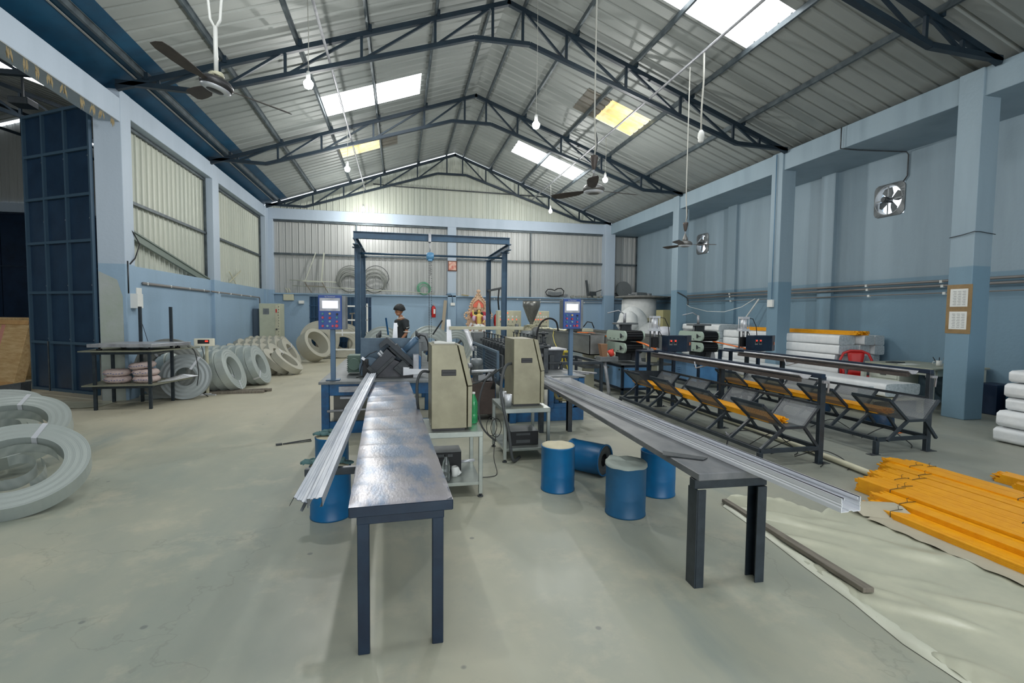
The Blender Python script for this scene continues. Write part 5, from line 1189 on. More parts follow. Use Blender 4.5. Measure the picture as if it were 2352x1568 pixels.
def machine_cabinet(x0, x1, y0, y1, h, lab):
    t = thing('machine_cabinet', lab, 'cabinet', ((x0+x1)/2, (y0+y1)/2, 0), 0, 'blue machine cabinets'); 
    fr_ = MB()
    for x in (x0+.025, x1-.025):
        for y in (y0+.025, y1-.025): fr_.box(x-.025, x+.025, y-.025, y+.025, 0, h)
    for z in (.12, h-.025):
        fr_.box(x0, x1, y0, y0+.05, z-.025, z+.025).box(x0, x1, y1-.05, y1, z-.025, z+.025).box(x0, x0+.05, y0, y1, z-.025, z+.025).box(x1-.05, x1, y0, y1, z-.025, z+.025)
    fr_.build('frame', NAVY, t, .003)
    MB().box(x0-.03, x1+.03, y0-.03, y1+.03, h, h+.03).build('worktop', PLATE, t, .004)
    d1 = MB().box(x0+.004, x0+.03, y0+.055, y1-.055, .15, h-.055).build('side_panel', PALEBLUE, t, .002)
    d2 = MB().box(x0+.055, x1-.055, y0+.004, y0+.03, .15, h-.055).build('front_door', mat('cabinet_blue_deep', (92, 150, 202), .45, 0, (80, 136, 188), 4), t, .002)
    lv_ = MB()
    for k in range(4): lv_.box(x0-.004, x0+.006, (y0+y1)/2-.08, (y0+y1)/2+.08, h*.45+k*.045, h*.45+k*.045+.014)
    lv_.build('louvres', PALEBLUE, d1); MB().cyl((x0+.12, y0+.006, h-.1), (x0+.12, y0-.012, h-.1), .016, n=12).build('door_lock', BLACK, d2); MB().cyl((x0+.006, y0+.12, h-.1), (x0-.012, y0+.12, h-.1), .016, n=12).build('door_lock', BLACK, d1)
    return t
machine_cabinet(4.46, 5.12, 9.5, 11.2, .62, 'blue metal cabinet with dark frame under the first haul-off')
machine_cabinet(6.60, 7.30, 10.1, 11.7, .60, 'blue metal cabinet with dark frame behind the farther catch rack')
for x, lab in ((4.60, 'upright air cylinder cutter at the far end of the nearer catch rack'), (6.48, 'upright air cylinder cutter at the far end of the farther catch rack')):
    t = thing('pneumatic_cutter', lab, 'cutter', (x, 8.45, 1.0), 0, 'air cylinder cutters'); y = 8.45
    MB().box(x-.09, x+.09, y-.06, y+.10, 1.0, 1.04).build('base', STEEL, t); MB().bar((x-.085, y, 1.03), (x-.085, y, 1.36), .02, .02).bar((x+.085, y, 1.03), (x+.085, y, 1.36), .02, .02).build('guide_rods', DARK, t)
    MB().box(x-.06, x+.06, y-.04, y+.04, 1.06, 1.25).build('blade_block', BLACK, t, .004); MB().cyl((x, y, 1.25), (x, y, 1.36), .022, n=12).build('piston', STEEL, t)
    MB().box(x-.10, x+.10, y-.07, y+.07, 1.36, 1.385).box(x-.08, x+.08, y-.07, y+.07, 1.385, 1.41).build('lower_cap', GALV, t)
    c_ = MB().cyl((x, y, 1.41), (x, y, 1.60), .062, n=24).box(x-.075, x+.075, y-.07, y+.07, 1.60, 1.64)
    for dx in (-.065, .065):
        for dy in (-.06, .06): c_.cyl((x+dx, y+dy, 1.40), (x+dx, y+dy, 1.64), .008, n=8)
    c_.build('air_cylinder', GALV, t)
    MB().tube([(x+.07, y, 1.62), (x+.20, y, 1.60), (x+.28, y, 1.45), (x+.30, y, 1.28)], .007, 6).tube([(x+.09, y, 1.38), (x+.16, y, 1.25), (x+.25, y, 1.16)], .007, 6).build('air_hose', BLACK, t)
for x0, x1, lab in ((4.68, 5.06, 'navy control box with two red displays at the nearer rack'), (6.44, 6.84, 'navy control box with two red displays at the farther rack')):
    t = thing('control_box', lab, 'control box', ((x0+x1)/2, 8.3, 1.0), R(0), 'navy control boxes'); z0 = 1.0
    y0 = 8.10; MB().box(x0, x1, y0, y0+.22, z0, z0+.29).build('housing', NAVY, t, .004)
    MB().prism([(x1, y0+.0, z0), (x1+.16, y0+.12, z0), (x1+.16, y0+.12, z0+.29), (x1, y0, z0+.29)], (-.0, .1, 0)).build('side_door', NAVY, t, .003)
    for k in range(2):
        g_ = MB().box(x0+.025+k*.085, x0+.085+k*.085, y0-.006, y0, z0+.12, z0+.22).build('temperature_display', PLATE, t)
        MB().box(x0+.032+k*.085, x0+.078+k*.085, y0-.008, y0-.005, z0+.145, z0+.213).build('display_window', BLACK, g_); MB().box(x0+.045+k*.085, x0+.072+k*.085, y0-.0095, y0-.0075, z0+.185, z0+.208).build('red_digits', mat('red_led', (255, 50, 36), .4, emit=2.5), g_)
    q = Vector((x1+.09, y0+.066, z0+.14)); MB().obox(q-Vector((-.002, .006, 0)), (.05, .004, .055), R(37)).build('warning_label', mat('label_orange', (214, 130, 96), .5), t)
    MB().cyl((x1-.03, y0-.008, z0+.26), (x1-.03, y0, z0+.26), .012, n=10).build('door_lock', BLACK, t)
    MB().bar(((x0+x1)/2, y0+.12, 0), ((x0+x1)/2, y0+.12, z0), .05, .05, up=(0, 1, 0)).build('stand', NAVY, t)
# orange strips passing through the lines
for pts, lab, nm in (([(4.02, 11.0, 1.24), (4.3, 10.8, 1.23), (4.7, 10.5, 1.13)], 'orange strip entering the first haul-off from the trough', 1), ([(4.72, 9.4, 1.11), (4.70, 9.0, 1.08), (4.62, 8.6, 1.05), (4.56, 8.35, 1.03)], 'orange strip running from the first haul-off to its cutter', 2), ([(6.82, 9.9, 1.08), (6.65, 9.2, 1.06), (6.5, 8.7, 1.05), (6.45, 8.3, 1.03)], 'orange strip running from the second haul-off to its cutter', 3)):
    solo(MB().tube([Vector(p) for p in pts], .012, 6).tube([Vector(p)+Vector((.03, 0, .004)) for p in pts], .01, 6), 'orange_strip', ORANGE, lab, 'strip', 'strips in the extrusion lines')
# hopper extruders with cream control desks
t = thing('extruder', 'extruder with a large steel hopper, standing behind the farther metal cabinet', 'extruder', (4.05, 15.5, 0))
MB().box(3.7, 4.35, 14.9, 16.4, .0, .75).build('base', CREAM, t, .02)
MB().cyl((3.98, 14.4, 1.12), (3.98, 16.0, 1.12), .12, n=20).box(3.86, 4.1, 14.5, 14.55, .75, 1.3).box(3.86, 4.1, 15.4, 15.45, .75, 1.3).build('barrel', mat('barrel_cream', (170, 166, 142), .5), t)
MB().lathe([(.05, 1.28), (.05, 1.38), (.10, 1.46), (.27, 1.90), (.27, 2.06), (.255, 2.06), (.255, 1.90), (.09, 1.46), (.04, 1.38)], (3.98, 15.0, 0), n=32).build('hopper', mat('hopper_steel', (132, 134, 130), .34, .6, (112, 112, 108), 7, stretch=(4, 4, .5)), t)
MB().box(3.90, 4.06, 14.92, 15.08, 1.20, 1.30).cyl((3.98, 15, 1.30), (3.98, 15, 1.33), .14, n=20).build('feed_throat', CREAM, t)
MB().cyl((3.98, 13.95, 1.12), (3.98, 14.4, 1.12), .16, n=22).cyl((3.55, 15.3, 1.18), (3.62, 15.3, 1.18), .17, n=26).build('drive_pulley', PLATE, t)
MB().cyl((3.5, 14.3, 1.05), (3.9, 14.3, 1.05), .12, n=22).build('motor', MGREY, t)
def desk_panel(x0, x1, y, z0, z1, lab, txt, nm):
    t = thing('control_desk', lab, 'control panel', ((x0+x1)/2, y, 0), 0, 'cream control desks'); w_ = x1-x0
    MB().box(x0, x1, y, y+.3, 0, z1).build('housing', CREAM, t, .008); MB().box(x0+.01, x1-.01, y-.008, y, z0, z1-.01).build('door', CREAM, t, .002)
    rd = mat('red_lamp', (255, 110, 80), .4, emit=.8)
    for k in range(5):
        xx = x0+w_*(.12+.17*k)
        MB().box(xx-.028, xx+.028, y-.014, y-.008, z1-.22, z1-.165).build('gauge', WHITE, t); MB().cyl((xx, y-.02, z1-.29), (xx, y-.008, z1-.29), .02, n=12).build('pilot_lamp', rd, t); MB().cyl((xx, y-.025, z1-.37), (xx, y-.008, z1-.37), .014, n=10).build('knob', DARK, t)
    MB().cyl((x0+w_*.42, y-.02, z1-.08), (x0+w_*.42, y-.008, z1-.08), .02, n=12).build('pilot_lamp', rd, t)
    words(txt, .11, DARK, t, ((x0+x1)/2, y-.012, z1-.50)); return t
desk_panel(3.15, 3.95, 16.2, .9, 1.76, 'cream control desk with red lamps left of the steel hopper, partly behind the gantry post', 'aVastu', 1)
desk_panel(4.38, 4.92, 16.2, .9, 1.76, 'cream control desk with red lamps right of the steel hopper', 'Pragnena', 2)
t = thing('feeder_box', 'brown and clear waste bin hanging at the trough with a red cup', 'bin', (4.25, 9.6, 0))
MB().prism([(3.98, 9.5, 1.06), (4.13, 9.5, 1.06), (4.13, 9.5, .80), (4.03, 9.5, .80)], (0, .15, 0)).build('bin_body', mat('bin_brown', (140, 104, 76), .6), t); MB().box(3.96, 4.36, 9.46, 9.7, .70, .80).build('tray', PLATE, t, .005)
MB().lathe([(0, 0), (.05, 0), (.065, .12), (.055, .12), (.045, .01)], (4.25, 9.52, .82), Matrix.Rotation(R(-25), 3, 'Y'), 20).build('cup', mat('cup_red', (224, 74, 60), .5), t)
MB().tube([(4.10, 9.55, .70), (4.12, 9.5, .45), (4.18, 9.5, .1), (4.18, 9.5, 0)], .035, 10).build('drain_pipe', STEEL, t)
# small motors and die head between the lines
t = thing('die_head', 'small dark die head with two upright valves on the first trough end', 'die head', (4.3, 11.6, 1.17))
MB().box(4.02, 4.32, 11.5, 11.75, 1.24, 1.36).box(4.02, 4.08, 11.45, 11.55, 1.05, 1.42).cyl((4.14, 11.6, 1.36), (4.14, 11.6, 1.5), .035, .04, 14).cyl((4.25, 11.6, 1.36), (4.25, 11.6, 1.5), .035, .04, 14).build('head_block', DARK, t, .003)
MB().tube([(4.4, 11.6, 1.35), (4.5, 11.6, 1.48), (4.62, 11.6, 1.46), (4.68, 11.6, 1.32)], .014, 8).build('hose', RUBBER, t); MB().box(4.33, 4.62, 11.5, 11.8, 1.24, 1.31).build('motor_box', CREAM, t)
# cream puller base beyond the first trough
t = thing('valve_unit', 'cream valve unit with valves beneath the second trough', 'machine base', (5.3, 12.0, 0))
MB().box(4.95, 5.5, 11.5, 12.6, .35, .68).build('housing', CREAM, t, .01); MB().box(5.0, 5.45, 11.55, 12.5, 0, .35).build('plinth', DARK, t)
MB().box(5.1, 5.22, 11.48, 11.5, .45, .52).build('socket', BLACK, t); MB().cyl((5.2, 11.8, .68), (5.2, 11.8, .85), .05, n=14).cyl((5.2, 11.8, .85), (5.2, 11.8, .88), .1, n=16).build('valve', STEEL, t)

# ---- gantry with chain hoist
t = thing('hoist_gantry', 'blue steel gantry frame carrying a chain hoist over the coil feeders', 'gantry', (.8, 13, 0)); GB = mat('gantry_blue', (50, 84, 110), .42, .1, (40, 70, 94), 4)
for x, y, zt in ((-.93, 12.0, 3.12), (2.49, 12.0, 3.12), (-.95, 14.1, 3.14), (2.47, 14.1, 3.14)):
    p_ = MB().bar((x-.055, y, 0), (x-.055, y, zt), .012, .11, up=(0, 1, 0)).bar((x+.055, y, 0), (x+.055, y, zt), .012, .11, up=(0, 1, 0)).bar((x, y, 0), (x, y, zt), .1, .012, up=(0, 1, 0)); p_.build('post', GB, t)
    MB().box(x-.11, x+.11, y-.1, y+.1, zt, zt+.015).box(x-.11, x+.11, y-.1, y+.1, 0, .015).build('end_plate', GB, t)
def ibeam(a, b, w_, h_): m_ = MB(); u = Vector((0, 0, h_/2)); m_.bar(Vector(a)+u, Vector(b)+u, w_, .012).bar(Vector(a)-u, Vector(b)-u, w_, .012).bar(a, b, .012, h_); return m_
for x in (-.93, 2.49): ibeam((x, 11.45, 3.20), (x, 14.25, 3.20), .11, .12).build('side_beam', GB, t)
ibeam((-.98, 11.55, 3.345), (2.52, 11.55, 3.345), .11, .14).build('cross_beam', GB, t)
MB().tube([(-.9, 12.0, 3.0), (2.46, 12.0, 3.0)], .025, 10).build('tie_tube', GB, t)
MB().bar((2.45, 12.0, 2.28), (2.45, 14.1, 2.3), .04, .05).build('side_tie', DARK, t); 
MB().tube([(2.42, 12.3, 2.26), (2.40, 12.3, 2.0), (2.42, 12.28, 1.75)], .02, 6).tube([(2.43, 13.6, 2.26), (2.42, 13.6, 1.9), (2.44, 13.58, 1.65)], .02, 6).build('hanging_strap', RUBBER, t)
t = thing('chain_hoist', 'blue chain hoist with long chains hanging from the gantry cross beam', 'chain hoist', (.68, 11.55, 3.27))
MB().box(.64, .70, 11.47, 11.63, 3.25, 3.44).tube([(.67, 11.55, 3.27), (.67, 11.55, 3.12), (.69, 11.55, 3.08), (.67, 11.55, 3.04)], .012, 8).build('trolley', STEEL, t)
MB().cyl((.60, 11.55, 2.93), (.76, 11.55, 2.93), .085, n=20).obox((.68, 11.55, 2.92), (.10, .12, .2)).build('hoist_body', mat('hoist_blue', (84, 138, 176), .4), t, .01)
def chain(mb, x, y, z0, z1, s_=.028):
    n = int((z0-z1)/s_)
    for k in range(n):
        z = z0-k*s_; a = (k % 2)*math.pi/2; c, s2 = math.cos(a), math.sin(a)
        mb.tube([(x+.008*c*math.cos(q), y+.008*s2*math.cos(q), z+.018*math.sin(q)) for q in [i*math.pi/3 for i in range(6)]], .0035, 4, closed=True)
b_ = MB(); chain(b_, .66, 11.55, 2.84, .98); b_.build('load_chain', DARK, t); b_ = MB(); chain(b_, .71, 11.55, 2.84, .98, .05); b_.build('hand_chain', DARK, t)
b_ = MB(); chain(b_, .69, 11.5, 2.84, 2.45, .03); b_.build('slack_chain', DARK, t); MB().tube([(.685, 11.55, .98), (.685, 11.55, .9), (.71, 11.55, .86), (.69, 11.55, .82), (.66, 11.55, .84)], .012, 8).build('hook', STEEL, t)
# ================================================================== strip coils
def coil_material(name, c1, c2, rough, metal):
    m = bpy.data.materials.new(name); m.use_nodes = True; nt = m.node_tree; b = nt.nodes['Principled BSDF']
    tc = nt.nodes.new('ShaderNodeTexCoord'); wv = nt.nodes.new('ShaderNodeTexWave'); wv.wave_type = 'RINGS'; wv.rings_direction = 'Z'
    wv.inputs['Scale'].default_value = 26; wv.inputs['Distortion'].default_value = .6; wv.inputs['Detail'].default_value = 2
    nt.links.new(tc.outputs['Object'], wv.inputs['Vector'])
    n = nt.nodes.new('ShaderNodeTexNoise'); n.inputs['Scale'].default_value = 3; nt.links.new(tc.outputs['Object'], n.inputs['Vector'])
    c = node_mix(nt, wv.outputs['Fac'], rgb(c1), rgb(c2)); c = node_mix(nt, n.outputs[0], c, rgb(c1))
    nt.links.new(c, b.inputs['Base Color']); b.inputs['Roughness'].default_value = rough; b.inputs['Metallic'].default_value = metal; return m
CM = coil_material('coiled_zinc_strip', (176, 184, 180), (146, 156, 154), .36, .25)
CMD = coil_material('coiled_zinc_strip_dusty', (180, 178, 164), (152, 152, 142), .6, .1)
_cm = {}
def coil_mesh(r, ri, w, oval, m, n=56):
    key = (r, ri, w, oval, m.name)
    if key in _cm: return _cm[key]
    rnd = random.Random(int(r*1000+w*100)); pr = [(ri, -w/2), (ri, w/2)]
    k = 7
    for i in range(k+1): pr.append((ri+(r-ri)*i/k, w/2+(.004 if i % 2 else 0)))
    pr += [(r, w/2), (r, -w/2)]
    for i in range(k+1): pr.append((r-(r-ri)*i/k, -w/2-(.004 if i % 2 else 0)))
    mb = MB().lathe(pr, n=n, closed=True, smooth=False)
    for v in mb.v: v.x *= 1+oval; v.y *= 1-oval
    o = mb.build('tmp', m); me = o.data; bpy.data.objects.remove(o); _cm[key] = me; return me
def coil(x, y, nrm, lab, r=.46, ri=.25, w=.11, grp=None, m=CM, oval=0, z0=0, spin=0, band=None, name='steel_strip_coil', inner=False):
    """coil whose axis points along nrm, resting on height z0"""
    nv = Vector(nrm).normalized(); rot = nv.to_track_quat('Z', 'Y').to_matrix().to_4x4() @ Matrix.Rotation(spin, 4, 'Z')
    z = z0 + r*(1-abs(oval))*math.sqrt(max(0, 1-nv.z**2)) + w/2*abs(nv.z)
    t = bpy.data.objects.new(name, coil_mesh(r, ri, w, oval, m)); COL.objects.link(t); t.matrix_world = Matrix.Translation((x, y, z)) @ rot
    tag(t, lab, 'steel coil', grp)
    if band:
        a = band; b_ = MB(); M_ = Matrix.Translation((x, y, z)) @ rot @ Matrix.Rotation(a, 4, 'Z'); hw = w/2+.006
        for p, q in (((ri-.012, hw), (r+.006, hw)), ((r+.006, hw), (r+.006, -hw)), ((ri-.012, -hw), (ri-.012, hw))):
            vs = [M_ @ Vector((p[0], s_*.02, p[1])) for s_ in (-1, 1)] + [M_ @ Vector((q[0], s_*.02, q[1])) for s_ in (1, -1)]; b_.add(vs, [(0, 1, 2, 3)])
        bpy.context.view_layer.update(); bo = b_.build('binding_strap', GALV, t)
        bo.data.transform(t.matrix_world.inverted() @ Matrix.Identity(4)) if False else None
    if inner:
        b_ = MB(); M_ = Matrix.Translation((x, y, z)) @ rot; rnd = random.Random(4)
        for q, (ra, a0, a1) in enumerate(((ri*.9, .3, 4.2), (ri*.75, 2.4, 5.6), (ri*.55, 4.5, 8.3), (ri*.85, 5.2, 6.6))):
            vs = []
            for i in range(19):
                a = a0+(a1-a0)*i/18; rr = ra*(1-.35*i/18)
                vs += [M_ @ Vector((rr*math.cos(a), rr*math.sin(a), -w*.5+.01)), M_ @ Vector((rr*.96*math.cos(a), rr*.96*math.sin(a), w*.42))]
            b_.add(vs, [(2*i, 2*i+1, 2*i+3, 2*i+2) for i in range(18)], 0, True)
        b_.build('loose_turns', m, t)
    return t
# rows of coils leaning against the left wall
rows = [  # y, x of the outermost, r, w, lean, material, label part
    (11.30, -3.40, .45, .15, 22, CM, 'first row, behind the weighing scale'), (12.25, -3.12, .46, .135, 20, CM, 'second row from the weighing scale'),
    (13.20, -3.45, .41, .15, 36, CMD, 'third row from the weighing scale'), (14.18, -2.90, .43, .17, 50, CMD, 'low slanting fourth row'),
    (15.20, -3.35, .45, .15, 40, CMD, 'fifth row from the weighing scale'), (16.20, -3.25, .46, .16, 32, CMD, 'sixth row, before the cream cabinet'), (17.2, -3.55, .46, .16, 24, CMD, 'last row, at the cream cabinet')]
rnd = random.Random(21)
for ri_, (y, xo, r, w, ln, m_, part) in enumerate(rows):
    lean = R(ln); sp = w/math.cos(lean)*1.06; k = 0
    while xo-k*sp-r*math.sin(lean)-w/2 > -4.84:
        coil(xo-k*sp, y, (math.cos(lean), -.08, math.sin(lean)), ('outermost', 'second', 'third', 'fourth', 'fifth', 'sixth', 'seventh', 'eighth', 'ninth', 'tenth', 'eleventh', 'twelfth')[k] + ' coil from the aisle in the ' + part, r*(1-.03*rnd.random()), .25+rnd.uniform(-.02, .03), w*.97, 'steel coils against the left wall', m_, band=(.8+ri_) if k < 2 else None, spin=rnd.uniform(0, 6)); k += 1
coil(-4.24, 10.60, (.06, -1, .06), 'big dull grey coil with thick rim standing behind the wire shelf', .56, .30, .13, None, coil_material('dull_coil', (142, 146, 142), (118, 122, 120), .5, .3), band=2.2)
coil(-3.90, 10.42, (.12, -1, .10), 'smaller grey coil leaning on the big dull coil behind the shelf', .42, .17, .10, None, coil_material('dull_coil_pale', (158, 166, 168), (138, 146, 148), .45, .3), band=1.0)
coil(-2.75, 17.5, (.75, -.55, .50), 'wide coil with brown labels tilted in front of the ring coil', .52, .40, .42, None, CMD)
coil(-2.75, 18.75, (.15, -1, .06), 'large upright ring coil behind the tilted wide coil', .66, .28, .2, None, CMD, z0=.02)
coil(-2.0, 19.0, (.02, -1, .10), 'wide oval coil facing the camera below the left operator panel', .58, .30, .22, None, CMD, oval=.14, band=1.6)
coil(-2.0, 19.55, (.02, -1, .04), 'upright coil standing right behind the wide oval coil', .62, .30, .2, None, CMD)
coil(-1.42, 19.2, (.42, -1, .05), 'narrower oval coil just right of the wide oval coil', .50, .22, .18, None, CMD, oval=-.12)
# the two coils lying at the left edge
coil(-3.16, 4.95, (.20, -.46, .86), 'large shiny steel coil lying tilted at the left edge, lower of two', .50, .32, .13, None, CM, band=1.25, z0=.0, inner=True)
coil(-4.02, 6.15, (.12, -.42, .90), 'large shiny steel coil lying tilted at the left edge, behind the lower one', .56, .37, .14, None, CM, band=1.4, z0=.08, inner=True)
coil(-5.25, 7.6, (.05, -.22, .97), 'steel coil at the left edge lying farthest back of the three', .66, .34, .20, None, CM, z0=.05)
coil(-3.75, 4.5, (.12, -.1, .98), 'steel coil under the lowest coil at the left edge, mostly outside the picture', .58, .34, .10, None, CM)
# coils on the feeders
def decoiler(x, y, z, lab, labc, nrm, r=.46):
    t = thing('decoiler', lab, 'decoiler', (x, y+.3, 0), 0, 'coil feeders')
    MB().box(x-.35, x+.35, y+.25, y+.75, 0, .06).bar((x, y+.5, 0), (x, y+.5, z), .16, .16, up=(0, 1, 0)).bar((x-.3, y+.3, .05), (x, y+.5, z*.7), .07, .07).bar((x+.3, y+.3, .05), (x, y+.5, z*.7), .07, .07).build('pedestal', BLUEF, t, .004)
    MB().cyl((x, y+.45, z), (x, y-.16, z), .05, n=16).build('spindle', DARK, t)
    a_ = MB()
    for k in range(4):
        a = math.pi/4+k*math.pi/2; a_.bar((x, y, z), (x+.21*math.cos(a), y, z+.21*math.sin(a)), .05, .05)
    a_.build('expander_arms', DARK, t)
    coil(x, y, nrm, labc, r, .21, .12, 'coils on the feeders', CM, z0=z-r)
decoiler(.70, 11.95, .86, 'blue coil feeder behind the nearer beige cabinet', 'bright steel coil on the feeder behind the hanging chains', (.12, -1, 0), .50)
decoiler(-.42, 13.3, .80, 'blue coil feeder left of the standing worker', 'bright steel coil on the feeder left of the standing worker', (0, -1, 0), .50)
decoiler(1.42, 13.0, .80, 'blue coil feeder in front of the statue', 'bright steel coil on the feeder in front of the statue', (.1, -1, 0), .44)

# ================================================================== left side: door leaf, crates, shelf, scale
t = thing('door_leaf', 'tall dark blue sheet metal gate leaf standing open at the left pillar', 'gate', (-5.32, 10.47, 0)); p0 = Vector((-5.31, 10.47, .10)); p1 = Vector((-6.98, 11.57, .10)); u = (p1-p0).normalized(); L_ = (p1-p0).length; nrm = Vector((-u.y, u.x, 0)); nrm = nrm if nrm.y < 0 else -nrm; H_ = 5.20
def L3(a, z, d=0): return p0 + u*a + Vector((0, 0, z)) + nrm*d
MB().prism([L3(0, 0), L3(L_, 0), L3(L_, H_), L3(0, H_)], nrm*-.004).build('leaf_sheet', mat('leaf_navy', (20, 44, 68), .3, .1, (30, 56, 82), 2.5, .1, 6), t)
for a in (.02, .52*L_*.0+.60, 1.18, 1.62, L_-.02)[:0]: pass
for a, nm in ((.025, 'stile'), (.72, 'mullion'), (1.38, 'mullion'), (L_-.025, 'stile')):
    MB().bar(L3(a, 0, .025), L3(a, H_, .025), .045, .05, up=nrm).build(nm, mat('gate_frame', (58, 84, 104), .45, .1), t)
for z in (.03, .93, 1.87, 2.80, 3.62, 4.42, H_-.03): MB().bar(L3(0, z, .028), L3(L_, z, .028), .045, .05).build('cross_bar', mat('gate_frame', (58, 84, 104), .45, .1), t)
b_ = MB()
for z in (1.0, 2.0, 3.2, 4.3):
    for a in (.12, .82, 1.48): b_.cyl(L3(a, z, 0), L3(a, z, .012), .012, n=8)
b_.build('bolts', STEEL, t)
MB().bar(L3(1.40, .0, .06), L3(1.40, .95, .06), .02, .02).build('drop_bolt', DARK, t)
# dark blue shutter wall far in the neighbouring hall
t = thing('sliding_gate', 'dark navy sheet metal gate in the neighbouring hall, reflecting light', 'gate', (-12, 20.7, 0)); gm_ = mat('glossy_navy_sheet', (14, 30, 52), .22, .3, (22, 44, 70), 1.5, .4, 2.5)
for k in range(4): MB().box(-14.9+k*1.6, -13.32+k*1.6, 20.70, 20.76, .1, 4.95).build('gate_panel', gm_, t)
for z in (1.35, 3.1, 4.9): MB().box(-14.9, -8.5, 20.66, 20.70, z, z+.05).build('gate_rail', NAVY, t)
# plywood crates
def crate(c, size, rz, tilt, lab, batt=True):
    t = thing('plywood_crate', lab, 'crate', c, rz, 'plywood crates'); M_ = world(t) @ Matrix.Rotation(tilt, 4, 'X'); a, b, h = size
    def T(mb): mb.v = [M_ @ p for p in mb.v]; return mb
    T(MB().box(-a/2, a/2, -b/2, b/2, .09, h)).build('crate_panel', WOOD, t, .004)
    for x in (-a/2+.07, 0, a/2-.07): T(MB().box(x-.045, x+.045, -b/2-.02, b/2+.02, 0, .09)).build('skid', WOOD, t, .003)
    if batt:
        for z in (.14, h-.05): T(MB().box(-a/2, a/2, -b/2-.018, -b/2, z-.045, z+.045)).build('batten', mat('pine_batten', (196, 156, 104), .65, 0, (176, 136, 88), 4), t, .002)
        T(MB().box(-a*.02, a*.05, -b/2-.004, -b/2, .2, h-.1)).build('red_stripe', mat('faded_red_paint', (196, 138, 124), .8), t)
    return t
c1_ = crate((-8.15, 12.25, .0), (1.7, .18, 1.45), R(-32), R(-14), 'plywood crate panel with a faded red stripe leaning behind the gate leaf')
words('DEU', .10, DARK, c1_, (-8.2, 11.95, 1.0), (R(76), 0, R(-32)))
crate((-6.75, 12.15, 0), (1.1, .2, 1.0), R(-30), R(-12), 'plywood crate panel showing below the gate leaf, right of the striped one', False)
crate((-9.6, 14.2, 0), (2.2, 1.2, 1.45), R(-25), 0, 'big plywood crate far left behind the leaning panels')
solo(MB().prism([(-7.3, 9.7, .0), (-6.2, 9.9, 0), (-6.2, 9.95, .42), (-7.3, 9.75, .25)], (0, .25, 0)), 'steel_sheet', DARK, 'dark bent steel sheet lying between the crates and the coils', 'steel sheet')
solo(patch([(-6.3, 10.0), (-5.7, 9.6), (-5.0, 9.7)], [(-6.2, 10.5), (-5.6, 10.35), (-4.95, 10.3)], 30, 12, .05, .006, 12), 'plastic_film', FILM, 'crumpled clear plastic film on the floor under the gate leaf', 'plastic film')

# wire shelf with packed rings, weighing platform on top
t = thing('steel_shelf', 'low dark steel shelf table with two tall rear posts in front of the left pillar', 'shelf', (-4.5, 9.9, 0)); x0, x1, y0, y1 = -4.90, -4.06, 9.45, 10.28
for x, y, h in ((x0+.02, y0+.02, .96), (x1-.02, y0+.02, .96), (x0+.35, y1-.02, 1.72), (x1, y1-.02, 1.72), (x0-.1, y1-.02, .96)): MB().bar((x, y, 0), (x, y, h), .045, .045, up=(0, 1, 0)).build('leg', BLACKST, t, .003)
OL = mat('olive_shelf_sheet', (134, 136, 118), .5, .2, (116, 118, 104), 5)
MB().prism([(x0-.17, y0-.06, .965), (x1+.04, y0-.06, .965), (x1+.42, y1+.1, .965), (x0-.2, y1+.15, .965)], (0, 0, .018)).build('top_sheet', OL, t)
MB().prism([(x0-.14, y0-.05, .40), (x1+.06, y0-.05, .40), (x1+.3, y1+.05, .40), (x0-.2, y1+.1, .40)], (0, 0, .018)).build('lower_sheet', OL, t)
fr_ = MB()
for z in (.94, .375): fr_.bar((x0, y0+.02, z), (x1, y0+.02, z), .04, .04).bar((x0-.1, y1-.02, z), (x1, y1-.02, z), .04, .04).bar((x0, y0, z), (x0-.1, y1, z), .04, .04).bar((x1, y0, z), (x1, y1, z), .04, .04)
fr_.build('rails', BLACKST, t, .002)
t = thing('weighing_platform', 'flat grey weighing platform lying on top of the dark shelf', 'scale platform', (-4.4, 9.9, .985)); c = Matrix.Rotation(R(4), 4, 'Z')
MB().prism([(-5.0, 9.5, 1.035), (-4.05, 9.48, 1.035), (-3.72, 10.2, 1.035), (-4.85, 10.3, 1.035)], (0, 0, .055)).build('platform_plate', STEEL, t, .004)
for x, y in ((-4.85, 9.56), (-4.12, 9.56), (-3.9, 10.1), (-4.8, 10.2)): MB().cyl((x, y, .985), (x, y, 1.01), .04, n=14).cyl((x, y, 1.01), (x, y, 1.04), .012, n=10).build('levelling_foot', BLACK, t)
PK = mat('pinkish_wrap', (206, 190, 184), .75, 0, (190, 170, 166), 12, .5, 30)
def ring(x, y, z, lab, r=.20, h=.115, tl=0):
    mb = MB(); n = 28; vs = []; m_ = 10; M3 = Matrix.Rotation(tl, 3, 'Y')
    for i in range(n):
        a = 2*math.pi*i/n
        for j in range(m_):
            b = 2*math.pi*j/m_; rr = r*.62 + r*.38*math.cos(b)*(1+.06*math.sin(i*1.7+j)); zz = h/2*math.sin(b)*(1+.06*math.sin(i*2.3))
            vs.append(Vector((x, y, z+h/2)) + M3 @ Vector((rr*math.cos(a), rr*math.sin(a), zz)))
    mb.add(vs, [(i*m_+j, i*m_+(j+1) % m_, ((i+1) % n)*m_+(j+1) % m_, ((i+1) % n)*m_+j) for i in range(n) for j in range(m_)], 0, True)
    o = mb.build('wrapped_wire_ring', PK); tag(recenter(o), lab, 'wrapped ring', 'wrapped rings on the shelf')
    pr = MB(); rnd = random.Random(int(x*100))
    for k in range(9): a = R(225+k*11); q = Vector((x+r*1.002*math.cos(a), y+r*1.002*math.sin(a), z+h/2+rnd.uniform(-.012, .012))); pr.obox(q, (.02, .006, .010), a+math.pi/2)
    pr.build('printing', mat('ink_blue', (86, 100, 150), .6), o)
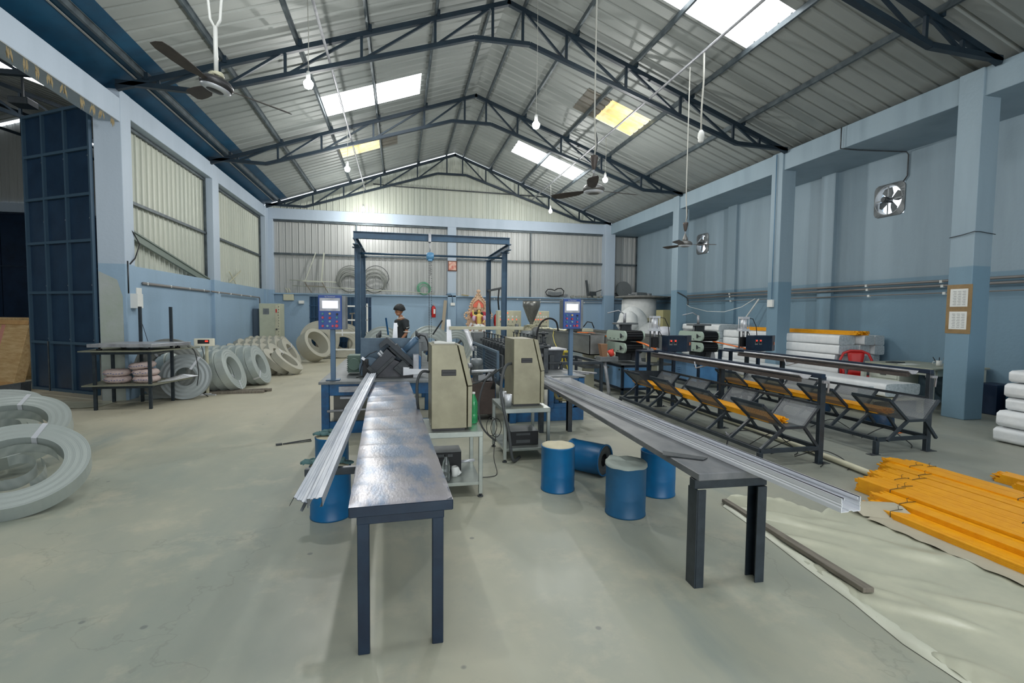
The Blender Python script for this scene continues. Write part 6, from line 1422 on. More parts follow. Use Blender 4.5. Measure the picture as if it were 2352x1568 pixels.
for x, z, lab, tl in ((-4.68, .420, 'wrapped ring on the lower shelf, bottom of the left pile', 0), (-4.69, .536, 'wrapped ring with red edge, top of the left pile', 0), (-4.25, .420, 'wrapped ring on the lower shelf, bottom of the right pile', 0), (-4.26, .536, 'wrapped ring in the middle of the right pile', 0), (-4.31, .655, 'tilted wrapped ring on top of the right pile', R(-7))): ring(x, 9.75, z, lab, tl=tl)
b_ = MB()
for k in range(6): b_.tube([(-4.05+.02*k, 9.65+.1*k, .43+.01*k), (-3.85, 9.8+.05*k, .44+.012*k), (-3.70-.02*k, 10.05, .46+.01*k), (-3.60, 10.15, .47)], .006, 5)
solo(b_, 'wire_bundle', GALV, 'bundle of bright wires sticking out of the lower shelf', 'wires')
t = thing('weighing_indicator', 'cream weighing scale indicator with red digits on a thin post', 'scale', (-3.70, 10.9, 0))
MB().bar((-3.70, 10.9, .03), (-3.70, 10.9, .98), .05, .05, up=(0, 1, 0)).build('post', CREAM, t, .008)
MB().bar((-3.98, 10.72, .015), (-3.5, 11.02, .015), .03, .03).bar((-3.85, 10.95, .012), (-3.52, 10.78, .012), .025, .025).build('feet', GALV, t)
hd = MB().obox((-3.72, 10.85, 1.04), (.34, .10, .15), Matrix.Rotation(R(4), 3, 'Z')).build('indicator_head', mat('ivory_plastic', (216, 214, 196), .45), t, .008)
MB().obox((-3.72, 10.798, 1.055), (.20, .006, .075), Matrix.Rotation(R(4), 3, 'Z')).build('display', BLACK, hd); MB().obox((-3.665, 10.793, 1.065), (.05, .004, .026), R(4)).build('red_digits', mat('red_led', (255, 50, 36), .4), hd)
hose([(-3.78, 10.86, .97), (-3.74, 10.84, .75), (-3.85, 10.8, .55), (-4.1, 10.75, .3)], .006, RUBBER, 'thin cable from the weighing indicator into the coils', 'cable', 'cable')
hose([(-3.76, 10.15, 1.0), (-3.70, 10.3, .9), (-3.66, 10.35, .5), (-3.70, 10.4, .2), (-3.6, 10.6, .02), (-3.7, 10.8, .015)], .007, RUBBER, 'black cable hanging from the platform down to the scale foot', 'cable', 'cable')
t = thing('wooden_skid', 'flat wooden skid under the coils right of the scale', 'skid', (-3.2, 11.15, 0))
MB().obox((-3.22, 10.98, .025), (1.05, .10, .05), R(2)).build('skid_board', WOODG, t, .004); MB().obox((-3.1, 11.15, .03), (1.0, .10, .05), R(8)).build('skid_board', WOODG, t, .004); MB().obox((-2.8, 11.1, .055), (.28, .12, .03), R(14)).build('skid_board', WOODG, t, .004)
# tall cabinets by the left wall
t = thing('electrical_cabinet', 'tall cream electrical cabinet with switches in the far left corner', 'cabinet', (-4.4, 18.9, 0))
MB().box(-4.68, -4.02, 18.6, 19.3, 0, 1.93).build('housing', mat('pale_olive_cabinet', (186, 190, 168), .5, 0, (176, 180, 158), 4), t, .01)
MB().box(-4.17, -4.03, 18.585, 18.60, .04, 1.88).build('switch_panel', CREAM, t, .003)
MB().box(-4.55, -4.36, 18.59, 18.60, 1.56, 1.76).build('vent', PLATE, t)
b_ = MB(); rnd = random.Random(2)
for k in range(16): z = 1.82-k*.095; b_.cyl((-4.06+rnd.uniform(-.02, .02), 18.57, z), (-4.06, 18.585, z), .012, n=8)
b_.cyl((-4.12, 18.56, 1.05), (-4.12, 18.585, 1.05), .03, n=10); b_.build('knobs', DARK, t); MB().box(-4.15, -4.11, 18.58, 18.585, 1.62, 1.74).build('red_lamps', RED, t)
solo(MB().box(-4.92, -4.72, 18.75, 19.2, 0, 1.75), 'grey_cabinet', mat('cabinet_grey_blue', (70, 86, 100), .6), 'narrow grey-blue cabinet squeezed behind the tall cream cabinet', 'cabinet', bev=.01)  # even grey-blue housing colour

# ================================================================== services on the walls
def conduit(pts, r, lab, m=STEEL, nm='wall_conduit', grp='pipes along the walls', clips=()):
    mb = MB().tube(pts, r, 8)
    t = mb.build(nm, m); tag(t, lab, 'pipe', grp); recenter(t)
    bpy.context.view_layer.update()
    for c in clips: MB().obox(c, (.05, .05, .05)).build('pipe_clip', WHITE, t)
    return t
GREYP = mat('grey_conduit', (128, 126, 124), .5, .2)
conduit([(-4.90, 11.2, 2.18), (-4.90, 14.7, 2.17)], .028, 'grey pipe along the left wall below the first sheeted bay', GREYP, clips=[(-4.9, y, 2.18) for y in (11.35, 12.4, 13.4, 14.3)])
conduit([(-4.84, 14.7, 2.17), (-4.84, 19.3, 2.15), (-4.84, 19.36, 2.1), (-4.84, 19.36, 1.78)], .022, 'grey pipe along the left wall bending down at the cream cabinet', GREYP, clips=[(-4.84, y, 2.16) for y in (15.2, 16.2, 17.2, 18.2)])
for z, k in ((2.36, 'upper'), (2.27, 'middle'), (2.13, 'lowest thin')):
    conduit([(XW-.13, -2.0, z), (XW-.13, 20.6, z+.02)], .026 if z > 2.2 else .013, k + ' of the three pipes running along the right wall', GREYP, clips=[(XW-.13, y+.3*z, z) for y in (7.0, 8.6, 11.0, 13.4, 16.0)])
for z, x0, k in ((2.28, 3.4, 'upper'), (2.18, 5.4, 'lower')):
    pts = [(x0, YD+.07, z), (XW-.2, YD+.07, z)] if k == 'upper' else [(x0, YD+.07, 1.75), (x0, YD+.07, z), (XW-.2, YD+.07, z)]
    conduit(pts, .026, k + ' pipe along the back wall under the right ledge', mat('pale_conduit', (166, 176, 184), .5, .2), clips=[(x0+k2*1.0+.5, YD+.07, z) for k2 in range(4)])
conduit([(8.91, 8.82, 5.56), (8.91, 8.82, 5.13), (9.32, 8.8, 5.125), (10.34, 8.6, 5.11), (10.37, 8.58, 5.05), (10.37, 8.58, 4.62), (10.37, 8.66, 4.52)], .013, 'thin conduit crossing the slab down to the nearer exhaust fan', DARK)
conduit([(8.90, 10.62, 5.55), (8.90, 10.62, 2.07)], .012, 'thin conduit running down the middle right column to its switch box', mat('blue_painted_conduit', (104, 140, 166), .5))
conduit([(8.88, 6.2, 3.02), (9.0, 6.22, 3.03), (9.33, 6.22, 3.0)], .006, 'thin dark wire tied round the near right column', BLACK)
conduit([(8.91, 6.60, 2.98), (8.905, 6.4, 3.0), (8.90, 6.22, 3.03)], .006, 'thin dark wire on the front of the near right column', BLACK)
solo(MB().box(8.87, 8.93, 10.56, 10.74, 1.88, 2.06), 'switch_box', WHITE, 'white switch box on the middle right column', 'switch box', 'white wall switch boxes', .006)
b_ = MB().box(-4.88, -4.85, 10.5, 10.75, 1.68, 1.98)
t = thing('meter_box', 'white double socket box at the edge of the left pillar', 'switch box', (-4.8, 10.8, 1.68)); MB().box(-4.85, -4.72, 10.58, 10.78, 1.69, 1.96).build('box', WHITE, t, .005); MB().box(-4.93, -4.86, 10.86, 11.06, 1.80, 2.08).build('socket_plate', WHITE, t, .004)
MB().tube([(-4.84, 10.52, 1.96), (-4.84, 10.52, 2.55)], .014, 6).tube([(-4.84, 10.6, 2.5), (-4.82, 10.75, 2.62), (-4.80, 10.9, 2.9), (-4.84, 10.75, 3.1), (-4.86, 10.7, 3.14)], .012, 6).build('supply_cable', BLACK, t)
MB().bar((-4.9, 10.82, 2.58), (-4.9, 10.82, 2.92), .025, .025).build('red_sleeve', RED, t)
hose([(-4.80, 10.75, 1.70), (-4.79, 10.85, 1.58), (-4.79, 10.80, 1.52), (-4.80, 10.95, 1.3), (-4.80, 11.15, .95)], .005, RUBBER, 'thin wire dangling from the socket box on the left pillar', 'cable', 'cable')
b_ = MB().bar((-5.0, 10.83, 3.12), (-4.96, 14.85, 2.42), .05, .13).bar((-4.97, 10.83, 3.20), (-4.93, 14.85, 2.50), .03, .03)
solo(b_, 'long_rail', mat('green_grey_rail', (112, 124, 116), .5, .2), 'long grey-green rail leaning diagonally against the first sheeted bay', 'rail')
solo(MB().bar((-4.98, 16.6, 2.52), (-4.97, 17.7, 2.95), .015, .03).bar((-4.98, 16.6, 2.84), (-4.97, 17.2, 2.5), .015, .03), 'bracket', CREAM, 'small crossed bracket on the ledge of the second sheeted bay', 'bracket')
t = thing('distribution_box', 'cream distribution box with short pipes on the back wall at left', 'switch box', (-4.15, 20.6, 2.09)); MB().box(-4.35, -3.98, 20.72, 20.85, 2.09, 2.36).build('box', CREAM, t, .01)
MB().tube([(-4.22, 20.78, 2.36), (-4.22, 20.78, 2.48), (-4.28, 20.78, 2.56)], .018, 6).tube([(-4.12, 20.78, 2.36), (-4.12, 20.78, 2.48), (-4.18, 20.78, 2.56)], .018, 6).build('pipes', CREAM, t)
for x, lab in ((-3.70, 'small white socket plate on the back wall at left'), (2.14, 'white socket plate on the back wall middle column')):
    solo(MB().box(x-.09, x+.09, 20.66, 20.85 if x < 0 else 20.71, 1.97, 2.09), 'socket_plate', WHITE, lab, 'switch box', 'white wall switch boxes', .004)
conduit([(1.86, 20.68, 2.42), (2.05, 20.68, 2.44), (2.12, 20.68, 2.38), (2.14, 20.68, 2.09)], .016, 'thin conduit bending down to the socket on the middle back column', POSTM)
# framed picture
t = thing('picture_frame', 'small red religious picture in a brown frame on the back wall column', 'picture', (2.13, 20.7, 3.40)); MB().box(1.93, 2.31, 20.67, 20.71, 3.38, 3.80).build('frame', mat('brown_frame', (96, 60, 46), .5), t, .004); MB().box(1.97, 2.27, 20.66, 20.672, 3.42, 3.76).build('print', mat('red_print', (190, 92, 78), .5, 0, (226, 196, 176), 9), t)
# door at the back left and things before it
d_ = MB(); ribbed_wall_y(d_, -3.42, -1.10, 20.84, 0.0, 2.28, .14); struct(d_.build('door_1', mat('door_navy', (20, 66, 98), .45, .1, (14, 52, 82), 2)))
b_ = MB()
for z in (.5, .95, 1.45, 1.9): b_.bar((-3.42, 20.79, z), (-1.1, 20.79, z), .02, .04)
struct(b_.build('door_1_rails', mat('door_navy', (20, 66, 98))))
wb_ = MB().box(-3.46, -1.06, 20.80, 20.84, 2.26, 2.33); struct(wb_.build('trim_9', WALL))
t = thing('white_rack', 'white open rack seen behind the left operator panel', 'rack', (-1.6, 17, 0)); 
for z in (.42, .98, 1.40, 1.86): MB().bar((-2.1, 17.4, z), (-1.05, 17.4, z), .05, .05).build('shelf_bar', WHITE, t)
MB().bar((-2.1, 17.4, 0), (-2.1, 17.4, 1.95), .05, .05, up=(0, 1, 0)).build('upright', WHITE, t); MB().bar((-1.05, 17.4, 0), (-1.05, 17.4, 1.95), .05, .05, up=(0, 1, 0)).build('upright', WHITE, t)
t = thing('folding_ladder', 'grey-brown wooden trestle standing before the navy door', 'trestle', (-1.6, 20.3, 0))
for x in (-1.85, -1.45): MB().bar((x, 20.3, 0), (x+.05, 20.5, 1.62), .05, .04).build('leg', WOODG, t)
MB().bar((-1.9, 20.48, 1.6), (-1.3, 20.48, 1.66), .05, .05).bar((-1.87, 20.4, .8), (-1.4, 20.4, .8), .03, .04).build('cross_bar', WOODG, t)
solo(MB().bar((-3.05, 20.3, 0), (-3.1, 20.5, 1.2), .14, .03), 'leaning_plank', WOODG, 'short upright plank before the navy door at left', 'plank'); solo(MB().box(-2.95, -2.4, 20.3, 20.36, 0, .95), 'grey_board', PLATE, 'grey board standing before the navy door', 'board')
# fire extinguishers
def extinguisher(x, y, z, lab):
    t = thing('fire_extinguisher', lab, 'fire extinguisher', (x, y, z), 0, 'fire extinguishers')
    MB().lathe([(0, 0), (.07, 0), (.085, .02), (.085, .38), (.06, .44), (.03, .47), (0, .47)], (x, y, z), n=24).build('cylinder', RED, t)
    MB().cyl((x, y, z+.46), (x, y, z+.53), .022, n=12).bar((x-.02, y, z+.56), (x+.10, y, z+.53), .02, .015).bar((x-.02, y, z+.53), (x+.09, y, z+.50), .02, .012).cyl((x, y, z+.53), (x, y, z+.62), .006, n=6).build('valve', STEEL, t)
    MB().tube([(x-.02, y, z+.5), (x-.09, y-.02, z+.42), (x-.10, y-.02, z+.22), (x-.09, y-.02, z+.1)], .011, 6).build('hose', BLACK, t); MB().box(x-.01, x+.06, y-.089, y-.084, z+.15, z+.34).build('label', WHITE, t)
extinguisher(1.36, 20.68, 1.48, 'red fire extinguisher hanging on the back wall left of the column'); extinguisher(3.9, 20.4, 1.15, 'red fire extinguisher hanging right of the statue, partly behind the gantry post')
solo(MB().bar((1.62, 20.45, 0), (1.84, 20.66, 2.18), .13, .04), 'leaning_plank', mat('pale_plank', (160, 150, 132), .7), 'tall pale plank leaning on the back wall beside the middle column', 'plank')
# things on the ledge of the back wall
def ringcoil(x, z, r, n, m, lab, y=20.72, tub=.018, nm='hose_coil', cat='hose coil', grp='cable and hose coils on the back ledge', seed=1):
    rnd = random.Random(seed); mb = MB()
    for k in range(n):
        rr = r*(1-.35*k/n)+rnd.uniform(-.02, .02); cx, cz = x+rnd.uniform(-.03, .03), z-r+rr+rnd.uniform(0, .02)
        mb.tube([(cx+rr*math.cos(a), y-.02*k/n*3+.012*math.sin(a*3+k), cz+rr*.96*math.sin(a)) for a in [i*2*math.pi/32 for i in range(32)]], tub, 6, closed=True)
    solo(mb, nm, m, lab, cat, grp)
GC = mat('dusty_cable', (128, 132, 128), .7)
ringcoil(-1.88, 2.95, .52, 11, GC, 'big dusty cable coil on the back ledge left of the gantry post', seed=2); ringcoil(-.98, 2.92, .50, 7, GC, 'big loose cable coil on the back ledge right of the gantry post', seed=3); ringcoil(-.92, 3.02, .48, 1, DARK, 'single dark loop over the right cable coil', tub=.012, seed=5)
ringcoil(.98, 2.66, .27, 4, mat('green_hose', (96, 158, 128), .5), 'green garden hose coil hanging on the back ledge behind the chains', tub=.016, seed=4)
t = thing('trestle_stand', 'pale upturned trestle frame standing on the back ledge', 'trestle', (-3.3, 20.7, 2.4)); b_ = MB(); PL_ = mat('pale_frame', (182, 186, 172), .6)
for x0_, x1_ in ((-3.55, -3.15), (-2.95, -2.85)): MB().bar((x0_, 20.66, 2.82), (x1_, 20.72, 3.95), .05, .03).build('leg', PL_, t)
MB().bar((-3.62, 20.62, 2.84), (-2.85, 20.62, 2.82), .06, .05).build('seat_rail', PL_, t); MB().bar((-3.55, 20.6, 2.8), (-3.3, 20.6, 2.40), .05, .03).bar((-2.92, 20.6, 2.8), (-2.7, 20.6, 2.40), .05, .03).bar((-3.5, 20.6, 2.66), (-2.8, 20.6, 2.64), .04, .03).build('lower_legs', WOODG, t)
for a, b, lab in (((-4.1, 20.64, 2.87), (-2.4, 20.64, 2.82), 'pale thin pipe lying across the trestle on the back ledge'), ((-4.0, 20.6, 2.66), (1.4, 20.6, 2.45), 'very long thin rod lying along the back ledge')): solo(MB().tube([a, b], .018, 6), 'thin_pipe', PL_, lab, 'pipe')
b_ = MB(); lp = [(6.15, 2.50), (6.1, 2.62), (6.2, 2.74), (6.36, 2.74), (6.5, 2.70), (6.64, 2.78), (6.8, 2.79), (6.92, 2.68), (6.88, 2.52), (6.7, 2.46), (6.4, 2.45)]
b_.tube([(x, 20.66, z-.02) for x, z in lp], .022, 8, closed=True); solo(b_, 'drive_belt', RUBBER, 'black drive belt loop lying on the back ledge', 'belt')
solo(MB().prism([(6.2, 20.7, 2.42), (6.85, 20.7, 2.42), (6.83, 20.7, 2.62), (6.5, 20.7, 2.60), (6.24, 20.7, 2.64)], (0, .05, 0)).box(6.9, 7.1, 20.66, 20.76, 2.42, 2.52), 'belt_guard', PLATE, 'grey casting inside the belt loop on the back ledge', 'machine part')
b_ = MB().bar((8.05, 20.66, 2.38), (7.95, 20.7, 3.15), .09, .05).obox((8.25, 20.66, 2.55), (.28, .1, .22), .2).bar((8.2, 20.66, 2.58), (8.65, 20.66, 2.74), .04, .04); solo(b_, 'old_bracket', DARK, 'upright rusty bracket with lever on the back ledge', 'machine part')
rnd = random.Random(9); jm = mat('junk_metal', (140, 142, 134), .6, .2)
for k in range(6):
    x = 7.3+k*.26; b_ = MB().obox((x, 20.66, 2.43), (rnd.uniform(.1, .22), .1, rnd.uniform(.06, .14)), Matrix.Rotation(rnd.uniform(-.4, .4), 3, 'Y')).cyl((x+.05, 20.6, 2.44), (x+.05, 20.72, 2.44), .04, n=12)
    solo(b_, 'scrap_part', jm, ('small scrap part on the back ledge, leftmost by the belt', 'small scrap part on the back ledge, second from the belt', 'small scrap part on the back ledge, left of the bracket', 'small scrap part on the back ledge, at the bracket foot', 'small scrap part on the back ledge, right of the bracket', 'small scrap part on the back ledge, nearest the corner column')[k], 'machine part', 'scrap parts on the back ledge')
solo(MB().cyl((9.72, 20.74, 2.78), (9.72, 20.70, 2.78), .36, n=40).cyl((9.72, 20.70, 2.78), (9.72, 20.68, 2.78), .04, n=14), 'round_guard', mat('grey_disc', (112, 116, 116), .5, .2), 'round grey disc standing in the narrow corner bay of the back wall', 'machine part')
hose([(9.3, 20.66, 2.62), (9.5, 20.64, 2.45), (9.8, 20.64, 2.42), (10.05, 20.64, 2.52), (10.15, 20.64, 2.5)], .03, RUBBER, 'black hose lying under the round grey disc', 'rubber_hose', 'hose')
solo(MB().bar((2.5, 20.66, 2.42), (2.8, 20.66, 2.39), .05, .03), 'small_stick', mat('yellow_brown', (160, 140, 70), .6), 'small yellowish stick on the ledge above the statue', 'stick')
# sacks and mixer in the right corner
SACK = mat('white_sack', (222, 224, 222), .7, 0, (200, 204, 204), 3, .4, 7)
def sack(x, y, z, rx, ry, rz_, lab, seed=1, mm=None, grp='white sacks in the back right corner'):
    mb = MB().ball((x, y, z+rz_), (rx, ry, rz_), 22, 16); 
    for v in mb.v:
        d = v-Vector((x, y, z+rz_)); k_ = 1+.07*math.sin(d.x*11+seed)*math.sin(d.z*13+seed*2)+.05*math.sin(d.y*17+d.z*9); v.x = x+d.x*k_*(1.12 if abs(d.z) < rz_*.7 else 1); v.y = y+d.y*k_; v.z = max(z, z+rz_+d.z*.98)
    solo(mb, 'woven_sack', mm or SACK, lab, 'sack', grp)
sack(8.35, 17.0, .75, .50, .42, .62, 'bulging white sack in front of the mixer, left', 3); sack(8.05, 16.6, 1.0, .28, .26, .40, 'small upright white sack at the left end of the sacks', 5)
sack(9.2, 16.2, .75, .45, .35, .26, 'low white plastic sack right of the bulging ones', 7, mat('white_poly', (232, 232, 240), .5)); sack(8.9, 16.8, .4, .6, .4, .5, 'white sack lying under the others before the mixer', 9)
t = thing('mixer', 'large white wrapped mixing drum with dusty flat lid in the back right corner', 'mixer', (9.2, 18.4, 0))
MB().lathe([(0, .02), (.75, .02), (.72, 1.1), (.62, 1.25), (.62, 1.45), (.68, 1.6), (.66, 2.25), (.6, 2.3), (0, 2.3)], (9.2, 18.2, 0), n=36).build('drum', SACK, t)
MB().lathe([(0, 2.3), (1.0, 2.32), (1.02, 2.38), (.5, 2.42), (0, 2.42)], (9.3, 18.2, 0), n=28).build('lid', mat('dusty_lid', (126, 126, 122), .7, 0, (100, 100, 96), 6, .4, 14), t)
MB().box(9.0, 9.8, 17.5, 17.8, 1.42, 1.55).build('chute', mat('chute_beige', (170, 168, 144), .6), t)
MB().obox((9.1, 18, 2.46), (.5, .3, .14), .3).cyl((9.5, 18, 2.40), (9.5, 18, 2.5), .12, n=16).cyl((8.6, 17.9, 2.44), (8.9, 17.9, 2.42), .03, n=8).build('lid_clutter', PLATE, t)
solo(MB().box(9.35, 9.85, 16.6, 17.1, 1.15, 1.85).box(9.4, 9.8, 16.65, 17.05, 0, 1.15), 'crusher_housing', mat('khaki_box', (168, 162, 118), .6), 'khaki metal box machine beside the right column at the back', 'machine', bev=.01)
hose([(8.95, 14.98, 2.42), (9.2, 14.98, 2.3), (9.33, 14.98, 2.2), (9.34, 14.98, 2.0)], .02, DARK, 'dark hose across the third right column', 'rubber_hose', 'hose')
solo(MB().tube([(9.7, 15.9, 2.15), (9.75, 15.5, 1.95), (9.8, 14.6, 1.80), (9.8, 13.7, 1.78), (9.8, 12.9, 1.92), (9.85, 12.4, 2.15)], .010, 6), 'white_rope', WHITE, 'white rope sagging between two right columns', 'rope'); solo(MB().tube([(10.1, 12.55, 2.15), (9.95, 13.05, 1.45)], .022, 8), 'leaning_pipe', WHITE, 'white pipe leaning on the right wall above the bales', 'pipe')

# ================================================================== statue
t = thing('deity_statue', 'seated painted statue before an ornate cream and coral arch at the back', 'statue', (3.1, 19.9, 0)); sx, sy, sz = 3.1, 19.9, .95
MB().box(sx-.5, sx+.5, sy-.35, sy+.3, 0, sz).build('pedestal', WHITE, t, .01)
ARC = mat('arch_cream', (216, 190, 158), .7, 0, (202, 160, 134), 20, .5, 40); CORAL = mat('arch_coral', (226, 112, 90), .6)
def archpts(w_, h_, k): return [(w_*math.cos(a), h_*(math.sin(a) ** k if math.sin(a) > 0 else 0)) for a in [math.pi*i/24 for i in range(25)]]
ap = [(x*(1.0 if z < 1.2 else .92), z*.86+.16*max(0, 1-abs(x)/.16)) for x, z in archpts(.46, 1.85, .55)]
MB().prism([(sx+x, sy+.12, sz-.25+z) for x, z in ap], (0, .06, 0)).build('arch_panel', ARC, t)
ip = [(-.20, 1.10), (-.21, 1.20), (-.13, 1.30), (0, 1.40), (.13, 1.30), (.21, 1.20), (.20, 1.10)]
MB().prism([(sx+x, sy+.10, sz-.15+z) for x, z in ip], (0, .03, 0)).build('niche_panel', CORAL, t)
b_ = MB()
for i, (x, z) in enumerate(ap): b_.ball((sx+x*1.03, sy+.11, sz-.25+z*1.02), (.045, .04, .045), 8, 6)
for s_ in (-1, 1):
    for k in range(10): a = R(20+k*36); b_.ball((sx+s_*.44+.12*math.cos(a), sy+.10, sz+.62+.14*math.sin(a)), (.04, .03, .04), 8, 6)
b_.ball((sx, sy+.1, sz+1.60), (.09, .05, .07), 10, 6); b_.tube([(sx-.23, sy+.09, sz+.90), (sx-.24, sy+.09, sz+1.07), (sx-.15, sy+.09, sz+1.18), (sx, sy+.09, sz+1.29), (sx+.15, sy+.09, sz+1.18), (sx+.24, sy+.09, sz+1.07), (sx+.23, sy+.09, sz+.90)], .025, 6); b_.build('arch_ornament', ARC, t)
def skinned(verts, edges, radii, name, m, parent=None, sub=2, root=0, extra=None, M_=None):
    me = bpy.data.meshes.new(name); me.from_pydata([Vector(v) for v in verts], edges, []); o = bpy.data.objects.new(name, me); COL.objects.link(o)
    sk = o.modifiers.new('skin', 'SKIN'); sk.use_smooth_shade = True
    for i, r in enumerate(radii):
        d = me.skin_vertices[0].data[i]; d.radius = r if isinstance(r, tuple) else (r, r); d.use_root = (i == root)
    s2 = o.modifiers.new('sub', 'SUBSURF'); s2.levels = sub; s2.render_levels = sub
    dg = bpy.context.evaluated_depsgraph_get(); dg.update(); me2 = bpy.data.meshes.new_from_object(o.evaluated_get(dg)); bpy.data.objects.remove(o)
    mb = MB(); mb.add([v.co.copy() for v in me2.vertices], [list(p.vertices) for p in me2.polygons], 0, True)
    if extra: extra(mb)
    if M_: mb.v = [M_ @ v for v in mb.v]
    return mb.build(name, m, parent)
Ms = Matrix.Translation((sx, sy-.05, sz))
YS = mat('statue_yellow', (232, 200, 110), .55); 
def st_extra(mb):
    mb.ball((0, -.01, .80), (.062, .07, .085), 14, 10).ball((0, -.085, .79), (.012, .016, .02), 6, 5)
skinned([(0, 0, .22), (0, .01, .38), (0, 0, .55), (0, 0, .63), (0, -.01, .72), (-.15, 0, .60), (-.24, -.03, .66), (-.25, -.06, .84), (.15, 0, .60), (.21, -.04, .42), (.14, -.16, .34)],
        [(0, 1), (1, 2), (2, 3), (3, 4), (3, 5), (5, 6), (6, 7), (3, 8), (8, 9), (9, 10)], [(.13, .1), (.10, .085), (.12, .09), .06, .045, .055, .042, .032, .055, .042, .035], 'body', YS, t, extra=st_extra, M_=Ms)
skinned([(0, 0, .18), (-.13, -.15, .17), (-.15, -.30, .14), (-.14, -.30, -.12), (.13, -.15, .17), (.20, -.28, .10), (.10, -.32, -.10)], [(0, 1), (1, 2), (2, 3), (0, 4), (4, 5), (5, 6)], [(.17, .13), .12, .10, .07, .12, .10, .08], 'white_garment', WHITE, t, M_=Ms)
b_ = MB().ball((0, .03, .83), (.085, .08, .10), 14, 10).ball((-.13, .04, .68), (.085, .06, .10), 12, 8).ball((.12, .04, .68), (.06, .05, .09), 12, 8); b_.v = [Ms @ v for v in b_.v]; b_.build('hair', mat('dark_green_black', (44, 56, 40), .7), t)
b_ = MB().lathe([(.08, .86), (.10, .90), (.07, 1.0), (.03, 1.12), (0, 1.16)], n=18); b_.v = [Ms @ v for v in b_.v]; b_.build('crown', ARC, t)
b_ = MB().ball((-.20, -.04, .52), (.08, .07, .12), 10, 8).ball((.22, -.03, .52), (.08, .06, .12), 10, 8); b_.v = [Ms @ v for v in b_.v]; b_.build('pink_drape', mat('lilac_pink', (206, 176, 200), .6), t)
b_ = MB().tube([(-.12, -.09, .60), (-.14, -.14, .4), (-.1, -.16, .24), (0, -.17, .18)], .02, 6).tube([(.12, -.09, .60), (.15, -.13, .4), (.16, -.16, .2), (.18, -.3, .12), (.14, -.38, .0)], .022, 6); b_.v = [Ms @ v for v in b_.v]; b_.build('garland', mat('garland_red', (140, 60, 66), .7), t)
b_ = MB().ball((.2, .08, .66), (.13, .04, .13), 12, 8).ball((-.24, .08, .66), (.1, .04, .12), 12, 8); b_.v = [Ms @ v for v in b_.v]; b_.build('red_cushion', mat('cushion_red', (178, 48, 62), .6), t)
b_ = MB(); b_.tube([(-.3, -.05, .32), (-.38, -.08, .18), (-.44, -.1, .02)], [.05, .04, .03], 8).tube([(-.22, -.12, .2), (-.30, -.2, -.05), (-.36, -.22, -.22)], [.04, .06, .08], 8); b_.v = [Ms @ v for v in b_.v]; b_.build('sash', mat('sash_grey', (196, 192, 200), .6), t)

# ================================================================== the worker
SKIN = mat('skin_brown', (164, 116, 88), .55); px_, py_ = .04, 12.35
t = thing('person', 'young man with dark hair in a black sports shirt, standing and looking down left', 'person', (px_, py_, 0)); Mp = Matrix.Translation((px_, py_, 0)) @ Matrix.Rotation(R(-62), 4, 'Z') @ Matrix.Scale(1.035, 4)
# local frame: facing -y
V = [(0, 0, .96), (0, .01, 1.12), (0, .015, 1.30), (0, .01, 1.43), (0, -.005, 1.50), (0, -.03, 1.56),
     (-.10, 0, .90), (-.11, -.01, .50), (-.11, .02, .10), (-.11, -.12, .04), (.10, 0, .90), (.11, -.02, .50), (.11, .02, .10), (.11, -.12, .04),
     (-.17, .015, 1.40), (-.225, .03, 1.14), (-.20, -.10, .93), (-.185, -.15, .88), (.17, .015, 1.40), (.225, .02, 1.14), (.19, -.13, .95), (.175, -.18, .90)]
E_ = [(0, 1), (1, 2), (2, 3), (3, 4), (4, 5), (0, 6), (6, 7), (7, 8), (8, 9), (0, 10), (10, 11), (11, 12), (12, 13), (3, 14), (14, 15), (15, 16), (16, 17), (3, 18), (18, 19), (19, 20), (20, 21)]
Rr = [(.13, .10), (.115, .09), (.135, .095), (.09, .07), .052, .05, .085, .055, .042, .035, .085, .055, .042, .035, .052, .040, .028, .030, .052, .040, .028, .030]
def face(mb):
    c = Vector((0, -.055, 1.635)); M3 = Matrix.Rotation(R(14), 3, 'X')
    def B(p, r, n=14, k=10): mb.ball(c + M3 @ Vector(p), r, n, k, 0, M3)
    B((0, .01, .02), (.076, .094, .10), 20, 14); B((0, -.035, -.055), (.052, .05, .045)); B((0, -.092, -.012), (.012, .018, .022), 10, 8); B((0, -.082, -.055), (.024, .012, .009), 10, 6)
    B((-.077, .01, -.005), (.010, .018, .028), 8, 6); B((.077, .01, -.005), (.010, .018, .028), 8, 6)
    for s_ in (-1, 1):
        h = Vector((s_*.178, -.19 if s_ > 0 else -.165, .875 if s_ > 0 else .855))
        mb.ball(h, (.038, .045, .022), 10, 8)
        for q in range(4):
            a = h + Vector(((q-1.5)*.018, -.035, 0)); ln = (.06, .075, .07, .055)[q]
            mb.tube([a, a+Vector((0, -ln*.5, -.01)), a+Vector((0, -ln*.8, -.035))], [.0095, .009, .007], 8)
        a = h + Vector((-s_*.035, -.01, 0)); mb.tube([a, a+Vector((-s_*.02, -.03, -.01)), a+Vector((-s_*.018, -.055, -.02))], [.011, .010, .008], 8)
skinned(V, E_, Rr, 'body', SKIN, t, extra=face, M_=Mp)
def eyes(mb): pass
b_ = MB(); c = Vector((0, -.055, 1.635)); M3 = Matrix.Rotation(R(14), 3, 'X')
for s_ in (-1, 1): b_.ball(c + M3 @ Vector((s_*.032, -.079, .012)), (.013, .006, .006), 8, 6, 0, M3); b_.obox(c + M3 @ Vector((s_*.032, -.083, .034)), (.032, .006, .006), M3)
b_.v = [Mp @ v for v in b_.v]; b_.build('eyes', BLACK, t)
HAIR = mat('black_hair', (20, 24, 26), .6, 0, (34, 38, 40), 30, .6, 60)
b_ = MB(); n, k = 22, 10
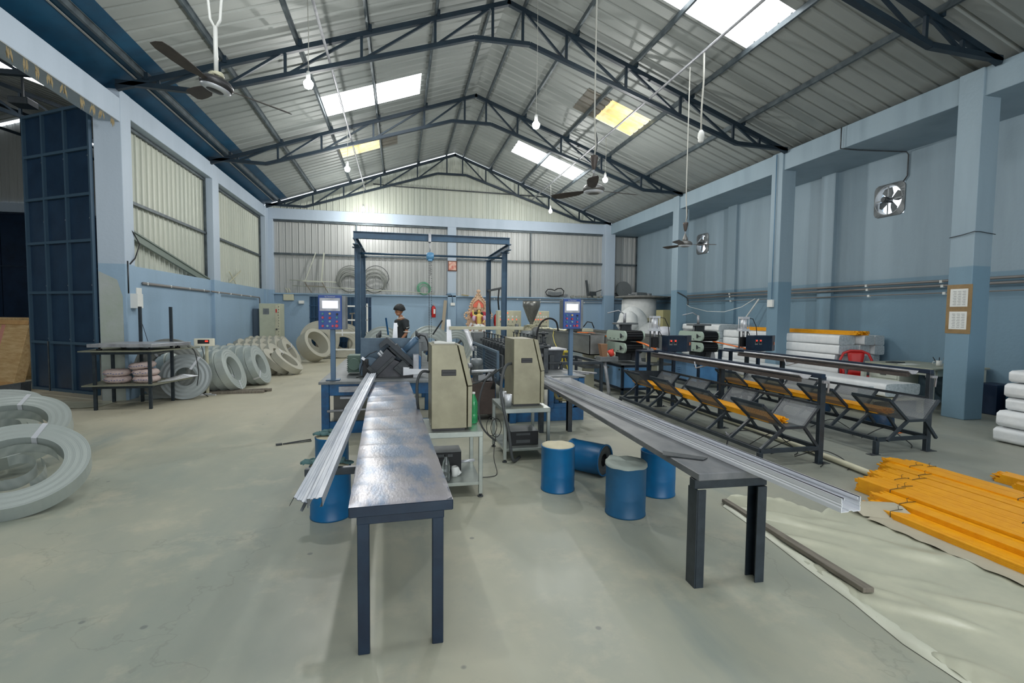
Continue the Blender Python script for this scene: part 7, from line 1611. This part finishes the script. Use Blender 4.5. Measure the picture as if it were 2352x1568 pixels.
for i in range(k+1):
    a = math.pi*.60*i/k
    for j in range(n):
        b = 2*math.pi*j/n; front = max(0, -math.sin(b)); cut = 1 if not (front > .3 and a > 1.25) else .0
        aa = min(a, 1.30+.66*(1-front)); rr = 1.0+.05*math.sin(b*7+i*1.3)+(.16*front if .7 < a < 1.35 else 0)
        p = Vector((.098*math.sin(aa)*math.cos(b)*rr, .028+.122*math.sin(aa)*math.sin(b)*rr, .032+.128*math.cos(aa))); b_.v.append(c + M3 @ p)
b_.f = [[i*n+j, (i+1)*n+j, (i+1)*n+(j+1) % n, i*n+(j+1) % n] for i in range(k) for j in range(n)]; b_.mi = [0]*len(b_.f); b_.sm = [True]*len(b_.f); b_.v = [Mp @ v for v in b_.v]
ho = b_.build('hair', HAIR, t); s_ = ho.modifiers.new('t', 'SOLIDIFY'); s_.thickness = .02; s_.offset = 0
SH = mat('black_shirt', (38, 44, 48), .75)
skinned([(0, 0, .86), (0, .01, 1.05), (0, .015, 1.28), (0, .01, 1.42), (0, .0, 1.47), (-.175, .015, 1.39), (-.222, .027, 1.20), (.175, .015, 1.39), (.222, .02, 1.20)], [(0, 1), (1, 2), (2, 3), (3, 4), (3, 5), (5, 6), (3, 7), (7, 8)],
        [(.165, .135), (.162, .13), (.175, .135), (.125, .11), .078, .088, .082, .088, .082], 'shirt', SH, t, M_=Mp)
b_ = MB().tube([(.07*math.cos(a), -.012+.068*math.sin(a)*1.05, 1.487-.022*(-math.sin(a))) for a in [i*math.pi/8 for i in range(16)]], .010, 6, closed=True)
for s_ in (-1, 1): b_.tube([(s_*.222+.068*math.cos(a), .026+.068*math.sin(a), 1.165) for a in [i*math.pi/8 for i in range(16)]], .012, 6, closed=True)
b_.v = [Mp @ v for v in b_.v]; b_.build('shirt_trim', WHITE, t)
b_ = MB()
for s_ in (-1, 1): b_.prism([(s_*.297, -.02, 1.245), (s_*.297, .05, 1.275), (s_*.297, .06, 1.285), (s_*.297, 0, 1.262), (s_*.297, -.03, 1.262)], (s_*-.006, 0, 0))
b_.v = [Mp @ v for v in b_.v]; b_.build('sleeve_mark', WHITE, t)
b_ = MB(); rnd = random.Random(3)
for q in range(4): b_.obox((-.07+q*.045, -.128, 1.30), (.026, .01, .05), Matrix.Rotation(.25*(-1)**q, 3, 'Y'))
b_.v = [Mp @ v for v in b_.v]; b_.build('chest_lettering', WHITE, t)
b_ = MB().ball((-.02, -.125, 1.17), (.07, .012, .08), 10, 8); b_.v = [Mp @ v for v in b_.v]; b_.build('chest_print', mat('print_tan', (150, 132, 96), .7), t)
skinned([(0, 0, .93), (-.10, 0, .86), (-.11, -.01, .5), (-.11, .01, .09), (.10, 0, .86), (.11, -.02, .5), (.11, .01, .09)], [(0, 1), (1, 2), (2, 3), (0, 4), (4, 5), (5, 6)], [(.145, .115), .105, .078, .065, .105, .078, .065], 'trousers', mat('grey_trousers', (60, 62, 66), .8), t, M_=Mp)
